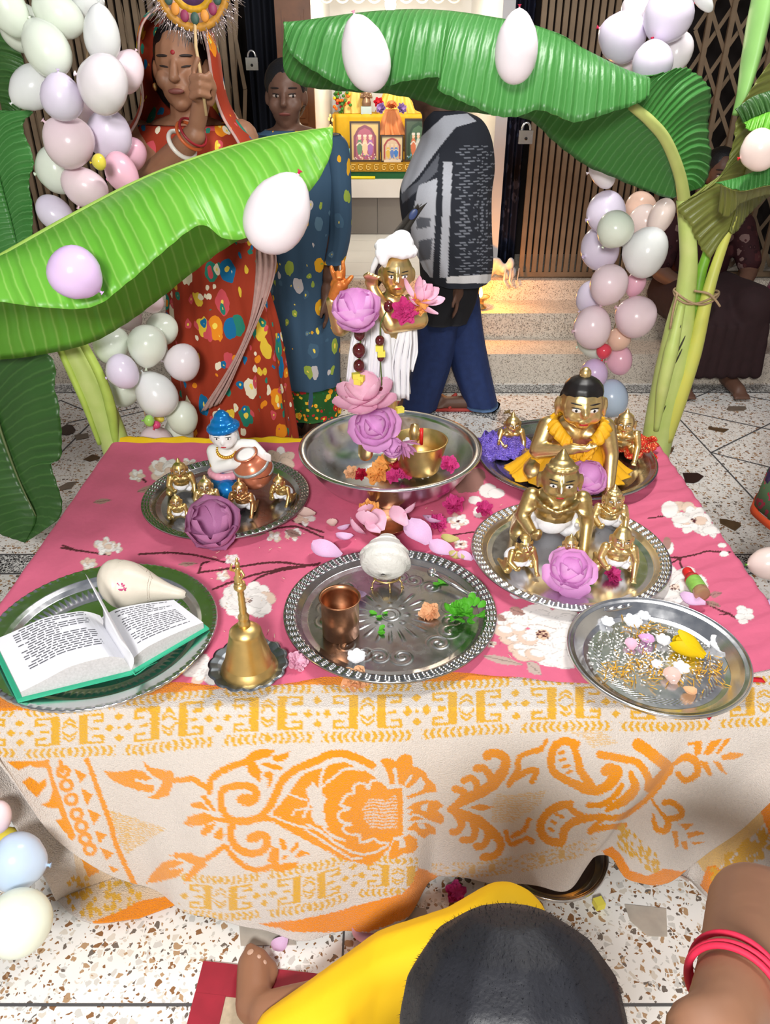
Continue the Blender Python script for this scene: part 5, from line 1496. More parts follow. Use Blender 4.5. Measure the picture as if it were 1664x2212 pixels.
for j in range(mm_):
    tt = j / (mm_ - 1); y = 682 + (852 - 682) * tt
    c = q(812 + 3 * tt, y); hw = (44 + 24 * tt ** .8) * px1
    for i in range(n):
        a = 2 * math.pi * i / n
        fz = 1 + .07 * (0.3 + tt) * math.sin(a * 11 + 1.5 * math.sin(3 * tt)) + .03 * math.sin(a * 23)
        V.append(c + Vector((hw * math.cos(a) * fz, hw * .62 * math.sin(a) * fz, 0)))
ro = obj('robe', mesh('robe', V, grid_faces(n, mm_, True)), M_WCL, dei); ro.modifiers.new('t', 'SOLIDIFY').thickness = .002
for pts, wd in (([(880, 690, -.03), (872, 740, -.055), (866, 790, -.06), (868, 860, -.055)], [.010, .020, .022, .018]), ([(800, 640, -.03), (782, 700, -.045), (770, 760, -.05), (762, 825, -.05)], [.012, .016, .017, .016]), ([(805, 650, -.035), (812, 720, -.05), (808, 790, -.055), (808, 830, -.05)], [.008, .012, .014, .012]), ([(888, 700, -.01), (889, 760, -.02), (885, 800, -.03)], [.014, .016, .008])):
    sm = MB()
    L3 = cr([tuple(q(*c)) for c in pts], 6); W3 = np.interp(np.linspace(0, 1, len(L3)), np.linspace(0, 1, len(wd)), wd)
    V = []
    for j, (c, w_) in enumerate(zip(L3, W3)):
        for i in range(19):
            s_ = -1 + 2 * i / 18
            V.append((c[0] + s_ * w_, c[1] + .004 * math.sin(s_ * 9 + j * .15), c[2] + .003 * math.sin(s_ * 5) * (j > len(L3) - 3)))
    so = obj('sash', mesh('sash', V, grid_faces(19, len(L3))), M_WCL, dei); so.modifiers.new('t', 'SOLIDIFY').thickness = .003
# brass vessel the figure stands in
pv = q(866, 1012)
vs = empty('brass_pot', org + Vector((q(908, 1000).x, .040, 0.010)), label='brass pot holding the flowers inside the steel bowl', cat='pot')
MB().lathe([(0, .004), (.045, .004), (.052, .012), (.060, .045), (.072, .092), (.074, .096), (.070, .096), (.058, .050), (.048, .014), (0, .01)], 48).build('pot_body', M_BRASS, vs)
MB().tube([(-.068, -.02, .085), (-.084, -.024, .084), (-.088, -.026, .074), (-.074, -.024, .066)], .0028, 8).build('handle', M_STEEL, vs)

# garland
M_BEAD = mat('bead_maroon', srgb(92, 26, 30), .12, var=.2, coat=.6); M_YCU = mat('yellow_foam', srgb(238, 226, 90), .7, var=.1)
gar = empty('bead_garland', org + q(800, 760, -.06), label='maroon bead garland with yellow cubes hanging down the white robe', cat='garland')
go = gar.location - org
for (x, y, r) in ((777, 722, 12), (776, 757, 14), (776, 790, 12.5), (840, 662, 11), (821, 736, 10), (823, 772, 8), (826, 846, 11), (842, 862, 11), (783, 880, 12), (832, 868, 10)):
    MB().ell((0, 0, 0), (r * px1, r * px1, r * 1.15 * px1), None, 18, 12).build('bead', M_BEAD, gar, loc=q(x, y, -.090) - go)
for (x, y) in ((769, 812), (779, 817), (774, 824), (820, 752), (824, 764), (864, 885)):
    MB().box((0, 0, 0), (8 * px1, 6 * px1, 6 * px1), Matrix.Rotation(rng.uniform(-.5, .5), 3, 'Z')).build('cube', M_YCU, gar, loc=q(x, y, -.094) - go, smooth=False)
MB().tube([q(x, y, -.088) - go for x, y in ((800, 650), (782, 700), (777, 757), (776, 800), (772, 830))], .0022, 6).build('stem', mat('stem_green', srgb(80, 100, 40), .6), gar)
MB().tube([q(x, y, -.089) - go for x, y in ((838, 665), (822, 700), (821, 760), (826, 850), (835, 885))], .0018, 6).build('stem', mat('stem_green', srgb(80, 100, 40), .6), gar)
W = lambda x, y, dy: org + q(x, y, dy)
lotus(W(772, 690, -.115), 66 * px1, (-.08, -.45, .9), 'pink lotus bud tied on the raised arm side of the robe', M_LOT, BUD + [(5, 78, .75, .40, .4, .1)], spin=.3)
lotus(W(903, 652, -.085), 54 * px1, (.5, -.3, .8), 'half open lotus with long petals tied at the chest beside the chin', M_LOTP, [(5, 70, 1.05, .26, .3, .3), (4, 40, .95, .24, .4, .2), (3, 15, .85, .22, .5, 0)], spin=.1)
lotus(W(790, 862, -.120), 72 * px1, (-.15, -.15, .95), 'wide open drooping lotus at the hem of the white robe', M_LOTP, WIDE, spin=.5)
lotus(W(808, 922, -.105), 66 * px1, (.05, -.85, .5), 'large pink lotus facing out above the brass pot', M_LOT, OPEN, spin=.2)
lotus(W(846, 972, -.105), 34 * px1, (.1, -.7, .7), 'small lotus bud hanging over the rim of the brass pot', M_LOT, BUD, spin=.2)
lotus(W(868, 955, -.10), 42 * px1, (.4, -.6, -.5), 'bunch of narrow wilted purple petals beside the brass pot', M_LOTD, [(8, 55, 1.0, .14, .4, .2), (6, 25, .95, .12, .4, .2)], spin=.2)
ruffled(W(874, 672, -.10), 26 * px1, M_MAG, 'ruffled magenta flower at the chest of the standing figure', (.1, -.95, .3), 3, 5)
ruffled(W(904, 658, -.09), 21 * px1, M_ORF, 'ruffled orange flower at the chest of the standing figure', (.4, -.85, .3), 5, 4)
# gold tassel, red stick
ts = empty('incense_stub', W(900, 960, .0), label='red stick with a netted gold tassel standing in the brass pot', cat='stick')
MB().tube([(0.012, 0, 0), (.012, 0, .045)], .005, 10).build('stick', M_CAPR, ts)
MB().lathe([(.004, 0), (.012, .01), (.015, .03), (.010, .052), (0, .056)], 18).build('tassel', M_GOLD, ts, loc=(-.006, -.005, .005))
# flowers heaped in the bowl
zbw = TZ + .02
for (x, y, r, m_, lab, sd) in ((838, 1003, 22, M_ORF, 'ragged orange flower leaning on the brass pot', 1), (816, 1026, 22, M_ORF, 'orange flower at the near side of the steel bowl', 2), (862, 1012, 17, M_REDF, 'dark red flower in front of the brass pot', 3), (880, 1022, 16, M_MAG, 'crimson flower among the heap in the steel bowl', 4),
                               (895, 1010, 16, M_ORF, 'small orange blossom beside the crimson flowers', 6), (970, 1005, 18, M_MAG, 'magenta flower on the side wall of the steel bowl', 7), (935, 1000, 16, M_LOTD, 'wilted purple flower on the side wall of the steel bowl', 8), (760, 1022, 14, M_PEA, 'peach crumpled flower at the left of the steel bowl floor', 9), (780, 1026, 13, M_REDF, 'brownish red crumpled flower near the peach one in the bowl', 10), (850, 1030, 15, M_MAG, 'pink crumpled blossom at the near wall of the bowl', 11), (918, 1022, 13, M_WHF, 'white crumpled blossom in the bowl', 12)):
    p = atz(x, y, zbw)
    for _ in range(4): p = atz(x, y, TZ + .019 + float(np.interp((p - pb).xy.length + .022, [.105, .14, .175, .198, .21], [.006, .012, .035, .066, .098])))
    ruffled(p, pxlen(r * 1.1, p), m_, lab, (rng.uniform(-.4, .4), -.6, .8), sd, 4)

# ---- white figure with blue turban hugging a butter pot
pk = atz(520, 1070, zA)
ok = Vector((pk.x, pk.y + .05, zA)); q2 = lambda x, y, dy=0.0: aty(x, y, ok.y + dy) - ok
s1 = pxlen(1, Vector((ok.x, ok.y, .6)))
kf = empty('painted_figurine', ok, label='white painted figure with a blue turban hugging a copper pot', cat='figurine')
M_PORC = mat('painted_white', srgb(238, 236, 234), .3, var=.04, coat=.3); M_BLUE = mat('painted_blue', srgb(24, 132, 214), .22, metal=.35, var=.2); M_PNKP = mat('painted_pink', srgb(240, 170, 190), .35); M_CPOT = mat('painted_copper', srgb(206, 124, 92), .28, metal=.4); M_SILV = mat('painted_silver', srgb(196, 206, 206), .35, metal=.4, var=.4, vscale=150)
b_ = MB(); hc2 = q2(484, 938, -.03)
b_.ell(hc2, (30 * s1, 30 * s1, 31 * s1)); b_.ell(hc2 + Vector((.003, -.012, -.016)), (20 * s1, 18 * s1, 15 * s1)); b_.ell(hc2 + Vector((.002, -.034, -.008)), (.004, .005, .006)); b_.ell(hc2 + Vector((-.033, .005, -.006)), (.006, .009, .016))
b_.ell(q2(490, 992), (36 * s1, 30 * s1, 34 * s1)); b_.chain([q2(462, 975), q2(470, 1008, -.03), q2(520, 1000, -.05)], [.019, .018, .013]); b_.chain([q2(508, 962), q2(545, 962, -.01), q2(566, 980, -.035)], [.018, .016, .012])
b_.ell(q2(572, 985, -.04), (.014, .009, .010))
for k in range(4): b_.chain([q2(574, 980 + k * 4, -.045), q2(584, 984 + k * 4, -.04)], [.0042, .0036])
bm = b_.blob('body', .003, 3); bo_ = obj('body', bm, M_PORC, kf); face(bvh_of(bm), bo_, hc2.x + .002, hc2.z - .002, 29 * s1, mark=False)
for k in (-1, 1): feature(bvh_of(bm), 'brow_mark', hc2.x + k * .012, hc2.z + .016, (.008, .004, .0012), M_TILO, bo_)
tq = MB()
for k in range(18):
    a = 2 * math.pi * k / 18; tq.ell(hc2 + Vector((.030 * math.cos(a), .030 * math.sin(a), .020 + .004 * math.cos(a))), (.012, .012, .010))
tq.ell(hc2 + Vector((-.002, .004, .030)), (.030, .030, .018)); tq.ell(hc2 + Vector((-.002, .004, .048)), (.020, .020, .010)); tq.ell(hc2 + Vector((-.002, .004, .056)), (.012, .012, .007))
obj('turban', tq.blob('turban', .0028, 1), M_BLUE, kf)
bd = MB().lathe([(.033, .016), (.036, .020), (.033, .025)], 32, hc2 + Vector((0, .002, 0)), close=True); bd.build('turban_band', M_SILV, kf)
for sd_ in (-1, 1): MB().chain([hc2 + Vector((sd_ * .030, .0, .012)), hc2 + Vector((sd_ * .033, .004, -.012))], [.006, .005]).build('hair_lock', M_SILV, kf)
nk = MB()
for k in range(15):
    a = math.pi + math.pi * k / 14; c = q2(492, 968, -.002); nk.ell(c + Vector((.026 * math.cos(a), .026 * math.sin(a) - .004, -.012 * abs(math.sin(a)))), (.005, .004, .005), nu=8, nv=6)
nk.build('necklace', mat('painted_gold', srgb(226, 170, 60), .3, .6), kf)
MB().lathe([(.0195, -.005), (.021, 0), (.0195, .005)], 20, q2(471, 1002, -.026), rot_to((.2, -.5, .8)), close=True).build('armlet', mat('painted_gold', srgb(226, 170, 60), .3, .6), kf)
cl = MB(); cl.ell(q2(488, 1046, -.01), (34 * s1, 40 * s1, 34 * s1)); cl.chain([q2(478, 1045), q2(492, 1058, -.05), q2(500, 1068, -.03)], [.028, .028, .016]); obj('leg_cloth', cl.blob('leg_cloth', .0035, 2), M_BLUE, kf)
cs = MB(); 
for k in range(12):
    a = math.pi + math.pi * k / 11; c = q2(488, 1018, -.002); cs.ell(c + Vector((.036 * math.cos(a), .034 * math.sin(a), 0)), (.012, .010, .011))
obj('waist_sash', cs.blob('waist_sash', .003, 1), M_PNKP, kf)
ppos = q2(548, 1016, -.035); Mp = Matrix.Rotation(R(-14), 3, 'Y') @ Matrix.Rotation(R(14), 3, 'X'); rp = 43 * s1
pt_ = MB().lathe([(0, -rp * .98), (rp * .5, -rp * .88), (rp * .85, -rp * .52), (rp, 0), (rp * .88, rp * .45), (rp * .6, rp * .75), (rp * .45, rp * .85), (rp * .45, rp * 1.0), (rp * .6, rp * 1.1), (rp * .62, rp * 1.14), (rp * .4, rp * 1.12), (0, rp * 1.1)], 40, M=Mp).build('pot', M_CPOT, kf, loc=ppos)
for (zc_, rr_) in ((-.12, 1.0), (.38, .92)): MB().lathe([(rp * rr_ * 1.0, rp * (zc_ - .08)), (rp * rr_ * 1.04, rp * zc_), (rp * rr_ * .99, rp * (zc_ + .08))], 40, M=Mp, close=False).build('pot_band', M_SILV, pt_)
MB().lathe([(0, rp * 1.16), (rp * .35, rp * 1.15), (rp * .5, rp * 1.13), (0, rp * 1.10)], 24, M=Mp).build('butter', M_PORC, pt_)
clampz(kf, .001)

# small copper dish heaped with petals behind the shell
pd = Vector((atz(834, 1150, TZ).x, 1.556, TZ)); rd = .056
dish = MB().lathe([(0, .004), (rd * .5, .004), (rd * .85, .014), (rd, .026), (rd * 1.04, .027), (rd * .97, .023), (rd * .82, .010), (rd * .5, 0), (0, 0)], 48).build('copper_dish', M_COPP, loc=(pd.x, pd.y, TZ))
tag(dish, 'small shiny copper dish behind the white shell', 'dish')
# loose petals
def loose(x, y, size, m_, label, z=TZ, rot=None, tilt=15, w=.42, cup=.5, curl=.3, group=None, lift=.0):
    p = atz(x, y, z); s = pxlen(size, p)
    key = ('l', w, cup, curl)
    if key not in _PM: _PM[key] = petal_mesh('loose', 1.0, w, cup, curl)
    me = _PM[key]
    a = rot if rot is not None else rng.uniform(0, 6.28)
    o = bpy.data.objects.new('loose_petal', me)
    if not me.materials: me.materials.append(m_)
    link(o); o.material_slots[0].link = 'OBJECT'; o.material_slots[0].material = m_
    o.scale = (s * 1.6,) * 3
    M3 = Matrix.Rotation(a, 3, 'Z') @ Matrix.Rotation(R(-90 + tilt), 3, 'X')
    o.rotation_euler = M3.to_euler()
    c = M3 @ Vector((0, 0, s * .8))
    o.location = p - Vector((c.x, c.y, 0)) + Vector((0, 0, .006 + lift + (s * .15)))
    return tag(o, label, 'petal', group)
G1 = 'loose petals around the copper dish'; LB1 = 'loose lavender pink lotus petal on the pink cloth around the copper dish'
for (x, y, s, m_, rt, tl) in ((706, 1202, 34, M_LAV, 1.2, 10), (745, 1168, 20, M_LAV, 2.2, 10), (905, 1168, 36, M_LAV, .6, 16), (936, 1136, 26, M_LAV, 2.6, 22), (955, 1196, 30, M_LAV, 1.0, 6), (742, 1150, 16, M_LAV, 4.0, 20), (1005, 1210, 18, M_LAV, .9, 5)):
    loose(x, y, s * 1.3, m_, LB1, rot=rt, tilt=tl, group=G1)
loose(660, 1116, 28, M_CRM, 'cream petal on the cloth beside the tray with the blue turbaned figure', rot=1.5, tilt=8); loose(718, 1136, 15, M_CRM, 'small heart shaped cream petal on the cloth near the steel bowl', rot=.2, tilt=6, w=.5)
loose(972, 1172, 25, M_GRF, 'greenish sepal lying behind the engraved tray', rot=1.7, tilt=6); loose(986, 1208, 22, M_GRF, 'greenish sepal on the rim of the engraved tray', rot=1.3, tilt=6)
for (x, y, s, rt, tl, lf) in ((795, 1172, 44, 2.9, 60, .045), (818, 1160, 36, .5, 45, .04), (775, 1170, 40, 2.0, 50, .03), (862, 1140, 38, .8, 30, .03), (805, 1185, 30, 1.4, 25, .06), (880, 1125, 34, 4.2, 40, .03), (790, 1128, 32, 3.5, 50, .03)):
    loose(x, y + 18, s * .85, M_LOTP, 'fresh pink lotus petal heaped on the copper dish and white shell', rot=rt, tilt=tl, lift=lf, group='petals heaped on the copper dish')
for (x, y, r, m_, lab, sd, lf) in ((797, 1146, 24, M_ORF, 'ragged orange flower on the copper dish', 21, .045), (982, 1102, 22, M_MAG, 'crumpled magenta flower on the cloth between bowl and trays', 22, .006), (1046, 1110, 18, M_MAG, 'small magenta flower at the edge of the crowded tray', 23, .006), (943, 1142, 20, M_MAG, 'pale magenta ruffled flower beside the copper dish', 24, .008), (768, 1480, 30, M_PEA, 'wilted peach flower on the towel under the engraved tray', 25, .002), (930, 1336, 22, M_PEA, 'wilted peach flower on the engraved tray', 26, .006), (1320, 1255, 20, M_MAG, 'crushed pink flower beside the bright lotus on the crowded tray', 27, .008), (640, 1440, 22, M_LOTP, 'crumpled pink petal between bell and engraved tray', 28, .004)):
    z_ = TZ if y != 1480 else .452
    p = atz(x, y, z_); ruffled(p + Vector((0, .008, lf)), pxlen(r, p), m_, lab, (rng.uniform(-.5, .5), -.5, .8), sd, 4, flat=.5)
loose(790, 2022, 40, M_LOTP, 'large pale pink petal on the white terrazzo floor', z=.004, rot=.7, tilt=8); loose(606, 2046, 26, M_LAV, 'small lilac petal on the onyx inlay of the floor', z=.006, rot=2.5, tilt=8)
p = atz(983, 1932, .004); ruffled(p + Vector((0, 0, .006)), pxlen(22, p), M_MAG, 'crushed magenta flower on the floor by the towel hem', (.2, -.4, .9), 31, 3)
p = atz(1293, 1957, .004); tag(MB().box((0, 0, .008), (.009, .009, .008), Matrix.Rotation(.3, 3, 'Z')).build('yellow_cube', M_YCU, loc=p, smooth=False), 'small yellow cube on the terrazzo floor', 'cube')
loose(1494, 1305, 34, M_LAV, 'lavender petal between the tiny bottle and the plain tray', rot=1.2, tilt=4)
loose(775, 1295, 26, M_LAV, 'lavender petal behind the copper cup on the engraved tray', z=TZ + .004, rot=2.2, tilt=20); loose(727, 1305, 22, M_LAV, 'lavender petal inside the copper cup', z=TZ + .01, rot=.4, tilt=60)
# basil sprig
tl_ = empty('basil_sprig', atz(1005, 1335, TZ + .010), label='bunch of fresh green basil leaves on the engraved tray', cat='herb')
lfm = petal_mesh('leaf', .026, .0095, .3, .25); lfm.materials.append(M_LEAFS)
for k in range(46):
    a = rng.uniform(0, 6.28); r_ = rng.uniform(0, .028)
    obj('leaf', lfm, None, tl_, loc=(r_ * math.cos(a) * 1.1, r_ * math.sin(a), .004 + rng.uniform(0, .016)), rot=(R(rng.uniform(-95, -30)), rng.uniform(-.5, .5), a - 1.57), scale=rng.uniform(.6, 1.0))
for k in range(5):
    a = rng.uniform(2.4, 4); MB().tube([(0, 0, .006), (.02 * math.cos(a), .02 * math.sin(a), .010), (.042 * math.cos(a), .03 * math.sin(a), .006)], .0009, 5).build('stalk', M_LEAFS, tl_)
for (x, y, n_, lw) in ((952, 1258, 4, 'beside the spoon handle'), (820, 1328, 3, 'on its raised centre'), (822, 1362, 4, 'in front of its raised centre'), (972, 1243, 3, 'behind the spoon')):
    e = empty('basil_bit', atz(x, y, TZ + .005), label='torn basil leaves on the engraved tray ' + lw, cat='herb', group='torn basil bits')
    for k in range(n_): obj('leaf', lfm, None, e, loc=(rng.uniform(-.008, .008), rng.uniform(-.008, .008), .001), rot=(R(-85), 0, rng.uniform(0, 6.28)), scale=rng.uniform(.4, .7))
# jasmine and debris on the plain tray
def jasmine(x, y, size, z, label, group=None, seed=0, axis=(0, -.2, 1)):
    p = atz(x, y, z); s = pxlen(size, p)
    e = empty('jasmine_flower', p + Vector((0, 0, .004)), label=label, cat='flower', group=group); e.rotation_euler = rot_to(axis, seed).to_euler()
    if 'j' not in _PM: _PM['j'] = petal_mesh('petal', 1.0, .40, .3, .2); _PM['j'].materials.append(M_WHF)
    for k in range(6): obj('petal', _PM['j'], None, e, rot=(Matrix.Rotation(k * math.pi / 3 + seed, 3, 'Z') @ Matrix.Rotation(R(-74), 3, 'X')).to_euler(), scale=s)
    return e
GJ = 'jasmine blossoms on the plain tray'; zE = TZ + .005
for (x, y, s) in ((1366, 1348, 22), (1312, 1348, 16), (1390, 1335, 15), (1432, 1388, 18), (1470, 1448, 20), (1418, 1440, 14)): jasmine(x, y, s, zE, 'white jasmine blossom lying on the plain steel tray', GJ, x * .37)
jasmine(1556, 1398, 28, zE, 'largest white jasmine blossom, at the wall of the plain tray', None, .3); jasmine(770, 1424, 22, TZ + .004, 'white jasmine blossom at the near rim of the engraved tray', None, .5); jasmine(1115, 1290, 16, TZ, 'tiny white blossom on the pink cloth between the trays', None, .9); jasmine(885, 960, 16, .565, 'white jasmine on the rim of the brass pot', None, .2)
p = atz(1490, 1412, zE)
yf = lotus(p + Vector((.022, -.016, .008)), pxlen(76, p), (-.75, .45, .25), 'yellow trumpet flower lying on the plain tray', M_YLF, [(3, 14, 1.0, .30, .7, -.1), (2, 8, .9, .26, .7, -.1)], spin=.2)
for (x, y, s, m_, lab) in ((1396, 1388, 26, M_LOT, 'purple petal lying on the plain tray'), (1450, 1470, 28, M_CRM, 'cream petal lying on the plain tray'), (1490, 1500, 22, M_PEA, 'peach petal at the near wall of the plain tray'), (1362, 1400, 20, M_LOTP, 'pink petal scrap beside the rice on the plain tray')): loose(x, y, s, m_, lab, z=zE - .003, rot=1.3 + x, tilt=8)
rice = MB(); stm = MB(); g = random.Random(5)
cE = trE.location
for k in range(420):
    if g.random() < .55: x, y = g.gauss(1400, 55), g.gauss(1412, 28)
    else:
        a = g.uniform(0, 6.28); r_ = math.sqrt(g.random()); x, y = 1412 + 150 * r_ * math.cos(a), 1408 + 80 * r_ * math.sin(a)
    p = atz(x, y, zE)
    if (p - cE).xy.length > rE * .74: continue
    rice.ell(p + Vector((0, 0, .001 + g.random() * .003)), (.0030, .0013, .0013), Matrix.Rotation(g.uniform(0, 3.1), 3, 'Z'), 6, 4)
for k in range(240):
    c = g.choice(((1395, 1430, 40, 20), (1500, 1450, 60, 25), (1330, 1450, 45, 22), (1420, 1470, 70, 20), (1390, 1360, 50, 20), (1560, 1440, 25, 22)))
    p = atz(g.gauss(c[0], c[2] * .6), g.gauss(c[1], c[3] * .6), zE)
    if (p - cE).xy.length > rE * .74: continue
    a = g.uniform(0, 6.28); L_ = g.uniform(.008, .018); d = Vector((math.cos(a), math.sin(a), g.uniform(0, .35))) * L_
    stm.tube([p + Vector((0, 0, .0015)), p + d + Vector((0, 0, .0015))], [.0007, .0010], 4)
o = rice.build('scattered_rice', mat('rice', srgb(240, 240, 236), .6)); tag(o, 'white rice grains scattered on the plain steel tray', 'rice', None, 'stuff')
o = stm.build('scattered_stamens', mat('stamen', srgb(246, 186, 50), .6, var=.3, vscale=200)); tag(o, 'yellow flower stamens scattered on the plain steel tray', 'stamens', None, 'stuff')
crumbs = MB()
for k in range(130):
    x = g.uniform(420, 1240); y = g.uniform(1090, 1460)
    p = atz(x, y, TZ)
    if any((p - t_.location).xy.length < r_ * 1.04 for t_, r_ in ((trA, rA), (trB, rB), (trC, rC), (trD, rD), (trE, rE), (trF, rF))) or (p - sau.location).xy.length < RS * 1.1: continue
    a = g.uniform(0, 6.28); L_ = g.uniform(.002, .012)
    crumbs.tube([p + Vector((0, 0, .001)), p + Vector((math.cos(a) * L_, math.sin(a) * L_, .0012))], .0006, 4)
tag(crumbs.build('crumbs', mat('crumb', srgb(246, 220, 190), .7)), 'pale stamens and crumbs scattered over the pink cloth', 'crumbs', None, 'stuff')
# ribbon on the towel
rbn = MB(); V = []
for i, (x, y) in enumerate(cr([(1650, 1470), (1612, 1470), (1570, 1490), (1545, 1530), (1528, 1552)], 6)):
    for k, off_ in enumerate((-7, 7)):
        p = atz(x + off_ * .6, y + off_ * .7, .4565); 
        V.append(p)
rib = obj('red_ribbon', mesh('red_ribbon', V, grid_faces(2, len(V) // 2)), mat('ribbon_red', srgb(206, 24, 40), .5)); rib.modifiers.new('t', 'SOLIDIFY').thickness = .0015
tag(rib, 'narrow red ribbon trailing over the towel beside the plain tray', 'ribbon')
# ---------------------------------------------------------------- banana plants
def leaf_mat(name, c1, c2, freq=46):
    m = bpy.data.materials.new(name); m.use_nodes = True
    N = m.node_tree.nodes; L = m.node_tree.links; p = N['Principled BSDF']
    uv = N.new('ShaderNodeUVMap'); uv.uv_map = 'UVMap'
    sp = N.new('ShaderNodeSeparateXYZ'); L.new(uv.outputs[0], sp.inputs[0])
    wv = N.new('ShaderNodeTexWave'); wv.wave_type = 'BANDS'; wv.bands_direction = 'X'; wv.inputs['Scale'].default_value = freq / 6.28; wv.inputs['Distortion'].default_value = 1.2; wv.inputs['Detail'].default_value = 2; wv.inputs['Detail Scale'].default_value = 1.5
    L.new(uv.outputs[0], wv.inputs['Vector'])
    nz = N.new('ShaderNodeTexNoise'); nz.inputs['Scale'].default_value = 3.0; nz.inputs['Detail'].default_value = 5
    L.new(uv.outputs[0], nz.inputs['Vector'])
    pw = N.new('ShaderNodeMath'); pw.operation = 'POWER'; pw.inputs[1].default_value = 14.0; L.new(wv.outputs['Fac'], pw.inputs[0])
    mx0 = N.new('ShaderNodeMix'); mx0.data_type = 'RGBA'; mx0.inputs['A'].default_value = (*c1, 1); mx0.inputs['B'].default_value = (*tuple(0.55 * a + 0.45 * b for a, b in zip(c1, c2)), 1)
    L.new(nz.outputs['Fac'], mx0.inputs['Factor'])
    mx = N.new('ShaderNodeMix'); mx.data_type = 'RGBA'; L.new(mx0.outputs['Result'], mx.inputs['A']); mx.inputs['B'].default_value = (*c2, 1)
    ml = N.new('ShaderNodeMath'); ml.operation = 'MULTIPLY'; ml.inputs[1].default_value = 0.55; L.new(pw.outputs[0], ml.inputs[0]); L.new(ml.outputs[0], mx.inputs['Factor'])
    L.new(mx.outputs['Result'], p.inputs['Base Color']); p.inputs['Roughness'].default_value = 0.38
    b = N.new('ShaderNodeBump'); b.inputs['Strength'].default_value = 0.35; b.inputs['Distance'].default_value = 0.004; L.new(wv.outputs['Fac'], b.inputs['Height']); L.new(b.outputs['Normal'], p.inputs['Normal'])
    tr = N.new('ShaderNodeBsdfTranslucent'); L.new(mx.outputs['Result'], tr.inputs['Color'])
    ms = N.new('ShaderNodeMixShader'); ms.inputs[0].default_value = 0.28
    L.new(p.outputs[0], ms.inputs[1]); L.new(tr.outputs[0], ms.inputs[2]); L.new(ms.outputs[0], N['Material Output'].inputs['Surface'])
    return m
ML1 = leaf_mat('banana_leaf_bright', srgb(92, 186, 30), srgb(178, 226, 120), 60)
ML2 = leaf_mat('banana_leaf_green', srgb(52, 132, 48), srgb(120, 182, 112), 90)
ML3 = leaf_mat('banana_leaf_shaded', srgb(48, 92, 40), srgb(86, 132, 66), 60)  # leaf green darkened, the shade on these leaves is in the colour
ML4 = leaf_mat('banana_leaf_backlit', srgb(128, 138, 62), srgb(160, 164, 92), 60)  # olive brown tint stands in for warm light from behind
def curve3(pts, n):
    P3 = [tuple(aty(x, y, Y)) for x, y, Y in pts]
    D_ = cr(P3, 14); D_ = np.array(D_)
    s = np.concatenate([[0], np.cumsum(np.linalg.norm(np.diff(D_, axis=0), axis=1))]); u = np.linspace(0, s[-1], n)
    return np.stack([np.interp(u, s, D_[:, k]) for k in range(3)], -1)
def half_leaf(name, M_, E_, m, parent, n=130, k=16, bulge=0.03, ripple=0.004, org=Vector((0, 0, 0)), ulen=1.0, pz=0.0):
    A_ = curve3(M_, n); B_ = curve3(E_, n); V = []; UV = []
    for j in range(k):
        t = j / (k - 1)
        for i in range(n):
            a = A_[i]; b = B_[i]; c = a + (b - a) * t
            c = c + np.array([0, -bulge * .4, bulge]) * math.sin(t * math.pi) * min(1, np.linalg.norm(b - a) * 6)
            c = c + np.array([0, -1, .4]) * ripple * t * (math.sin(i * .55) * .5 + math.sin(i * .21 + 2) + .6 * math.sin(i * 1.3))
            V.append(Vector(c) - org); UV.append((i / n * ulen, t * .4))
    o = obj(name, mesh(name, V, grid_faces(n, k), uvs=UV), m, parent)
    sd = o.modifiers.new('t', 'SOLIDIFY'); sd.thickness = 0.0012
    return o
def rib(name, pts, r0, r1, m, parent, org):
    C3 = curve3(pts, 40); return MB().tube([Vector(c) - org for c in C3], list(np.linspace(r0, r1, 40)), 8).build(name, m, parent)
M_RIB = mat('leaf_midrib', srgb(164, 200, 90), .5, var=.15); M_STEM = mat('banana_stem', srgb(168, 196, 92), .45, var=.45, vscale=16, color2=srgb(206, 214, 140)); M_STEMY = mat('banana_stem_yellow', srgb(214, 206, 84), .45, var=.3, vscale=18, color2=srgb(190, 206, 110)); M_SPOT = mat('stem_spots', srgb(62, 60, 44), .7)
def stem_part(name, pts, rads, m, parent, org, seg=16, flat=1.0):
    C3 = cr([tuple(p) for p in pts], 8); W_ = np.interp(np.linspace(0, 1, len(C3)), np.linspace(0, 1, len(rads)), rads)
    return MB().tube([Vector(c) - org for c in C3], list(W_), seg, flat=flat).build(name, m, parent)
# left plant
YL = 2.17
oL = Vector((aty(258, 985, YL).x, YL, 0)); pl = empty('banana_plant', oL, label='young banana plant with a big bright leaf arching over the table beside the woman', cat='plant')
b0 = oL.copy()
stem_part('stem', [b0, aty(256, 985, YL), aty(226, 900, YL), aty(190, 820, YL), aty(152, 748, YL), aty(120, 690, YL)], [.042, .043, .044, .040, .034, .022], M_STEM, pl, oL)
stem_part('leaf_sheath', [aty(250, 960, YL - .03), aty(240, 885, YL - .04), aty(220, 820, YL - .04), aty(185, 752, YL - .035), aty(150, 700, YL - .03)], [.010, .016, .014, .012, .010], mat('sheath_light', srgb(186, 212, 96), .45, var=.2), pl, oL)
stem_part('leaf_sheath', [aty(215, 960, YL - .035), aty(185, 880, YL - .04), aty(150, 800, YL - .035), aty(118, 730, YL - .03)], [.006, .009, .010, .009], mat('sheath_light', srgb(186, 212, 96), .45, var=.2), pl, oL)
stem_part('petiole', [aty(150, 742, YL), aty(60, 690, 2.02), aty(-60, 640, 1.85), aty(-120, 620, 1.70)], [.016, .014, .012, .010], M_STEM, pl, oL)
Mid = [(-120, 618, 1.66), (-50, 582, 1.68), (0, 556, 1.70), (150, 470, 1.74), (300, 392, 1.77), (430, 340, 1.78), (560, 302, 1.78), (660, 284, 1.77), (718, 276, 1.76)]
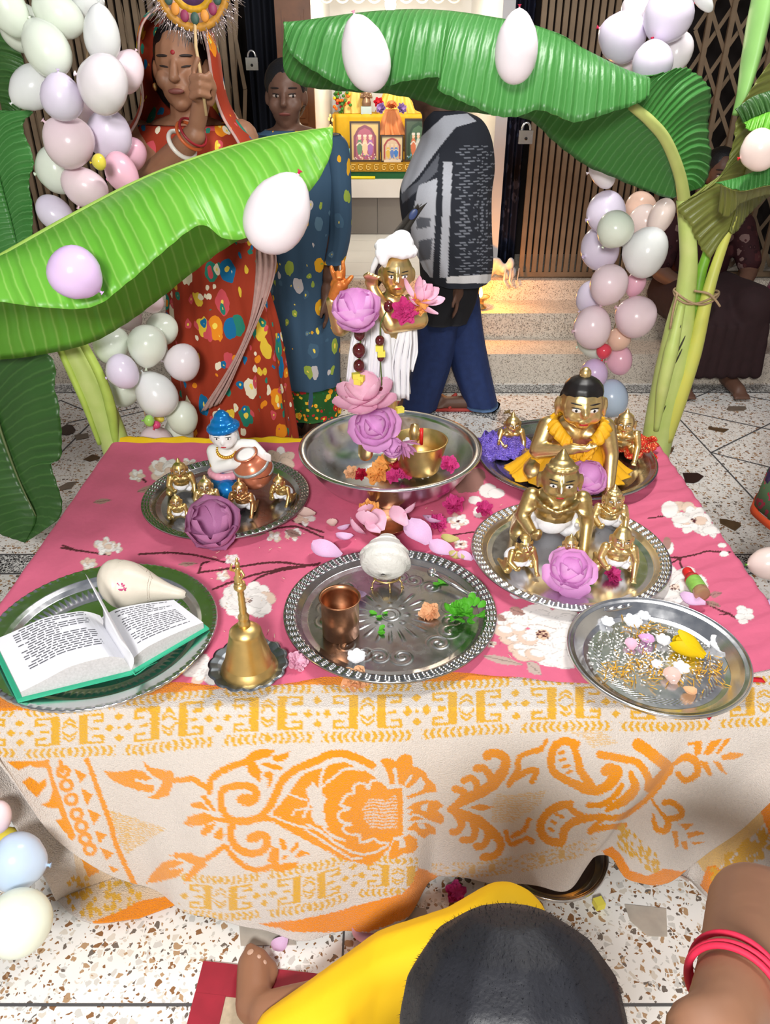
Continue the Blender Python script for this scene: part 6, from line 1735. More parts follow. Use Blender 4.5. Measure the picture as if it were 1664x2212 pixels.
Nr = [(-120, 660, 1.50), (-50, 652, 1.50), (0, 652, 1.50), (100, 665, 1.50), (195, 664, 1.51), (262, 622, 1.53), (330, 566, 1.55), (395, 508, 1.57), (440, 486, 1.585), (485, 516, 1.60), (540, 512, 1.62), (610, 462, 1.65), (680, 400, 1.69), (714, 335, 1.73), (719, 278, 1.76)]
Fr = [(-120, 776, 1.97), (0, 776, 1.97), (100, 764, 1.97), (200, 738, 1.97), (300, 680, 1.96), (400, 600, 1.95), (470, 548, 1.93), (560, 490, 1.90), (640, 430, 1.86), (700, 350, 1.80), (719, 278, 1.76)]
half_leaf('leaf_blade', Mid, Nr, ML1, pl, bulge=.035, ripple=.003, org=oL, ulen=1.3)
half_leaf('leaf_blade', Mid, Fr, ML1, pl, bulge=.02, ripple=.003, org=oL, ulen=1.3)
rib('midrib', Mid, .008, .002, M_RIB, pl, oL)
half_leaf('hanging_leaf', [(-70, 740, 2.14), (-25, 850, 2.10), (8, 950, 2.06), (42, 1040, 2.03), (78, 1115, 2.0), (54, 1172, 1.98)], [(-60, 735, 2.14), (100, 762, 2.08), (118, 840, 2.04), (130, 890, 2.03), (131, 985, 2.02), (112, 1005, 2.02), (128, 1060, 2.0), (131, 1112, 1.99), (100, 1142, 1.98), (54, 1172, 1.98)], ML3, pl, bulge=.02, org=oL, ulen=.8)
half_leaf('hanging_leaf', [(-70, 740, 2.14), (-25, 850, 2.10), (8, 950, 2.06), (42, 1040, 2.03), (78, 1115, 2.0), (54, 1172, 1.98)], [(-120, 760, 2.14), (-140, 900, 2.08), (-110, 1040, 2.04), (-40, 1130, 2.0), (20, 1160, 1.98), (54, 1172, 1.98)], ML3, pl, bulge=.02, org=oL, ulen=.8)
rib('midrib', [(-70, 740, 2.13), (-25, 850, 2.09), (8, 950, 2.05), (42, 1040, 2.02), (78, 1115, 1.99)], .006, .002, mat('midrib_shaded', srgb(96, 110, 66), .5), pl, oL)  # darker rib colour carries the hanging leaf's shade
half_leaf('back_leaf', [(-60, 240, 2.35), (-15, 340, 2.35), (12, 430, 2.35), (34, 515, 2.34), (52, 600, 2.33)], [(10, 246, 2.35), (70, 240, 2.34), (50, 276, 2.34), (73, 350, 2.33), (62, 400, 2.33), (72, 470, 2.33), (62, 560, 2.33), (52, 600, 2.33)], ML2, pl, bulge=.02, org=oL, ulen=.7)
half_leaf('back_leaf', [(-60, 240, 2.35), (-15, 340, 2.35), (12, 430, 2.35), (34, 515, 2.34), (52, 600, 2.33)], [(-120, 260, 2.35), (-120, 420, 2.35), (-60, 560, 2.34), (52, 602, 2.33)], ML2, pl, bulge=.02, org=oL, ulen=.7)
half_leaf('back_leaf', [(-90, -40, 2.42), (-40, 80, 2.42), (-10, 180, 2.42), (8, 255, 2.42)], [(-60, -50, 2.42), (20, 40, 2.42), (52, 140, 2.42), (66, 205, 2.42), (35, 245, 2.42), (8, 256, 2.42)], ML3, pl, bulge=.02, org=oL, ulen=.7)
# right plant
YR = 2.20
oR = Vector((aty(1410, 985, YR).x, YR, 0)); pr_p = empty('banana_plant', oR, label='banana plant tied with string whose leaf arches over the shrine doorway', cat='plant')
stem_part('stem', [oR, aty(1413, 985, YR), aty(1432, 890, YR), aty(1452, 800, YR), aty(1470, 700, YR), aty(1482, 630, YR), aty(1488, 560, YR), aty(1484, 490, YR), aty(1478, 430, YR)], [.046, .046, .048, .050, .040, .028, .024, .022, .020], M_STEM, pr_p, oR)
stem_part('leaf_sheath', [aty(1438, 950, YR - .02), aty(1468, 860, YR - .03), aty(1500, 760, YR - .03), aty(1528, 640, YR - .02), aty(1552, 560, YR), aty(1590, 455, YR)], [.022, .024, .022, .017, .014, .010], M_STEMY, pr_p, oR)
stem_part('leaf_sheath', [aty(1488, 760, YR + .0), aty(1505, 650, YR + .0), aty(1515, 590, YR + .01), aty(1532, 520, YR + .02), aty(1520, 400, YR + .05)], [.014, .016, .015, .012, .008], mat('sheath_green', srgb(120, 176, 50), .45, var=.3), pr_p, oR)
stem_part('leaf_sheath', [aty(1418, 930, YR - .045), aty(1432, 840, YR - .055), aty(1450, 760, YR - .05), aty(1475, 650, YR - .03)], [.008, .018, .020, .010], M_STEM, pr_p, oR)
stem_part('petiole', [aty(1480, 440, YR), aty(1468, 375, YR - .02), aty(1440, 305, YR - .05), aty(1405, 262, YR - .08), aty(1365, 228, YR - .10)], [.017, .015, .014, .013, .011], mat('petiole_pale', srgb(196, 206, 120), .45, var=.15), pr_p, oR)
g = random.Random(3)
for k in range(8):
    t_ = g.random(); x = 1415 + 62 * t_ + g.uniform(-12, 16); y = 960 - 300 * t_; p = aty(x, y, YR - .052)
    MB().ell((0, 0, 0), (g.uniform(.001, .003), .003, g.uniform(.008, .03)), Matrix.Rotation(.25, 3, 'Y'), 8, 6).build('dark_scar', M_SPOT, pr_p, loc=p - oR)
MidR = [(613, 50, 2.02), (680, 42, 2.03), (760, 30, 2.05), (850, 22, 2.06), (945, 22, 2.07), (1050, 35, 2.08), (1170, 60, 2.08), (1260, 105, 2.08), (1340, 145, 2.08), (1400, 168, 2.08)]
NrR = [(613, 52, 2.01), (622, 105, 1.97), (660, 142, 1.95), (745, 190, 1.93), (835, 194, 1.92), (850, 184, 1.92), (945, 166, 1.92), (952, 198, 1.92), (1062, 246, 1.92), (1115, 252, 1.93), (1170, 240, 1.94), (1240, 262, 1.95), (1300, 250, 1.97), (1380, 222, 2.0), (1404, 205, 2.02)]
half_leaf('leaf_blade', MidR, NrR, ML2, pr_p, bulge=.03, ripple=.004, org=oR, ulen=1.4, n=170)
MidR2 = [(613, 50, 2.02), (760, 30, 2.05), (945, 22, 2.07), (1170, 60, 2.09), (1260, 105, 2.10), (1340, 180, 2.10), (1376, 238, 2.11), (1422, 292, 2.14), (1462, 370, 2.18), (1480, 412, 2.20)]
FrR = [(614, 56, 2.03), (618, 160, 2.10), (700, 194, 2.18), (860, 204, 2.22), (960, 236, 2.25), (1060, 246, 2.27), (1140, 256, 2.28), (1190, 300, 2.30), (1252, 348, 2.30), (1330, 384, 2.30), (1400, 414, 2.28), (1450, 428, 2.26), (1478, 414, 2.21)]
half_leaf('leaf_blade', MidR2, FrR, ML2, pr_p, bulge=.02, ripple=.004, org=oR, ulen=1.4)
half_leaf('leaf_blade', [(1340, 180, 2.10), (1376, 238, 2.11), (1422, 292, 2.14), (1462, 370, 2.18), (1482, 412, 2.20)], [(1400, 168, 2.08), (1440, 155, 2.14), (1496, 150, 2.20), (1536, 206, 2.24), (1530, 290, 2.26), (1538, 350, 2.26), (1520, 402, 2.24), (1484, 414, 2.20)], ML2, pr_p, bulge=.02, ripple=.005, org=oR, ulen=.6)
MR3 = [(1575, 500, 2.18), (1592, 445, 2.16), (1618, 340, 2.12), (1664, 220, 2.08), (1740, 100, 2.05)]
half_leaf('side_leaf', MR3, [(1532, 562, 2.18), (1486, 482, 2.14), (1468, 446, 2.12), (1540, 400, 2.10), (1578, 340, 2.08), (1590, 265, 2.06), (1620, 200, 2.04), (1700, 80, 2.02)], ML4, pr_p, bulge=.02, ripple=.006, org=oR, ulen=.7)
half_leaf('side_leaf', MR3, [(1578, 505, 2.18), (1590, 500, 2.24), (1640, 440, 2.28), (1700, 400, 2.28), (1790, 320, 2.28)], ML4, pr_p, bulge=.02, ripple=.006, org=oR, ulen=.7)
half_leaf('front_leaf', [(1545, 396, 1.98), (1590, 385, 1.97), (1664, 362, 1.95), (1780, 340, 1.93)], [(1556, 398, 1.97), (1600, 412, 1.92), (1664, 400, 1.90), (1780, 385, 1.88)], ML2, pr_p, bulge=.01, org=oR, ulen=.6)
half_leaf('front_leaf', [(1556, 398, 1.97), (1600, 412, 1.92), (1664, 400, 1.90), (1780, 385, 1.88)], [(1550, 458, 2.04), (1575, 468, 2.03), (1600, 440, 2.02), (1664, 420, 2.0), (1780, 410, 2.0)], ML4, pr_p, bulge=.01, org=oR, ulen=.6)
half_leaf('front_leaf', [(1604, 268, 2.0), (1640, 250, 1.98), (1700, 230, 1.96), (1780, 200, 1.95)], [(1608, 270, 1.98), (1625, 285, 1.95), (1664, 292, 1.93), (1760, 290, 1.92)], ML1, pr_p, bulge=.02, org=oR, ulen=.5)
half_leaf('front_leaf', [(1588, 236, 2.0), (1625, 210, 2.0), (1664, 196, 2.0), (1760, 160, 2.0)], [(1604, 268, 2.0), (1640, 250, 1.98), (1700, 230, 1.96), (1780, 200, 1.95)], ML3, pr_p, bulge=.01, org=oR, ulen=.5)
C3 = [aty(x, y, Y) for x, y, Y in ((1588, 250, 2.1), (1606, 200, 2.1), (1622, 130, 2.12), (1640, 40, 2.14), (1662, -60, 2.16))]
stem_part('rolled_leaf', C3, [.012, .024, .036, .042, .044], leaf_mat('rolled_leaf_green', srgb(150, 204, 120), srgb(186, 222, 160), 30) if False else mat('rolled_leaf_green', srgb(150, 204, 116), .45, var=.2, vscale=12), pr_p, oR, flat=.5)
# string round the stems
M_STR = mat('jute_string', srgb(186, 158, 122), .9, var=.3, vscale=200)
stg = empty('jute_string', aty(1500, 640, YR - .06), label='jute string tied round the banana stems with a loose end', cat='string')
so_ = stg.location
for dz in (0, .012):
    c = aty(1503, 638, YR - .01) + Vector((0, 0, dz)); MB().tube([c + Vector((.062 * math.cos(a), .050 * math.sin(a), .012 * math.cos(a * 2 + dz * 90) - dz)) - so_ for a in np.linspace(0, 2 * math.pi, 33)], .0032, 6, cap=False).build('loop', M_STR, stg)
MB().tube([Vector(c) - so_ for c in cr([tuple(aty(x, y, Y)) for x, y, Y in ((1500, 628, YR - .062), (1530, 634, YR - .07), (1546, 648, YR - .07), (1556, 662, YR - .07))], 6)], [.0034] * 19, 6).build('loose_end', M_STR, stg)
MB().tube([Vector(c) - so_ for c in cr([tuple(aty(x, y, Y)) for x, y, Y in ((1464, 634, YR - .05), (1455, 670, YR - .058), (1448, 710, YR - .06))], 6)], [.0034] * 13, 6).build('loose_end', M_STR, stg)
# ---------------------------------------------------------------- balloons
PAL = {'w': srgb(246, 248, 248), 'c': srgb(242, 250, 236), 'p': srgb(252, 230, 238), 'P': srgb(250, 196, 216), 'l': srgb(240, 230, 250), 'L': srgb(234, 206, 248), 'a': srgb(253, 234, 226), 'o': srgb(252, 214, 192), 'r': srgb(240, 84, 104), 'b': srgb(204, 224, 248), 'y': srgb(246, 226, 90), 'g': srgb(170, 222, 110), 'm': srgb(226, 80, 130), 'k': srgb(250, 242, 247)}
NAME = {'w': 'white', 'c': 'cream', 'p': 'pale pink', 'P': 'rose pink', 'l': 'pale lilac', 'L': 'lilac', 'a': 'peach', 'o': 'light orange', 'r': 'coral red', 'b': 'pale blue', 'y': 'yellow', 'g': 'lime green', 'm': 'magenta', 'k': 'pearl white'}
def bal_mat(c):
    nm = 'balloon_' + c
    if nm in MATS: return MATS[nm]
    m = mat(nm, PAL[c], .22, var=.03, vscale=4, spec=.5, coat=.2)
    N = m.node_tree.nodes; L = m.node_tree.links
    tr = N.new('ShaderNodeBsdfTranslucent'); tr.inputs['Color'].default_value = (*PAL[c], 1); ms = N.new('ShaderNodeMixShader'); ms.inputs[0].default_value = .15
    L.new(N['Principled BSDF'].outputs[0], ms.inputs[1]); L.new(tr.outputs[0], ms.inputs[2]); L.new(ms.outputs[0], N['Material Output'].inputs['Surface'])
    return m
def bal_mesh():
    prof = [(0, 1.0)]
    for k in range(1, 15):
        a = math.pi * k / 15
        z = math.cos(a); r = math.sin(a) * (1 + .10 * z) * (1 - .05 * (z < -.5))
        prof.append((r, z if z > 0 else z * 1.06))
    prof.append((.05, -1.07)); prof.append((.035, -1.11))
    return MB().lathe(prof, 32).mesh('balloon_skin')
_BL = []
_BM = bal_mesh()
_KN = MB().lathe([(.03, 0), (.05, -.03), (.035, -.06), (.085, -.11), (.095, -.12), (.06, -.115), (0, -.10)], 14).mesh('knot')
def balloon(x, y, rx, ry, c, Y, label, group=None, rot=0.0, knot=None, tilt=0.0):
    if Y > 2.05:
        for _ in range(70):                       # balloons touch but do not pass through each other
            p = aty(x, y, Y); s = pxlen(1, p); ok_ = True
            for (p2, a2, b2, r2_) in _BL:
                d = p2 - p; L_ = d.length
                def rad(a_, b_, rr): 
                    ca, sa = math.cos(rr), math.sin(rr); u = Vector((d.x * ca - d.z * sa, d.y, d.x * sa + d.z * ca)) / L_
                    return 1 / math.sqrt((u.x / a_) ** 2 + (u.y / min(a_, b_)) ** 2 + (u.z / b_) ** 2)
                if L_ < 1.05 * (rad(rx * s, ry * s, rot) + rad(a2, b2, r2_)): ok_ = False; break
            if ok_: break
            Y += .008
    p = aty(x, y, Y); s = pxlen(1, p); _BL.append((p, rx * s, ry * s, rot))
    e = empty('balloon', p, label=label, cat='balloon', group=group)
    e.rotation_euler = (Matrix.Rotation(rot, 3, 'Y') @ Matrix.Rotation(tilt, 3, 'X')).to_euler()
    o = bpy.data.objects.new('skin', _BM); link(o, e)
    if not _BM.materials: _BM.materials.append(bal_mat('w'))
    o.material_slots[0].link = 'OBJECT'; o.material_slots[0].material = bal_mat(c); o.scale = (rx * s, min(rx, ry) * s, ry * s * .97)
    k = bpy.data.objects.new('knot', _KN); link(k, e)
    if not _KN.materials: _KN.materials.append(bal_mat('P'))
    k.material_slots[0].link = 'OBJECT'; k.material_slots[0].material = mat('knot_' + (knot or c), tuple(v ** 1.8 for v in PAL[knot or c]), .35)
    k.location = (0, 0, -1.08 * ry * s * .97); k.scale = (max(rx, 30) * s,) * 3
    return e
GL, GR = 'balloons of the garland beside the woman', 'balloons of the garland beside the tied banana stems'
top_left = [(125, 32, 56, 44, 'c', 2.16, .6), (220, 76, 38, 58, 'w', 2.16, 3.3), (100, 104, 48, 62, 'c', 2.10, 2.6), (70, 190, 43, 52, 'w', 2.18, 1.0), (133, 210, 44, 48, 'l', 2.08, 3.3), (222, 182, 61, 53, 'k', 2.06, 1.9), (273, 155, 36, 48, 'p', 2.20, 3.6), (202, 238, 38, 40, 'p', 2.22, .2), (148, 306, 55, 53, 'p', 2.08, 2.4), (236, 290, 47, 55, 'l', 2.10, 3.4), (122, 367, 50, 43, 'c', 2.16, 1.4), (182, 404, 50, 40, 'p', 2.10, .4), (262, 374, 44, 34, 'P', 2.14, 1.2), (118, 462, 42, 34, 'l', 2.18, .8), (12, 12, 64, 42, 'c', 2.20, 1.2), (48, 62, 48, 48, 'c', 2.26, 1.0), (190, 2, 34, 34, 'w', 2.24, .3), (285, 335, 30, 38, 'P', 2.22, .5)]
for (x, y, rx, ry, c, Y, r_) in sorted(top_left, key=lambda b: b[5]): balloon(x, y, rx, ry, c, Y, f'{NAME[c]} balloon in the upper garland bunch above the bright banana leaf', GL, r_, tilt=rng.uniform(-.6, .6))
balloon(214, 350, 17, 15, 'y', 1.99, 'tiny yellow balloon in the middle of the rose pink bunch', None, 1.5)
low_left = [(240, 744, 42, 39, 'c', 2.22, 2.2), (350, 712, 34, 36, 'c', 2.26, .3), (318, 747, 41, 46, 'c', 2.16, .1), (394, 783, 41, 38, 'k', 2.20, 1.7), (264, 803, 39, 34, 'l', 2.12, 1.2), (268, 843, 34, 38, 'c', 2.30, .4), (338, 852, 43, 52, 'w', 2.16, 2.7), (394, 903, 38, 33, 'c', 2.18, 1.6), (387, 934, 38, 30, 'c', 2.24, 1.4), (337, 955, 36, 34, 'p', 2.22, .6), (276, 682, 33, 29, 'p', 2.24, 1.2), (323, 648, 31, 27, 'p', 2.26, .8)]
for (x, y, rx, ry, c, Y, r_) in sorted(low_left, key=lambda b: b[5]): balloon(x, y, rx, ry, c, Y, f'{NAME[c]} balloon in the lower garland bunch under the bright banana leaf', GL, r_, tilt=rng.uniform(-.6, .6))
balloon(322, 909, 13, 11, 'g', 2.10, 'tiny lime green balloon at the tail of the lower bunch', None, 1.6); balloon(338, 918, 9, 9, 'm', 2.09, 'tiny magenta balloon at the tail of the lower bunch', None, .6); balloon(344, 905, 11, 9, 'y', 2.12, 'tiny yellow balloon at the tail of the lower bunch', None, .2)
tr_ = [(1443, 36, 53, 53, 'l', 2.26, .5), (1345, 80, 50, 51, 'l', 2.26, 1.9), (1410, 133, 43, 42, 'l', 2.20, 3.1), (1462, 112, 34, 42, 'k', 2.32, .2), (1352, 142, 26, 18, 'p', 2.32, .8), (1374, 22, 34, 32, 'k', 2.34, .8), (1515, -8, 40, 16, 'w', 2.34, .8)]
for (x, y, rx, ry, c, Y, r_) in sorted(tr_, key=lambda b: b[5]): balloon(x, y, rx, ry, c, Y, f'{NAME[c]} balloon in the bunch above the arching banana leaf', GR, r_, knot='m', tilt=rng.uniform(-.5, .5))
lr = [(1302, 362, 46, 28, 'k', 2.42, 1.2), (1309, 460, 45, 42, 'l', 2.40, 1.3), (1329, 496, 39, 40, 'c', 2.32, .4), (1428, 469, 26, 41, 'a', 2.42, .3), (1392, 480, 36, 36, 'a', 2.44, 1.0), (1295, 538, 47, 41, 'l', 2.42, 1.3), (1394, 545, 54, 47, 'w', 2.36, 1.8), (1315, 616, 40, 46, 'p', 2.34, .1), (1373, 614, 21, 28, 'P', 2.42, .2), (1275, 640, 29, 35, 'l', 2.44, .5), (1373, 684, 45, 44, 'p', 2.38, 2.0), (1279, 708, 47, 40, 'p', 2.36, 1.5), (1275, 740, 39, 26, 'c', 2.44, 1.0)]
for (x, y, rx, ry, c, Y, r_) in sorted(lr, key=lambda b: b[5]): balloon(x, y, rx, ry, c, Y, f'{NAME[c]} balloon in the long garland before the half drawn gate', GR, r_, tilt=rng.uniform(-.6, .6))
for (x, y, rx, ry, c, Y, lab) in ((1383, 449, 33, 34, 'o', 2.33, 'light orange balloon near the top of the long garland'), (1337, 733, 25, 25, 'o', 2.38, 'small light orange balloon near the foot of the long garland'), (1305, 759, 16, 17, 'r', 2.36, 'tiny coral red balloon in the long garland'), (1339, 779, 32, 27, 'P', 2.40, 'rose pink balloon below the coral red one'), (1283, 807, 32, 30, 'L', 2.38, 'lilac balloon above the pale blue one'), (1319, 861, 42, 38, 'b', 2.42, 'pale blue balloon at the foot of the long garland'), (1276, 872, 16, 22, 'b', 2.46, 'small pale blue balloon behind the head of the figure in yellow')):
    balloon(x, y, rx, ry, c, Y, lab, None, rng.uniform(0, 3))
balloon(162, 590, 56, 58, 'L', 1.47, 'lilac balloon stuck on the bright banana leaf near the stem', None, -.78, tilt=.2)
balloon(600, 463, 68, 90, 'k', 1.56, 'largest pearl white balloon at the tip of the bright banana leaf', None, 3.14 + .55, 'm')
balloon(790, 119, 51, 75, 'k', 1.84, 'pearl white balloon on the arching leaf above the standing figure', None, 3.14 - .3, 'P')
balloon(1116, 105, 46, 71, 'k', 1.86, 'pearl pink balloon on the arching leaf beside the curtain', None, 3.14, 'm')
balloon(1640, 325, 44, 38, 'a', 1.90, 'peach balloon resting on the leaf of the tied banana plant', None, 1.2, 'r')
balloon(1664, 1217, 36, 46, 'a', 1.62, 'peach balloon with a lime knot beside the pink cloth', None, 1.5, 'g'); balloon(1674, 1335, 38, 46, 'L', 1.40, 'lilac balloon beside the plain steel tray', None, .3)
balloon(40, 1862, 66, 58, 'b', 0.82, 'pale blue balloon on the floor beside the towel', None, -1.4, 'b'); balloon(38, 1996, 70, 70, 'c', 0.72, 'cream balloon on the floor under the pale blue one', None, .4); balloon(-4, 1766, 27, 46, 'p', 0.86, 'pale pink balloon above the pale blue one beside the towel', None, .2); balloon(14, 1820, 30, 34, 'y', .92, 'pale yellow balloon wedged behind the pale blue one', None, .2)

# strings the two garlands hang from
for lab, pts in (('thin jute string holding the balloon garland beside the woman', ((190, -120, 2.46), (190, 60, 2.46), (185, 250, 2.46), (215, 350, 2.46), (230, 500, 2.46), (275, 650, 2.46), (290, 790, 2.46), (315, 905, 2.46), (315, 950, 2.46))), ('thin jute string holding the balloon garland before the half drawn gate', ((1420, -120, 2.66), (1415, 90, 2.66), (1385, 300, 2.66), (1365, 450, 2.66), (1345, 560, 2.66), (1335, 680, 2.66), (1310, 760, 2.66), (1300, 850, 2.66)))):
    c0 = aty(*pts[0]); tag(MB().tube([c0 - c0 + Vector((0, 0, 3.4 - c0.z))] + [Vector(c) - c0 for c in cr([tuple(aty(*p)) for p in pts], 5)], .0022, 6).build('garland_string', M_STR, loc=c0), lab, 'string')
# ---------------------------------------------------------------- people
M_SKIN = mat('skin_brown', srgb(152, 108, 82), .5, var=.10, vscale=30, sss=.08); M_SKIND = mat('skin_dark_brown', srgb(104, 74, 60), .5, var=.10, vscale=30, sss=.05); M_SKINT = mat('skin_tan', srgb(176, 130, 108), .5, var=.08, vscale=20, sss=.08)
M_HAIR = mat('hair_black', srgb(20, 18, 20), .45, var=.3, vscale=60, bump=.4, bscale=160)
M_LIPN = mat('lips_natural', srgb(122, 66, 58), .5); M_BROW = mat('brow_dark', srgb(40, 28, 24), .6)
M_SARI = floral('sari_print', srgb(158, 56, 34), [srgb(20, 110, 160), srgb(232, 140, 30), srgb(40, 130, 110), srgb(224, 190, 60), srgb(206, 80, 90), srgb(236, 226, 200)], 13, .62, stretch=(1.3, 1.3, .8))
M_KURTA = floral('kurta_print', srgb(58, 84, 108), [srgb(230, 170, 40), srgb(90, 120, 140), srgb(70, 100, 124), srgb(196, 190, 190), srgb(60, 86, 110), srgb(150, 170, 70)], 15, .30, stretch=(1.2, 1.2, .8))
def head_blob(m, c, s=1.0, jaw=0.0):
    """adult head, half height about 0.11 * s, looking towards -Y"""
    c = Vector(c)
    m.ell(c + Vector((0, .012, .018)) * s, (.072 * s, .090 * s, .092 * s)); m.ell(c + Vector((0, -.022, -.045)) * s, (.056 * s, .058 * s, .062 * s)); m.ell(c + Vector((0, -.045, -.088)) * s, (.026 * s, .026 * s, .022 * s))
    for k in (-1, 1):
        m.ell(c + Vector((k * .038, -.048, -.028)) * s, (.026 * s, .028 * s, .028 * s)); m.ell(c + Vector((k * .074, .012, -.008)) * s, (.010 * s, .018 * s, .030 * s))
    m.chain([c + Vector((0, -.078, .012)) * s, c + Vector((0, -.098, -.022)) * s], [.010 * s, .014 * s]); m.ell(c + Vector((0, -.090, -.026)) * s, (.018 * s, .012 * s, .009 * s)); m.ell(c + Vector((0, -.078, -.056)) * s, (.024 * s, .012 * s, .010 * s))
    m.cap(c + Vector((0, .01, -.07)) * s, .046 * s, c + Vector((0, .02, -.165)) * s, .052 * s)
def human_face(me, parent, c, s, closed=False, look=0.0, bindi=False):
    b = bvh_of(me); c = Vector(c)
    W_ = .072 * s
    for k in (-1, 1):
        x = c.x + k * .031 * s; z = c.z + .004 * s
        if closed: feature(b, 'eyelid', x, z, (.015 * s, .0028 * s, .003 * s), M_BROW, parent, spin=k * .1)
        else:
            e = feature(b, 'eye', x, z, (.0145 * s, .0055 * s, .003 * s), mat('eye_natural', srgb(176, 160, 150), .35), parent)
            if e: feature(b, 'pupil', x + look * s, z, (.006 * s, .006 * s, .0045 * s), M_BLK, e)
            feature(b, 'eye_line', x, z + .007 * s, (.017 * s, .0022 * s, .003 * s), M_BROW, parent, spin=k * .06)
        feature(b, 'eyebrow', x + k * .003 * s, z + .026 * s, (.020 * s, .0038 * s, .003 * s), M_BROW, parent, spin=k * .10)
    feature(b, 'lips', c.x, c.z - .056 * s, (.023 * s, .0075 * s, .004 * s), M_LIPN, parent)
    if bindi: feature(b, 'bindi', c.x, c.z + .038 * s, (.0062 * s, .0062 * s, .0022 * s), mat('bindi_red', srgb(150, 24, 34), .5), parent)
def hand_blob(m, palm, wrist, dirs, r=.0088, pr=.034):
    """palm with five fingers; dirs = list of finger point chains"""
    m.chain([wrist, palm], [.024, pr * .8]); m.ell(palm, (pr, pr * .55, pr * 1.15))
    for ch in dirs: m.chain(ch, list(np.linspace(r * 1.08, r * .85, len(ch))))
def hand_down(m, w, s=1, fwd=-1):
    """relaxed hand hanging below the wrist w"""
    w = Vector(w); p = w + Vector((0, 0, -.055)); m.chain([w, p], [.024, .028]); m.ell(p, (.018, .036, .042))
    for k in range(4):
        y = -.027 + k * .018; L_ = (.062, .07, .066, .052)[k]
        m.chain([p + Vector((0, y, -.030)), p + Vector((-.004 * s, y, -.030 - L_ * .5)), p + Vector((-.018 * s, y, -.030 - L_))], [.0095, .009, .0078])
    m.chain([p + Vector((-.008 * s, -.030, .012)), p + Vector((-.018 * s, -.048, -.018)), p + Vector((-.022 * s, -.052, -.042))], [.011, .0098, .0085])
def loft(name, secs, m, parent, org, n=96, rows=60, folds=9, famp=.05, seed=0, cols=None):
    """cloth tube through sections (px, py, half width px, half depth m, Y)"""
    S = np.array([[*aty(x, y, Y), pxlen(hw, aty(x, y, Y)), hd] for x, y, hw, hd, Y in secs]); D_ = np.array(cr([tuple(r) for r in S], 12))
    idx = np.linspace(0, len(D_) - 1, rows); D_ = np.stack([np.interp(idx, range(len(D_)), D_[:, k]) for k in range(5)], -1)
    g = random.Random(seed); ph = [g.uniform(0, 6.3) for _ in range(4)]; V = []
    for j, (x, y, z, hw, hd) in enumerate(D_):
        t = j / (rows - 1)
        for i in range(n):
            a = 2 * math.pi * i / n
            f = 1 + famp * (.25 + t) * (math.sin(a * folds + ph[0] + 1.2 * math.sin(2.5 * t + ph[1])) + .5 * math.sin(a * (folds * 2 + 1) + ph[2]))
            V.append(Vector((x + hw * math.cos(a) * f, y + hd * math.sin(a) * f, max(z, .012))) - org)
    me = mesh(name, V, grid_faces(n, rows, True) + [tuple(range(n)), tuple(reversed(range((rows - 1) * n, rows * n)))])
    return obj(name, me, m, parent)

# ---- woman in the rust sari
Yw = 2.55; ow = Vector((aty(470, 900, Yw).x, Yw, 0)); w = lambda x, y, dy=0.0: aty(x, y, Yw + dy) - ow
wm = empty('person', ow, label='woman in a rust floral sari with covered head raising a feather fan', cat='person')
hd = w(390, 146)
m = MB(); head_blob(m, hd, 1.0); m.ell(w(408, 300, .02), (.14, .075, .07)); m.ell(w(415, 370, .02), (.13, .09, .14)); m.chain([w(520, 300, .02), w(545, 420, -.02), w(520, 500, -.12)], [.055, .045, .035])
m.chain([w(300, 300, .02), w(330, 385, -.12), w(420, 292, -.20)], [.055, .044, .031])
pal = w(438, 205, -.22); wr = w(426, 268, -.205)
hand_blob(m, pal, wr, [[w(424, 170, -.235), w(420, 150, -.258), w(427, 128, -.262)]] + [[w(428, 176 + k * 19, -.242), w(414, 170 + k * 19, -.268), w(432, 164 + k * 19, -.285), w(452, 170 + k * 19, -.268)] for k in range(3)] + [[w(456, 222, -.235), w(462, 190, -.250), w(452, 160, -.268)]], .0094, .030)
m.chain([w(455, 700), w(470, 1000)], [.09, .06]); 
bm = m.blob('body', .0052, 2); wb = obj('body', bm, M_SKIN, wm); human_face(bm, wb, hd, 1.0, True, bindi=True)
hm = MB(); hm.ell(hd + Vector((0, .030, .035)), (.082, .092, .090)); hm.ell(hd + Vector((-.02, .05, -.02)), (.080, .07, .10)); obj('hair', hm.blob('hair', .008, 2), M_HAIR, wm)
loft('sari', [(408, 268, 112, .085, Yw + .02), (412, 310, 138, .11, Yw + .02), (418, 380, 142, .12, Yw + .02), (440, 480, 118, .125, Yw + .02), (462, 580, 104, .13, Yw), (480, 700, 118, .14, Yw), (497, 820, 122, .15, Yw), (512, 930, 124, .16, Yw), (524, 1040, 128, .165, Yw)], M_SARI, wm, ow, folds=11, famp=.035, seed=2)
def veil(name, c, rows, m, parent, open_=1.05, n=60):
    V = []
    for (dz, r, dy) in rows:
        for i in range(n):
            a = -math.pi / 2 + open_ + (2 * math.pi - 2 * open_) * i / (n - 1)
            V.append(Vector(c) + Vector((r * math.cos(a) * 1.0, dy + r * 1.1 * math.sin(a), dz + .006 * math.sin(i * .5))))
    o = obj(name, mesh(name, V, grid_faces(n, len(rows))), m, parent); o.modifiers.new('t', 'SOLIDIFY').thickness = .003
    return o
rows = [tuple(r) for r in cr([(.145, .012, .0), (.138, .05, .0), (.105, .090, .0), (.05, .110, .0), (-.02, .115, .0), (-.08, .122, .01), (-.13, .145, .01), (-.18, .185, .01), (-.23, .21, .015), (-.30, .20, .02)], 4)]
vl = veil('veil', hd, rows, M_SARI, wm)
M_HEM = mat('veil_border', srgb(206, 168, 160), .7, var=.3, vscale=60)
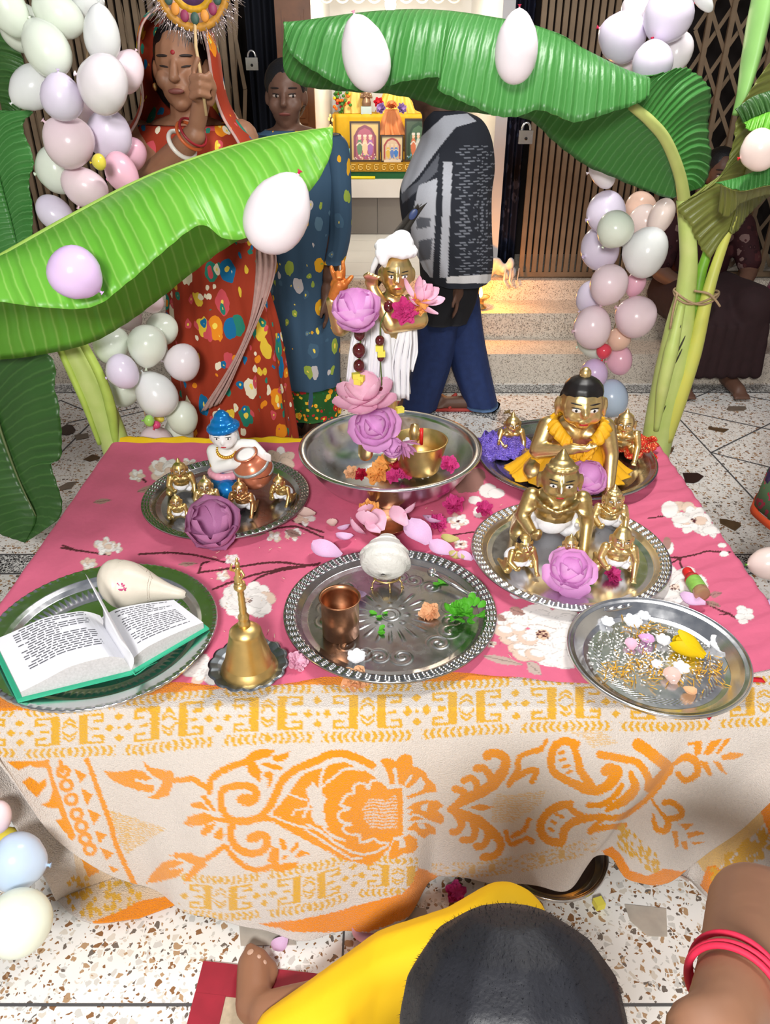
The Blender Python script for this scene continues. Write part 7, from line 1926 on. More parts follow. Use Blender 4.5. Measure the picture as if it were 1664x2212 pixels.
for sgn in (-1, 1):
    P3 = []
    for (dz, r, dy) in rows:
        a = -math.pi / 2 + sgn * 1.05; P3.append(hd + Vector((r * math.cos(a), dy + r * 1.1 * math.sin(a) - .002, dz)))
    MB().tube(P3, .006, 6, flat=.5).build('veil_border', M_HEM, wm)
# draped end of the sari across the front
P3 = [w(x, y, d) for x, y, d in ((570, 520, -.16), (575, 580, -.17), (560, 660, -.18), (530, 740, -.185), (490, 820, -.19), (455, 880, -.19))]
L3 = cr([tuple(p) for p in P3], 8); V = []
for j, c in enumerate(L3):
    wd = .030 + .012 * math.sin(j * .2)
    for i in range(13):
        s_ = -1 + 2 * i / 12; V.append(Vector(c) + Vector((s_ * wd * .8, .010 * math.sin(i * 1.9), s_ * wd * .35)))
dr = obj('sari_pleat', mesh('sari_pleat', V, grid_faces(13, len(L3))), M_HEM, wm); dr.modifiers.new('t', 'SOLIDIFY').thickness = .003
for (t_, m_, r_) in ((.30, mat('bangle_white', srgb(236, 230, 220), .3), .0065), (.12, mat('bangle_orange', srgb(206, 100, 50), .4), .0045), (.05, mat('bangle_red', srgb(150, 30, 40), .4), .0035)):
    a = w(330, 385, -.12); b = w(422, 280, -.203); c = b + (a - b) * t_; M3 = rot_to((b - a).normalized())
    MB().tube([c + M3 @ Vector((.042 * math.cos(q_), .042 * math.sin(q_), 0)) for q_ in np.linspace(0, 2 * math.pi, 33)], r_, 8, cap=False).build('bangle', m_, wm)
er = hd + Vector((-.078, -.01, -.045)); MB().lathe([(0, .008), (.007, .004), (.008, -.004), (.004, -.012), (0, -.014)], 12, er).build('earring', M_GOLD, wm)
# feather fan
fp = aty(415, -28, Yw - .24); fan = empty('feather_fan', fp, label='round tinsel fan with yellow and purple rings held over the woman', cat='fan')
MB().tube([aty(446, 250, Yw - .255) - fp, aty(432, 150, Yw - .262) - fp, aty(423, 100, Yw - .255) - fp, aty(421, 40, Yw - .24) - fp], .0042, 8).build('stick', mat('fan_stick', srgb(206, 176, 130), .5), fan)
s_ = pxlen(1, fp)
for (r0, r1, c, nm) in ((0, 34, srgb(110, 70, 120), 'fan_centre'), (34, 48, srgb(236, 176, 30), 'fan_ring'), (48, 66, srgb(200, 150, 130), 'fan_ring'), (66, 82, srgb(226, 160, 60), 'fan_ring')):
    MB().lathe([(r0 * s_, -.004), (r1 * s_, -.004), (r1 * s_, .004), (r0 * s_, .004)], 48, M=Matrix.Rotation(R(90), 3, 'X'), close=r0 > 0).build(nm, mat('fan_' + str(r1), c, .5, var=.4, vscale=90), fan)
for k in range(7):
    a = -math.pi * (.12 + .76 * k / 6); MB().ell((57 * s_ * math.cos(a), -.006, 57 * s_ * math.sin(a)), (.011, .003, .014), None, 10, 6).build('fan_motif', mat('fan_motif' + str(k % 3), (srgb(60, 90, 80), srgb(150, 50, 90), srgb(230, 150, 60))[k % 3], .5), fan)
fr_ = MB(); g = random.Random(8)
for k in range(420):
    a = g.uniform(0, 6.283); r0 = 78 * s_; L_ = g.uniform(.015, .05); c = Vector((r0 * math.cos(a), g.uniform(-.012, .012), r0 * math.sin(a))); d = Vector((math.cos(a) + g.uniform(-.4, .4), g.uniform(-.4, .4), math.sin(a) + g.uniform(-.4, .2) - .3)).normalized()
    fr_.tube([c, c + d * L_], [.0011, .0004], 4)
fo = fr_.build('tinsel_fringe', mat('tinsel', srgb(206, 190, 190), .2, metal=.7), fan); fo['kind'] = 'stuff'

# ---- young woman in blue
Yg = 3.10; og = Vector((aty(660, 935, Yg).x, Yg, 0)); gq = lambda x, y, dy=0.0: aty(x, y, Yg + dy) - og
gm = empty('person', og, label='young woman in a blue floral kurta standing behind the banana leaf tip', cat='person')
hd = gq(618, 208)
m = MB(); head_blob(m, hd, .93); m.ell(gq(632, 315), (.15, .08, .07)); m.ell(gq(645, 420), (.12, .09, .15)); m.chain([gq(725, 320), gq(738, 450, -.02), gq(712, 600, -.09)], [.050, .042, .030])
hand_down(m, gq(706, 622, -.10)); m.chain([gq(545, 320), gq(540, 450, -.02), gq(580, 560, -.09)], [.050, .042, .030]); m.chain([gq(640, 700), gq(645, 928)], [.075, .042]); m.chain([gq(685, 700), gq(690, 928)], [.075, .042])
for x in (638, 688):
    f0 = gq(x, 930); m.chain([f0 + Vector((0, .03, -f0.z + .03)), f0 + Vector((-.01, -.08, -f0.z + .025))], [.034, .032])
    for k in range(5): m.cap(f0 + Vector((-.034 + k * .013, -.11, -f0.z + .018)), .010, f0 + Vector((-.036 + k * .013, -.135 + .004 * k, -f0.z + .012)), .008)
bm = m.blob('body', .009, 3); gb = obj('body', bm, M_SKIND, gm); human_face(bm, gb, hd, .93, False, .003)
hm = MB(); hm.ell(hd + Vector((0, .030, .040)), (.080, .088, .082)); hm.ell(hd + Vector((0, .07, .0)), (.07, .06, .09)); hm.ell(hd + Vector((0, .11, .06)), (.045, .045, .045)); obj('hair', hm.blob('hair', .008, 2), M_HAIR, gm)
loft('kurta', [(634, 280, 62, .06, Yg), (636, 305, 88, .085, Yg), (644, 380, 92, .10, Yg), (652, 480, 78, .105, Yg), (660, 620, 76, .12, Yg), (666, 760, 70, .13, Yg), (670, 884, 66, .135, Yg)], M_KURTA, gm, og, folds=7, famp=.025, seed=5)
loft('sleeve', [(706, 290, 30, .07, Yg), (722, 318, 32, .066, Yg), (732, 400, 27, .06, Yg - .01), (734, 500, 24, .055, Yg - .04), (722, 568, 22, .05, Yg - .07)], M_KURTA, gm, og, n=40, rows=24, folds=5, famp=.04, seed=7)
loft('sleeve', [(562, 290, 30, .07, Yg), (548, 318, 32, .066, Yg), (538, 400, 27, .06, Yg - .01), (545, 500, 24, .055, Yg - .04), (570, 548, 22, .05, Yg - .07)], M_KURTA, gm, og, n=40, rows=24, folds=5, famp=.04, seed=8)
M_KHEM = floral('kurta_hem', srgb(40, 90, 40), [srgb(240, 150, 30), srgb(30, 110, 60), srgb(190, 40, 40), srgb(232, 200, 60)], 24, .85)
loft('hem_band', [(668, 822, 70, .137, Yg), (670, 852, 69, .138, Yg), (671, 886, 68, .139, Yg)], M_KHEM, gm, og, folds=7, famp=.025, seed=5, rows=12)
M_LEGG = mat('leggings_dark', srgb(24, 26, 34), .7)
loft('legging', [(644, 870, 26, .06, Yg), (644, 905, 20, .05, Yg), (644, 922, 17, .045, Yg)], M_LEGG, gm, og, n=32, rows=12, folds=4, famp=.03); loft('legging', [(688, 870, 26, .06, Yg), (689, 905, 20, .05, Yg), (689, 922, 17, .045, Yg)], M_LEGG, gm, og, n=32, rows=12, folds=4, famp=.03)

# ---- walker in jeans and striped shawl
Yp = 3.38; op = Vector((aty(980, 885, Yp).x, Yp, 0)); pq_ = lambda x, y, dy=0.0: aty(x, y, Yp + dy) - op
pm = empty('person', op, label='person in blue jeans and a black and white shawl walking past the steps', cat='person')
m = MB(); hd = Vector((0, 0, 0)); hm_ = MB(); head_blob(m, hd, 1.0)
Mz = Matrix.Rotation(R(-78), 3, 'Z'); hc3 = pq_(932, 172)
m.V = [hc3 + Mz @ v for v in m.V]
m.chain([pq_(945, 235, .0), pq_(965, 270, 0)], [.055, .06]); m.ell(pq_(970, 330), (.12, .15, .10)); m.ell(pq_(970, 450), (.11, .13, .16))
m.chain([pq_(972, 310, -.07), pq_(985, 460, -.12), pq_(990, 600, -.11)], [.050, .042, .030]); hand_down(m, pq_(990, 606, -.11))
for (x, y) in ((925, 888), (1010, 880)):
    f0 = pq_(x, y, .0 if x < 950 else -.02); m.chain([Vector((f0.x + .05, f0.y, .035)), Vector((f0.x - .10, f0.y, .028))], [.036, .032])
    for k in range(5): m.cap(Vector((f0.x - .12, f0.y - .026 + k * .013, .02)), .010, Vector((f0.x - .146 + .004 * k, f0.y - .028 + k * .013, .014)), .008)
bm = m.blob('body', .009, 3); obj('body', bm, M_SKIND, pm)
hm = MB(); hm.ell(hc3 + Vector((.03, 0, .04)), (.09, .082, .082)); hm.ell(hc3 + Vector((.06, 0, -.01)), (.06, .075, .09)); obj('hair', hm.blob('hair', .009, 2), M_HAIR, pm)
M_JEAN = mat('denim_blue', srgb(36, 58, 112), .8, var=.3, vscale=40, bump=.2, bscale=300); M_JEANL = mat('denim_cuff', srgb(96, 130, 176), .8, var=.2, vscale=60)
loft('trouser_leg', [(965, 630, 52, .10, Yp), (948, 700, 47, .10, Yp), (932, 790, 42, .095, Yp - .02), (908, 870, 38, .09, Yp - .03), (905, 888, 38, .09, Yp - .03)], M_JEAN, pm, op, n=48, rows=30, folds=5, famp=.035, seed=1)
loft('trouser_leg', [(985, 630, 50, .10, Yp + .04), (1000, 720, 45, .10, Yp + .05), (1018, 800, 41, .095, Yp + .03), (1036, 862, 36, .09, Yp), (1040, 878, 36, .09, Yp)], M_JEAN, pm, op, n=48, rows=30, folds=5, famp=.035, seed=2)
loft('trouser_cuff', [(1038, 868, 37, .095, Yp), (1041, 887, 38, .097, Yp)], M_JEANL, pm, op, n=48, rows=6, folds=5, famp=.03, seed=2)
M_SHAWL = mat('shawl_weave', (1, 1, 1), .9, var=.15, vscale=200, attr='Col')
sh_ = loft('shawl', [(962, 238, 36, .07, Yp), (978, 258, 62, .12, Yp), (985, 300, 76, .16, Yp - .02), (975, 360, 92, .18, Yp - .04), (962, 420, 98, .19, Yp - .05), (968, 500, 92, .18, Yp - .05), (985, 560, 78, .17, Yp - .04), (992, 603, 66, .16, Yp - .03)], None, pm, op, n=220, rows=190, folds=6, famp=.02, seed=4)
Vw = np.array([tuple(v.co + op) for v in sh_.data.vertices]); xx, yy = proj(Vw)
DK = srgb(40, 44, 54); LT = srgb(196, 200, 210); MD = srgb(104, 108, 118)
P = Paint(xx, yy, DK)
P.poly([(905, 300), (960, 250), (1010, 245), (1030, 262), (985, 275), (940, 330), (905, 380), (868, 420), (865, 390)], LT); P.poly([(865, 420), (905, 390), (950, 330), (945, 370), (905, 410), (870, 440)], MD)
P.poly([(905, 400), (945, 385), (940, 480), (935, 600), (890, 590), (888, 480)], LT); P.poly([(958, 350), (978, 350), (972, 470), (968, 600), (950, 600), (955, 470)], LT); P.poly([(900, 470), (930, 470), (930, 490), (900, 495)], MD); P.poly([(905, 520), (935, 515), (930, 560), (905, 565)], MD)
for r_ in range(46):
    for c_ in range(5):
        x = 984 + c_ * 19 + (9 if r_ % 2 else 0); y = 315 + r_ * 6.3
        if (r_ * 7 + c_ * 3) % 4 != 0: P.poly([(x, y), (x + 13, y), (x + 13, y + 2.0), (x, y + 2.0)], srgb(140, 146, 158))
P.poly([(965, 598), (1065, 592), (1065, 612), (965, 612)], srgb(230, 230, 232))
a_ = sh_.data.color_attributes.new('Col', 'FLOAT_COLOR', 'POINT'); arr = np.ones((len(Vw), 4), np.float32); arr[:, :3] = P.c; a_.data.foreach_set('color', arr.ravel()); sh_.data.materials.append(M_SHAWL)
loft('kurti', [(975, 560, 70, .13, Yp), (970, 640, 62, .12, Yp), (955, 690, 58, .115, Yp)], mat('kurti_black', srgb(26, 26, 32), .8), pm, op, n=64, rows=20, folds=6, famp=.04)
for x in (925, 1010):
    f0 = pq_(x, 886); sl = MB(); sl.box((f0.x - .035, f0.y - (.02 if x > 950 else .0), .0075), (.12, .042, .0055)); sl.chain([(f0.x - .09, f0.y - .05, .015), (f0.x - .06, f0.y, .062), (f0.x - .09, f0.y + .04, .015)], [.008, .009, .008]); sl.build('slipper', mat('slipper_red', srgb(176, 62, 54), .6), pm)

# ---- people sitting on the steps
def sitter(label, x, yhead, Yc, seat_z, m_top, m_skirt, knee_y, skin, seed, dx=0.0, foot_y=None):
    o = Vector((aty(x, 800, Yc).x + dx, Yc, seat_z)); e = empty('person', o, label=label, cat='person')
    m = MB(); hd = Vector((0, -.05, .66)); head_blob(m, hd, .98); m.ell((0, 0, .42), (.15, .085, .07)); m.ell((0, 0, .25), (.13, .095, .17)); m.ell((0, 0, .08), (.16, .13, .10))
    fz = -seat_z
    for s in (-1, 1):
        m.chain([(s * .17, 0, .42), (s * .22, -.10, .22), (s * .10, -.30, .16)], [.05, .042, .03]); hp = Vector((s * .09, -.33, .155)); m.ell(hp, (.036, .04, .018))
        for k in range(4): m.chain([hp + Vector((-.025 + k * .017, -.03, .0)), hp + Vector((-.026 + k * .018, -.065, -.004)), hp + Vector((-.026 + k * .018, -.085, -.02))], [.009, .0085, .0075])
        m.chain([hp + Vector((-s * .03, -.005, 0)), hp + Vector((-s * .055, -.03, -.004))], [.010, .0085])
        m.chain([(s * .09, 0, .08), (s * .13, -.38, .12), (s * .12, -.36, fz + .10)], [.095, .07, .045]); m.chain([(s * .12, -.34, fz + .05), (s * .13, -.48, fz + .035)], [.038, .034])
        for k in range(5): m.cap((s * .13 - .03 + k * .015, -.51, fz + .025), .011, (s * .13 - .032 + k * .016, -.54, fz + .018), .009)
    bm = m.blob('body', .010, 3); b = obj('body', bm, skin, e); human_face(bm, b, hd, .98)
    hm = MB(); hm.ell(hd + Vector((0, .03, .035)), (.084, .092, .088)); hm.ell(hd + Vector((0, .09, -.02)), (.05, .05, .06)); obj('hair', hm.blob('hair', .010, 2), M_HAIR, e)
    t = MB(); t.ell((0, .005, .40), (.185, .11, .10)); t.ell((0, .005, .25), (.155, .12, .19)); t.ell((0, 0, .08), (.18, .15, .11))
    for s in (-1, 1): t.chain([(s * .175, 0, .42), (s * .215, -.08, .27)], [.066, .060])
    obj('blouse', t.blob('blouse', .011, 2), m_top, e)
    k_ = MB()
    for s in (-1, 1): k_.chain([(s * .10, .02, .09), (s * .145, -.37, .13), (s * .14, -.36, fz + .16)], [.125, .105, .085])
    k_.ell((0, -.2, .12), (.17, .2, .09)); k_.ell((0, -.38, -.02), (.17, .07, .16))
    for i in range(9): k_.cap((-.2 + i * .05, -.44, .05), .022, (-.22 + i * .055, -.42, fz + .10), .030)
    obj('skirt', k_.blob('skirt', .012, 1), m_skirt, e)
    return e
M_MARO = floral('maroon_print', srgb(52, 24, 28), [srgb(70, 34, 36), srgb(40, 18, 22), srgb(120, 96, 92)], 16, .4, centre=srgb(80, 50, 50)); M_PLAINM = mat('maroon_plain', srgb(46, 22, 26), .85, var=.3)
sitter('woman in dark maroon seated on the steps behind the tied banana stems', 1462, 0, 3.98, .285, M_MARO, M_PLAINM, 0, M_SKIND, 1)
M_OLIV = floral('olive_print', srgb(84, 96, 70), [srgb(110, 122, 92), srgb(64, 78, 54), srgb(132, 140, 112)], 26, .6, centre=srgb(140, 146, 120)); M_PNKD = floral('pink_dotted', srgb(150, 78, 100), [srgb(206, 160, 170), srgb(150, 78, 100), srgb(200, 150, 160)], 22, .8, centre=srgb(216, 180, 186))
sitter('woman in an olive and pink dotted sari seated on the steps by the diamond gate', 1668, 0, 3.92, .285, M_OLIV, M_PNKD, 0, M_SKIN, 2, dx=.10)
# ---- standing person whose hem shows at the right edge
Ys = 2.05; osx = Vector((1.42, Ys, 0)); se = empty('person', osx, label='person in a purple and green kurta with a maroon scarf standing beside the table', cat='person')
m = MB(); hd = Vector((0, 0, 1.42)); head_blob(m, hd, 1.0); m.ell((0, .02, 1.18), (.16, .09, .08)); m.ell((0, .02, .95), (.14, .10, .2)); m.ell((0, .02, .75), (.16, .12, .12))
for s in (-1, 1):
    m.chain([(s * .18, .02, 1.18), (s * .21, .0, .92), (s * .20, -.05, .70)], [.05, .042, .03]); hand_down(m, (s * .20, -.05, .68), s); m.chain([(s * .08, .02, .75), (s * .08, .02, .40), (s * .08, .02, .06)], [.08, .06, .042]); m.chain([(s * .08, .03, .035), (s * .09, -.12, .03)], [.038, .034])
    for k in range(5): m.cap((s * .09 - .03 + k * .015, -.15, .02), .010, (s * .09 - .031 + k * .0155, -.175, .014), .008)
bm = m.blob('body', .010, 3); b = obj('body', bm, M_SKIN, se); human_face(bm, b, hd, 1.0)
hm = MB(); hm.ell(hd + Vector((0, .03, .035)), (.084, .092, .088)); hm.ell(hd + Vector((0, .09, .0)), (.06, .05, .09)); obj('hair', hm.blob('hair', .010, 2), M_HAIR, se)
def cone(name, rows, m, parent, n=64, folds=9, amp=.03):
    V = []
    for j, (z, rx, ry) in enumerate(rows):
        for i in range(n):
            a = 2 * math.pi * i / n; f = 1 + amp * (j / len(rows)) * math.sin(a * folds); V.append((rx * math.cos(a) * f, .02 + ry * math.sin(a) * f, z))
    o = obj(name, mesh(name, V, grid_faces(n, len(rows), True)), m, parent); o.modifiers.new('t', 'SOLIDIFY').thickness = .003
    return o
M_KPUR = floral('kurta_purple', srgb(92, 76, 150), [srgb(120, 96, 170), srgb(84, 70, 140), srgb(150, 60, 90)], 20, .4); M_KGRN = floral('hem_green', srgb(86, 116, 84), [srgb(176, 50, 70), srgb(86, 116, 84), srgb(180, 60, 90)], 26, .6, centre=srgb(86, 116, 84))
cone('kurta', [(1.26, .10, .07), (1.20, .19, .11), (.95, .17, .125), (.70, .19, .145), (.45, .215, .165), (.30, .23, .18)], M_KPUR, se); cone('hem_band', [(.31, .232, .182), (.21, .243, .192)], M_KGRN, se); cone('hem_edge', [(.21, .246, .194), (.185, .250, .197)], mat('hem_orange', srgb(226, 84, 40), .8), se)
cone('trousers', [(.45, .17, .12), (.25, .16, .11), (.07, .14, .10)], M_KPUR, se)
V = []
for j in range(30):
    t = j / 29
    for i in range(9):
        s_ = -1 + 2 * i / 8; V.append((-.20 + s_ * .035 - .05 * math.sin(t * 3), -.13 + .012 * math.sin(i * 2.1) - .05 * t, 1.22 - t * .84 + .05 * s_ * (t > .9)))
sc_ = obj('scarf', mesh('scarf', V, grid_faces(9, 30)), mat('scarf_maroon', srgb(96, 26, 62), .8, var=.3), se); sc_.modifiers.new('t', 'SOLIDIFY').thickness = .003

# ---- child sitting in front, seen from above
ch = CAM + ray(1122, 2350) * .56
oc = Vector((ch.x, ch.y + .02, 0)); ce = empty('person', oc, label='black haired child in yellow sitting cross legged before the table', cat='person')
K = lambda x, y, z: atz(x, y, z) - oc
hc4 = ch - oc
m = MB(); hb4 = MB(); head_blob(hb4, (0, 0, 0), .92); Mt = Matrix.Rotation(R(-42), 3, 'X'); tmpf = hb4.blob('tmp_face', .006, 3)
hb4.V = [hc4 + Mt @ v for v in hb4.V]; m.add(hb4.V, hb4.F)
m.ell(hc4 + Vector((0, .0, -.24)), (.125, .075, .06)); m.ell(hc4 + Vector((0, .0, -.38)), (.11, .08, .16)); m.ell((0, .0, .14), (.14, .12, .12))
m.chain([(.09, .05, .14), K(1100, 2010, .19), K(860, 2140, .09), K(580, 2190, .05)], [.075, .055, .045, .036])
m.chain([(-.09, .05, .14), K(860, 2120, .16), K(1050, 2120, .06)], [.075, .055, .04])
hs = K(548, 2170, .034); ft = K(549, 2085, .026)
m.chain([K(580, 2190, .045), hs, ft], [.034, .032, .031]); m.ell(K(560, 2100, .022), (.036, .03, .02))
for k, (x, y) in enumerate(((541, 2052), (560, 2062), (573, 2074), (583, 2086), (592, 2098))):
    b0_ = K(545 + k * 10, 2092 + k * 7, .024); t0_ = K(x, y, .022 + (.012 if k == 0 else 0)); m.chain([b0_, t0_], [.0135 if k == 0 else .0095, .0125 if k == 0 else .0082])
for s in (-1, 1):
    sh0 = hc4 + Vector((s * .12, .0, -.24)); el = sh0 + Vector((s * .005, .02, -.22)); wr_ = el + Vector((-s * .09, .10, -.05)); m.chain([sh0, el, wr_], [.042, .035, .025]); pp = wr_ + Vector((-s * .015, .045, 0)); m.ell(pp, (.028, .034, .014))
    for k in range(4): m.chain([pp + Vector((-.02 + k * .013, .028, 0)), pp + Vector((-.021 + k * .014, .058, .002)), pp + Vector((-.021 + k * .014, .078, -.008))], [.0075, .007, .006])
    m.chain([pp + Vector((-s * .024, -.005, 0)), pp + Vector((-s * .045, .022, -.002))], [.0085, .007])
bm = m.blob('body', .0055, 3); cb = obj('body', bm, M_SKIN, ce)
human_face(tmpf, cb, (0, 0, 0), .92)
for k_o in cb.children_recursive: k_o.data.transform(Matrix.Translation(hc4) @ Mt.to_4x4())
nl = MB()
bvc = bvh_of(bm)
for k, (x, y) in enumerate(((541, 2052), (560, 2062), (573, 2074))):
    h_, n_, i_, d_ = bvc.ray_cast(CAM - oc, (K(x, y + 4, .03) - (CAM - oc)).normalized())
    if h_ is not None:
        q_ = MB().ell((0, 0, 0), (.0065 if k == 0 else .0042, .007 if k == 0 else .0045, .0012), None, 10, 6); M3 = rot_to(n_); q_.V = [h_ + M3 @ v for v in q_.V]; q_.build('toenail', mat('nail', srgb(206, 170, 150), .35), cb)
hm = MB(); hx = hc4
hm.ell(hx + Mt @ Vector((0, .021, .036)), (.088, .086, .080), Mt); hm.ell(hx + Mt @ Vector((0, .04, -.01)), (.087, .070, .075), Mt)
M_HAIRC = mat('hair_short', srgb(26, 27, 34), .55, var=.25, vscale=90, bump=.15, bscale=300); ho = obj('hair', hm.blob('hair', .004, 3), M_HAIRC, ce)
hs_ = MB(); g = random.Random(4); bh = bvh_of(ho.data)
for k in range(4200):
    d = Vector((g.gauss(0, 1), g.gauss(0, 1), abs(g.gauss(0, 1)) - .15)).normalized(); h_, n_, i_, _ = bh.ray_cast(hx + d * .4, -d)
    if h_ is None: continue
    L_ = g.uniform(.002, .005); tdir = (n_ * .9 + Vector((g.uniform(-.3, .3), -.5, g.uniform(-.2, .1)))).normalized()
    a = h_ - n_ * .001; b2 = a + tdir * L_; sd_ = n_.cross(tdir).normalized() * .0004
    hs_.add([a - sd_, a + sd_, b2], [(0, 1, 2)])
hso = hs_.build('hair_strands', M_HAIRC, ce); hso['kind'] = 'stuff'
M_YKU = mat('kurta_yellow', srgb(252, 204, 18), .75, var=.08, vscale=6, bump=.25, bscale=25)
t = MB(); t.ell(hc4 + Vector((0, .0, -.25)), (.15, .095, .07)); t.ell(hc4 + Vector((0, .0, -.38)), (.135, .10, .17)); t.ell((0, .0, .15), (.17, .15, .14))
for s in (-1, 1): 
    sh0 = hc4 + Vector((s * .12, .0, -.24)); el = sh0 + Vector((s * .005, .02, -.22)); t.chain([sh0, el, el + Vector((-s * .08, .09, -.045))], [.058, .052, .040])
t.chain([(.09, .05, .14), K(1092, 2012, .20), K(1010, 2075, .17), K(860, 2122, .15), K(720, 2190, .10), K(610, 2240, .075)], [.095, .076, .084, .082, .064, .048])
t.chain([(-.09, .05, .14), K(880, 2200, .14)], [.10, .09]); t.ell(K(950, 2180, .15), (.16, .10, .08))
obj('kurta', t.blob('kurta', .0075, 3), M_YKU, ce)
# ---- arm with red threads at the right foreground
E3 = CAM + ray(1628, 1962) * .80; W3_ = CAM + ray(1592, 2118) * .66; H3 = CAM + ray(1562, 2215) * .60; S3 = CAM + ray(1960, 2080) * .92
oa = Vector((S3.x + .12, S3.y - .05, 0)); ae = empty('person', oa, label='person whose bare forearm with red wrist threads reaches in beside the child', cat='person')
A3 = lambda p: Vector(p) - oa
m = MB(); m.chain([A3(S3), A3(E3), A3(W3_), A3(H3)], [.058, .046, .034, .030]); dirp = (H3 - W3_).normalized(); side = dirp.cross(Vector((0, 0, 1))).normalized(); pp = A3(H3 + dirp * .03); m.ell(pp, (.040, .042, .022))
for k in range(4):
    b0_ = pp + side * (-.030 + k * .020) + dirp * .035; m.chain([b0_, b0_ + dirp * .035 + Vector((0, 0, .002)), b0_ + dirp * .058 + Vector((0, 0, -.012))], [.0098, .0092, .008])
m.chain([pp - side * .036 - dirp * .01, pp - side * .058 + dirp * .022, pp - side * .056 + dirp * .045], [.0115, .0105, .009])
th = A3(S3); m.ell(th + Vector((.19, -.02, -.10)), (.17, .11, .22)); m.ell(th + Vector((.19, -.02, -.30)), (.18, .15, .16)); head_blob(m, th + Vector((.19, .0, .27)), 1.0)
m.chain([th + Vector((.05, 0, -.34)), th + Vector((.0, .35, -.40)), th + Vector((.25, .2, -th.z + .06 - 0))] if False else [th + Vector((.05, 0, -.34)), th + Vector((.22, .30, -th.z + .16)), th + Vector((.02, .28, -th.z + .06))], [.10, .07, .045])
m.chain([th + Vector((.22, 0, -.34)), th + Vector((.40, .26, -th.z + .16)), th + Vector((.20, .34, -th.z + .06))], [.10, .07, .045])
bm = m.blob('body', .0085, 3); ab = obj('body', bm, M_SKIN, ae); human_face(bm, ab, th + Vector((.19, .0, .27)), 1.0)
hm = MB(); hm.ell(th + Vector((.19, .03, .305)), (.084, .092, .088)); obj('hair', hm.blob('hair', .010, 2), M_HAIR, ae)
sm = MB(); sm.ell(th + Vector((.19, -.02, -.10)), (.185, .125, .235)); sm.ell(th + Vector((.19, -.02, -.30)), (.20, .17, .19)); sm.chain([th, th + (A3(E3) - th) * .22], [.075, .07]); sm.chain([th + Vector((.05, 0, -.34)), th + Vector((.22, .30, -th.z + .16))], [.12, .085]); sm.chain([th + Vector((.22, 0, -.34)), th + Vector((.40, .26, -th.z + .16))], [.12, .085])
obj('clothes', sm.blob('clothes', .012, 2), mat('clothes_white', srgb(220, 214, 206), .85), ae)
M_THR = mat('thread_red', srgb(214, 34, 70), .7, var=.2)
cw = A3(W3_ + dirp * .01); M3 = rot_to(dirp)
for k, (dz, r_) in enumerate(((0, .0385), (.007, .0375), (-.008, .039))):
    MB().tube([cw + dirp * dz + M3 @ Vector((r_ * math.cos(a), r_ * math.sin(a), .006 * math.sin(a + k))) for a in np.linspace(0, 2 * math.pi, 41)], .0028, 8, cap=False).build('wrist_thread', M_THR, ae)
# red bordered mat under the child
c0 = atz(440, 2078, .003); cR = atz(800, 2118, .003); cD = atz(398, 2240, .003)
ux = (cR - c0).normalized(); uy = (cD - c0).normalized(); wb_ = .056; LX, LY = .75, .55
mt_ = empty('floor_mat', c0, label='beige mat with a red border under the child', cat='mat')
M_MATR = mat('mat_red', srgb(172, 34, 56), .6, var=.3, vscale=25); M_MATB = mat('mat_beige', srgb(206, 188, 160), .9, var=.25, vscale=120)
def mpiece(nm, a, b, c, d, m_, th_=.004):
    V = [ux * p[0] + uy * p[1] for p in (a, b, c, d)]; V = [Vector((v.x, v.y, th_)) for v in V] + [Vector((v.x, v.y, -.002)) for v in V]
    obj(nm, mesh(nm, V, [(0, 1, 2, 3), (7, 6, 5, 4), (0, 4, 5, 1), (1, 5, 6, 2), (2, 6, 7, 3), (3, 7, 4, 0)], False), m_, mt_)
mpiece('mat_centre', (wb_ - .004, wb_ - .004), (LX - wb_, wb_ - .004), (LX - wb_, LY - wb_), (wb_ - .004, LY - wb_), M_MATB, .002)
mpiece('border_strip', (0, 0), (LX, 0), (LX, wb_), (0, wb_), M_MATR); mpiece('border_strip', (0, wb_), (wb_, wb_), (wb_, LY), (0, LY), M_MATR, .005); mpiece('border_strip', (LX - wb_, wb_), (LX, wb_), (LX, LY), (LX - wb_, LY), M_MATR); mpiece('border_strip', (wb_, LY - wb_), (LX - wb_, LY - wb_), (LX - wb_, LY), (wb_, LY), M_MATR)
# ---------------------------------------------------------------- shrine at the back
YA = 5.32
alt = empty('altar', (0.10, 5.62, .3985), label='white topped altar with grey tiled front in the shrine room', cat='altar')
def apart(nm, x0, x1, y0, y1, z0, z1, m):
    MB().box(((x0 + x1) / 2 - .10, (y0 + y1) / 2 - 5.62, (z0 + z1) / 2 - .3985), ((x1 - x0) / 2, (y1 - y0) / 2, (z1 - z0) / 2)).build(nm, m, alt, smooth=False)
zs = [aty(780, y, YA).z for y in (427, 388, 372, 353)]
apart('base', -.355, .555, YA + .03, 5.94, .3985, zs[0], M_GREYT)
for i in range(3):
    for j in range(1): apart('tile', -.35 + i * .302, -.052 + i * .302, YA + .022, YA + .03, .402, zs[0] - .004, M_GREYT)
apart('slab', -.358, .558, YA, 5.94, zs[0], zs[1], M_MARB)
TA = zs[1]
M_GRN = mat('altar_green', srgb(20, 92, 52), .7); M_GLDC = mat('altar_gold_cloth', srgb(196, 150, 40), .5, metal=.3, var=.3, vscale=60)
step2 = empty('altar_cloth', (.1, YA + .05, TA), label='green altar cloth with a gold key pattern border', cat='cloth')
MB().box((0, .0, (zs[2] - TA) / 2), (.45, .012, (zs[2] - TA) / 2)).build('green_band', M_GRN, step2, smooth=False)
MB().box((0, .25, zs[3] - TA - .008), (.45, .25, .008)).build('top_cloth', M_GLDC, step2, smooth=False); MB().box((0, -.006, (zs[2] + zs[3]) / 2 - TA), (.45, .012, (zs[3] - zs[2]) / 2)).build('gold_band', M_GLDC, step2, smooth=False)
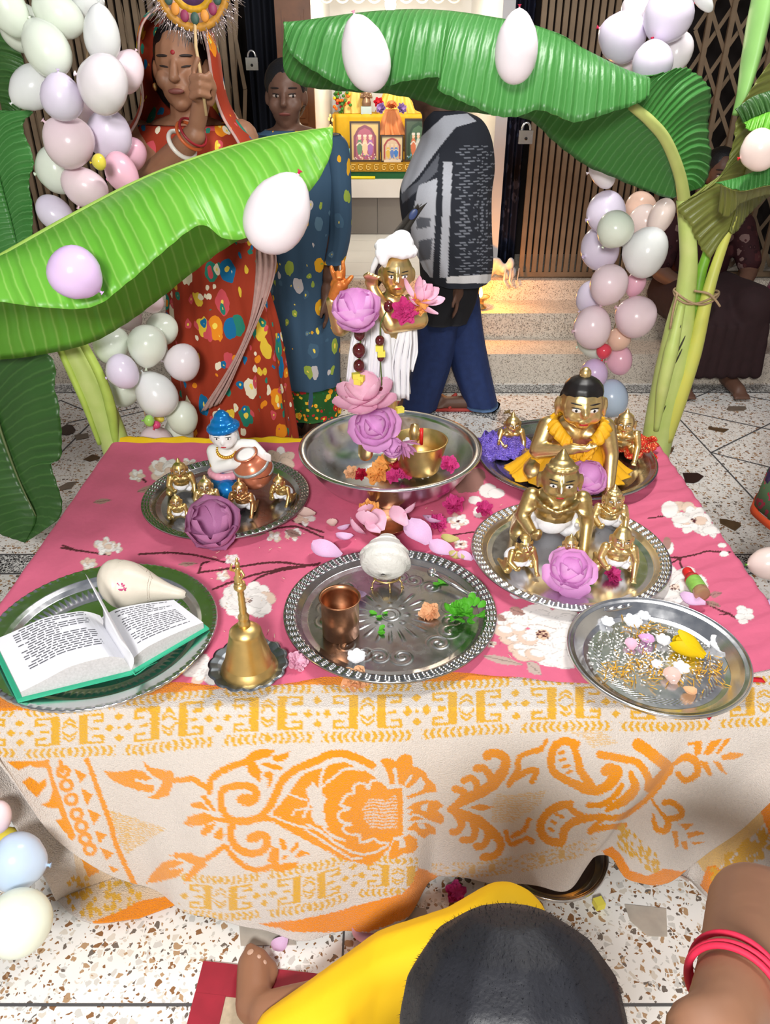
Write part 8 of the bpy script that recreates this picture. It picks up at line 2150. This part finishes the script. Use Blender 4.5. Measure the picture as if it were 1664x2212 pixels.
kp = MB(); hK = (zs[3] - zs[2])
for i in range(18):
    x = -.42 + i * .05
    for (a, b, c, d) in ((0, .032, .78, .86), (0, .004, .2, .86), (0, .026, .2, .28), (.022, .026, .2, .58), (.010, .026, .5, .58)): kp.box((x + (a + b) / 2, -.0195, zs[2] - TA + hK * (c + d) / 2), ((b - a) / 2, .001, hK * (d - c) / 2))
kp.build('key_pattern', mat('key_gold', srgb(236, 206, 120), .5), step2, smooth=False)
TS = zs[3]
Yo = YA + .09
q5 = lambda x, y, dy=0.0: aty(x, y, Yo + dy)
def frame(x0, x1, y0, y1, label, seed, tones, dy=0.0):
    a = q5(x0, y1, dy); b = q5(x1, y0, dy); w_ = (b.x - a.x) / 2; h_ = (b.z - TS) / 2
    e = empty('picture_frame', ((a.x + b.x) / 2, Yo + dy, TS), label=label, cat='picture')
    e.rotation_euler = (R(-4), 0, 0); t = w_ * .11
    M_FR = mat('frame_dark', srgb(58, 44, 40), .4)
    for (cx_, cz_, sx, sz) in ((-w_ + t / 2, h_, t / 2, h_), (w_ - t / 2, h_, t / 2, h_), (0, t / 2, w_ - t, t / 2), (0, 2 * h_ - t / 2, w_ - t, t / 2)): MB().box((cx_, 0, cz_), (sx, .009, sz)).build('frame_side', M_FR, e, smooth=False)
    nx, ny = 60, 80; X_, Z_ = np.meshgrid(np.linspace(-1, 1, nx), np.linspace(0, 1, ny)); V = np.stack([X_ * (w_ - t), np.full_like(X_, -.001), t + Z_ * (2 * h_ - 2 * t)], -1).reshape(-1, 3)
    g = random.Random(seed); px_, py_ = X_.ravel() * 50 + 50, (1 - Z_.ravel()) * 140
    Pq = Paint(px_, py_, tones[0])
    Pq.poly([(8, 140), (8, 50), (25, 18), (50, 6), (75, 18), (92, 50), (92, 140)], tones[1]); Pq.poly([(16, 140), (16, 55), (30, 28), (50, 18), (70, 28), (84, 55), (84, 140)], tones[2])
    for k, (cx_, tc_) in enumerate(((30, 3), (50, 4), (70, 5))):
        Pq.ell((cx_, 92), 10, 32, tones[tc_]); Pq.ell((cx_, 56), 6, 7, srgb(214, 180, 160)); Pq.ell((cx_, 48), 7, 5, tones[6]); Pq.stroke([(cx_ - 11, 84), (cx_, 74), (cx_ + 11, 84)], 4, tones[6])
    for k in range(30): Pq.ell((g.uniform(6, 94), g.uniform(118, 138)), g.uniform(2, 4), g.uniform(2, 4), tones[g.randrange(3, 7)])
    obj('picture', mesh('picture', V, grid_faces(nx, ny), cols=Pq.c), mat('picture_print', (1, 1, 1), .3, var=.05, attr='Col'), e)
    MB().box((0, .006, h_), (w_ - t * .5, .003, h_ - t * .5)).build('back_board', M_FR, e, smooth=False)
frame(757, 821, 262, 353, 'larger dark framed devotional print on the altar', 1, (srgb(196, 170, 110), srgb(120, 60, 84), srgb(160, 84, 110), srgb(90, 130, 100), srgb(226, 190, 160), srgb(150, 100, 170), srgb(220, 200, 190)))
frame(823, 872, 292, 352, 'smaller framed devotional print beside the larger one', 2, (srgb(200, 186, 150), srgb(150, 70, 74), srgb(190, 170, 150), srgb(200, 170, 80), srgb(90, 120, 190), srgb(60, 120, 200), srgb(200, 190, 170)), -.01)
frame(874, 935, 256, 345, 'dark framed print half hidden by the walker in jeans', 3, (srgb(60, 80, 64), srgb(40, 66, 52), srgb(70, 100, 80), srgb(190, 110, 80), srgb(180, 190, 190), srgb(90, 150, 180), srgb(200, 200, 200)))
fs = q5(848, 356, -.015); tag(MB().box((0, 0, .006), (.055, .014, .006)).build('wooden_ledge', mat('ledge_white', srgb(226, 216, 206), .5), loc=(fs.x, fs.y, TS + .0002), smooth=False), 'pale ledge under the smaller framed print', 'ledge')
# gift bag
gb_ = q5(736, 356, -.02); gw = .062; gh = q5(736, 322, -.02).z - TS
gbag = empty('gift_box', (gb_.x, gb_.y, TS), label='teal and yellow striped gift box with a white bow', cat='gift')
for i in range(5):
    MB().box((-gw + gw * .2 + i * gw * .4, 0, gh / 2), (gw * .2, .045, gh / 2)).build('stripe_panel', mat('gift_' + 'ty'[i % 2], (srgb(120, 200, 206), srgb(228, 210, 120))[i % 2], .6), gbag, smooth=False)
bwm = MB()
for s in (-1, 1):
    for k in range(3): bwm.ell((s * (.012 + .012 * k), -.01 * k, gh + .012), (.016, .010, .009), Matrix.Rotation(s * .6, 3, 'Y'))
obj('bow', bwm.blob('bow', .004, 1), M_WCL, gbag)
# back tier with draped cloths and small idols
tier = empty('altar_tier', (.10, Yo + .28, TS), label='yellow draped upper tier of the altar', cat='shelf')
zt_ = q5(760, 248, .12).z
MB().box((0, 0, (zt_ - TS) / 2), (.44, .12, (zt_ - TS) / 2)).build('tier_box', mat('tier_yellow', srgb(226, 172, 20), .6, var=.15), tier, smooth=False)
V = []
for j in range(10):
    for i in range(40):
        t = i / 39; V.append((-.42 + .84 * t, -.125 - .006 * math.sin(t * 60), (zt_ - TS) * (1 - j / 9 * .8) + .003))
obj('tier_drape', mesh('tier_drape', V, grid_faces(40, 10)), mat('drape_yellow', srgb(232, 184, 30), .6, var=.15), tier).modifiers.new('t', 'SOLIDIFY').thickness = .004
YT = Yo + .26; q6 = lambda x, y, dy=0.0: aty(x, y, YT + dy)
bx_ = q6(792, 255, -.08); tag(MB().box((0, 0, .022), (.034, .03, .022)).build('small_box', mat('box_paleblue', srgb(190, 210, 216), .5), loc=(bx_.x, bx_.y, zt_ + .001), smooth=False), 'pale blue box on the yellow tier under the silver idol', 'box')
idl = empty('small_idol', (bx_.x, bx_.y, zt_ + .046), label='small silver grey idol standing on the pale blue box', cat='figurine')
im = MB(); im.lathe([(0, 0), (.028, 0), (.03, .02), (.022, .05), (.026, .075), (.014, .095), (0, .10)], 20); im.ell((0, 0, .115), (.018, .018, .022)); im.ell((0, 0, .142), (.014, .014, .012)); im.chain([(-.022, 0, .08), (-.034, -.01, .05), (-.012, -.026, .055)], [.008, .007, .006]); im.chain([(.022, 0, .08), (.034, -.01, .05), (.012, -.026, .055)], [.008, .007, .006])
obj('idol_body', im.blob('idol_body', .003, 2), mat('idol_silver', srgb(150, 120, 100), .35, metal=.6), idl); MB().lathe([(.02, .122), (.024, .128), (.02, .136)], 18, close=True).build('crown', M_SILV, idl)
def draped(x, ytop, ybot, hw, m_, label, Yq, n=90, folds=14, amp=.12, zbase=None, name='draped_cloth'):
    b = aty(x, ybot, Yq); t_ = aty(x, ytop, Yq).z; z0_ = zbase if zbase is not None else b.z; r_ = pxlen(hw, b); V = []; rows_ = 14
    for j in range(rows_):
        u = j / (rows_ - 1)
        for i in range(n):
            a = 2 * math.pi * i / n; f = 1 + amp * (.3 + u) * math.sin(a * folds + 2 * math.sin(u * 3)); rr = r_ * (.42 + .58 * u ** .8); V.append((rr * math.cos(a) * f, rr * .5 * math.sin(a) * f, (t_ - z0_) * (1 - u)))
    o = obj(name, mesh(name, V, grid_faces(n, rows_, True) + [tuple(range(n))]), m_, loc=(b.x, Yq, z0_)); return tag(o, label, 'cloth')
M_GOLDS = mat('gold_satin', srgb(250, 206, 90), .4, var=.15, metal=.15); M_PEAC = mat('peach_satin', srgb(236, 150, 96), .55, var=.15); M_YSAT = mat('yellow_satin_bright', srgb(248, 214, 120), .5, var=.15)
draped(862, 176, 250, 46, M_GOLDS, 'shining gold pleated robe on the upper altar tier', YT + .02, zbase=zt_ + .001)
draped(770, 178, 250, 30, M_YSAT, 'pale yellow pleated robe on the upper altar tier', YT + .03, folds=10, zbase=zt_ + .001)
draped(846, 236, 290, 27, M_PEAC, 'peach ruffled skirt of the seated idol on the altar', Yo + .10, folds=12, amp=.18, zbase=TS + .15)
tag(MB().box((0, 0, .074), (.05, .03, .074)).build('idol_stand', mat('stand_gold', srgb(190, 150, 60), .5, .3), loc=(q5(846, 290).x, Yo + .10, TS + .001), smooth=False), 'gold stand carrying the peach skirted idol', 'stand')
ptop = q5(846, 236, .01)
ruffled(ptop + Vector((0, -.0, .015)), .035, mat('peach_ruffle', srgb(226, 130, 80), .6), 'peach ruffled collar on top of the peach skirt', (0, -.5, .8), 41, 4)
for s in (-1, 1): ruffled(ptop + Vector((s * .062, -.01, .004)), .03, mat('purple_tinsel', srgb(150, 120, 190), .4), ('purple tinsel flower beside the peach collar, over the larger print' if s < 0 else 'purple tinsel flower beside the peach collar, next to the walker'), (s * .4, -.8, .3), 43 + s, 4)
ruffled(q6(818, 222, -.05), .03, mat('red_satin', srgb(206, 30, 50), .5), 'red satin rosette in front of the gold robe', (0, -.8, .4), 47, 4)
# flower garland hanging at the side of the shrine
gl = empty('flower_garland', q6(735, 175, -.02), label='plastic garland of red, yellow and green flowers beside the pale yellow robe', cat='garland')
g = random.Random(6); bmesh_ = {}
for k in range(46):
    c = g.choice(('r', 'y', 'g', 'g', 'o')); 
    if c not in bmesh_: bmesh_[c] = MB().ell((0, 0, 0), (.011, .009, .010), None, 8, 6).mesh('blossom'); bmesh_[c].materials.append(mat('garl_' + c, {'r': srgb(196, 30, 40), 'y': srgb(240, 210, 40), 'g': srgb(70, 140, 60), 'o': srgb(236, 120, 40)}[c], .5))
    p = q6(722 + g.random() * 36, 170 + g.random() * 78, -.02 + g.uniform(-.02, .02)) - gl.location; obj('blossom', bmesh_[c], None, gl, loc=p)
MB().tube([(-.03, 0, 0), (0, 0, -.1), (.02, 0, -.2)], .002, 5).build('cord', M_GRN, gl)
ys_ = aty(772, 389, YA - .0); tag(MB().tube([(-.115, 0, 0), (-.04, -.001, .001), (.115, 0, 0)], .0085, 8).build('yellow_stick', mat('stick_yellow', srgb(240, 220, 40), .5), loc=(ys_.x, YA + .020, TA + .0088)), 'yellow stick lying along the altar slab', 'stick')
# scalloped arch and bulb over the shrine
M_ARCH = mat('arch_pink', srgb(236, 206, 196), .4)
ar = empty('shrine_arch', (.03, 5.18, 1.70), label='pink scalloped arch trim above the shrine', cat='arch')
for k in range(9):
    a = np.linspace(math.pi, 2 * math.pi, 13); cx_ = -.36 + k * .09
    MB().tube([(cx_ + .043 * math.cos(t), 0, .03 + .05 * math.sin(t)) for t in a], .006, 6).build('scallop', M_ARCH, ar)
    MB().box((cx_, .01, .075), (.043, .006, .055)).build('scallop_panel', M_ARCH, ar, smooth=False)
for s in (-.34, .33):
    for k in range(6): MB().ell((s + .03 * math.cos(k), -.02, .04 + .03 * math.sin(k * 2)), (.018, .012, .016), None, 8, 6).build('rosette', (M_LOTP, M_WHF)[k % 2], ar)
lb = empty('shrine_bulb', (.03, 5.05, 1.71), label='bare glowing bulb hanging before the shrine arch', cat='lamp')
MB().ell((0, 0, -.045), (.030, .030, .036), None, 20, 14).build('bulb', mat('bulb_glow', (1, .93, .78), .3, emit=(1, .90, .7), estr=40), lb); MB().lathe([(0, .03), (.014, .03), (.016, -.005), (.012, -.012), (0, -.012)], 16).build('socket', M_BLK, lb); MB().tube([(0, 0, .03), (0, 0, 1.2)], .003, 6).build('cord', M_BLK, lb)
# string lights glowing on the left wall
sl_ = empty('string_lights', aty(708, 262, 4.9), label='cluster of small orange fairy lights on the shrine wall', cat='lights')
for k in range(9): MB().ell((0, 0, 0), (.006, .006, .009), None, 8, 6).build('fairy_bulb', mat('fairy_glow', (1, .35, .1), .4, emit=(1, .30, .06), estr=3.5), sl_, loc=(rng.uniform(0, .03), -.005, rng.uniform(-.05, .05)))
# lamp burning on the steps
lp = aty(1036, 655, 4.02); cl_ = empty('oil_lamp', (.50, 4.02, .2855), label='small burning oil lamp on the steps behind the walker', cat='lamp')
MB().lathe([(0, 0), (.03, 0), (.034, .008), (.018, .02), (.02, .04), (.045, .06), (.048, .065), (.04, .062), (.015, .05), (0, .05)], 28).build('lamp_bowl', M_BRA2, cl_); MB().lathe([(0, .055), (.008, .062), (.011, .078), (.006, .10), (0, .115)], 16).build('flame', mat('flame', (1, .5, .1), .5, emit=(1, .42, .06), estr=28), cl_)
# padlocks
def padlock(x, y, Y, s, label):
    p = aty(x, y, Y); e = empty('padlock', p, label=label, cat='padlock')
    MB().box((0, 0, 0), (.022 * s, .009 * s, .020 * s)).build('lock_body', M_STEEL, e, smooth=False); MB().tube([(.014 * s * math.cos(a), 0, .020 * s + .022 * s * math.sin(a)) for a in np.linspace(0, math.pi, 13)], .0036 * s, 8).build('shackle', M_STEEL, e); MB().lathe([(0, -.001), (.005 * s, -.001), (.005 * s, .001), (0, .001)], 12, (0, -.0095 * s, -.004 * s), Matrix.Rotation(R(90), 3, 'X')).build('keyhole', M_BLK, e)
padlock(1136, 296, 4.19, 1.5, 'steel padlock hanging on the half drawn gate'); padlock(545, 138, 4.212, 1.3, 'steel padlock hanging beside the navy curtain behind the young woman')
# plastic bag on the porch
pbg = aty(1085, 585, 4.12); bg = MB(); g = random.Random(12)
for k in range(16): bg.ell((g.uniform(-.07, .07), g.uniform(-.03, .03), g.uniform(.02, .09)), (g.uniform(.02, .04), .025, g.uniform(.02, .04)))
be = empty('plastic_bag', (pbg.x, 4.24, .392), label='crumpled white plastic bag on the top step by the gate', cat='bag'); obj('bag_body', bg.blob('bag_body', .009, 0), mat('plastic_white', srgb(206, 204, 206), .3, var=.1), be)
for s in (0, .03): MB().tube([(.03 + s, -.04, .06), (.02 + s, -.075, -.0), (.035 + s, -.085, -.03), (.06 + s, -.08, -.02), (.07 + s, -.05, .06)], .006, 6, flat=.3).build('bag_handle', mat('plastic_white', srgb(206, 204, 206), .3, var=.1), be)
# ceiling fittings that light the hall
for (x, y, z, L_, lab) in ((-.22, -.95, 2.05, .45, 'LED batten hanging over the photographer'), (.6, 1.9, 2.76, .9, 'LED batten hanging over the table')):
    e = empty('batten_light', (x, y, z), label=lab, cat='lamp'); MB().box((0, 0, .012), (L_ / 2, .03, .012)).build('housing', M_WALL, e, smooth=False)
    for s in (-1, 1): MB().tube([(s * L_ * .4, 0, .02), (s * L_ * .4, 0, 3.2 - z)], .003, 6).build('hanger', M_BLK, e)

# things that share a label are told apart by their size
_by = {}
for o in list(C.objects):
    if o.get('label') and o.parent is None and o.get('category') in ('balloon', 'petal', 'flower'): _by.setdefault(o['label'], []).append(o)
for lab, L_ in _by.items():
    if len(L_) > 1:
        L_.sort(key=lambda o: -o.children[0].scale[0] * o.children[0].scale[2] if o.children else -o.scale[0])
        for o, wd in zip(L_, ('largest', 'second largest', 'third largest', 'fourth largest', 'fifth largest', 'sixth largest', 'seventh largest')): o['label'] = wd + ' ' + lab
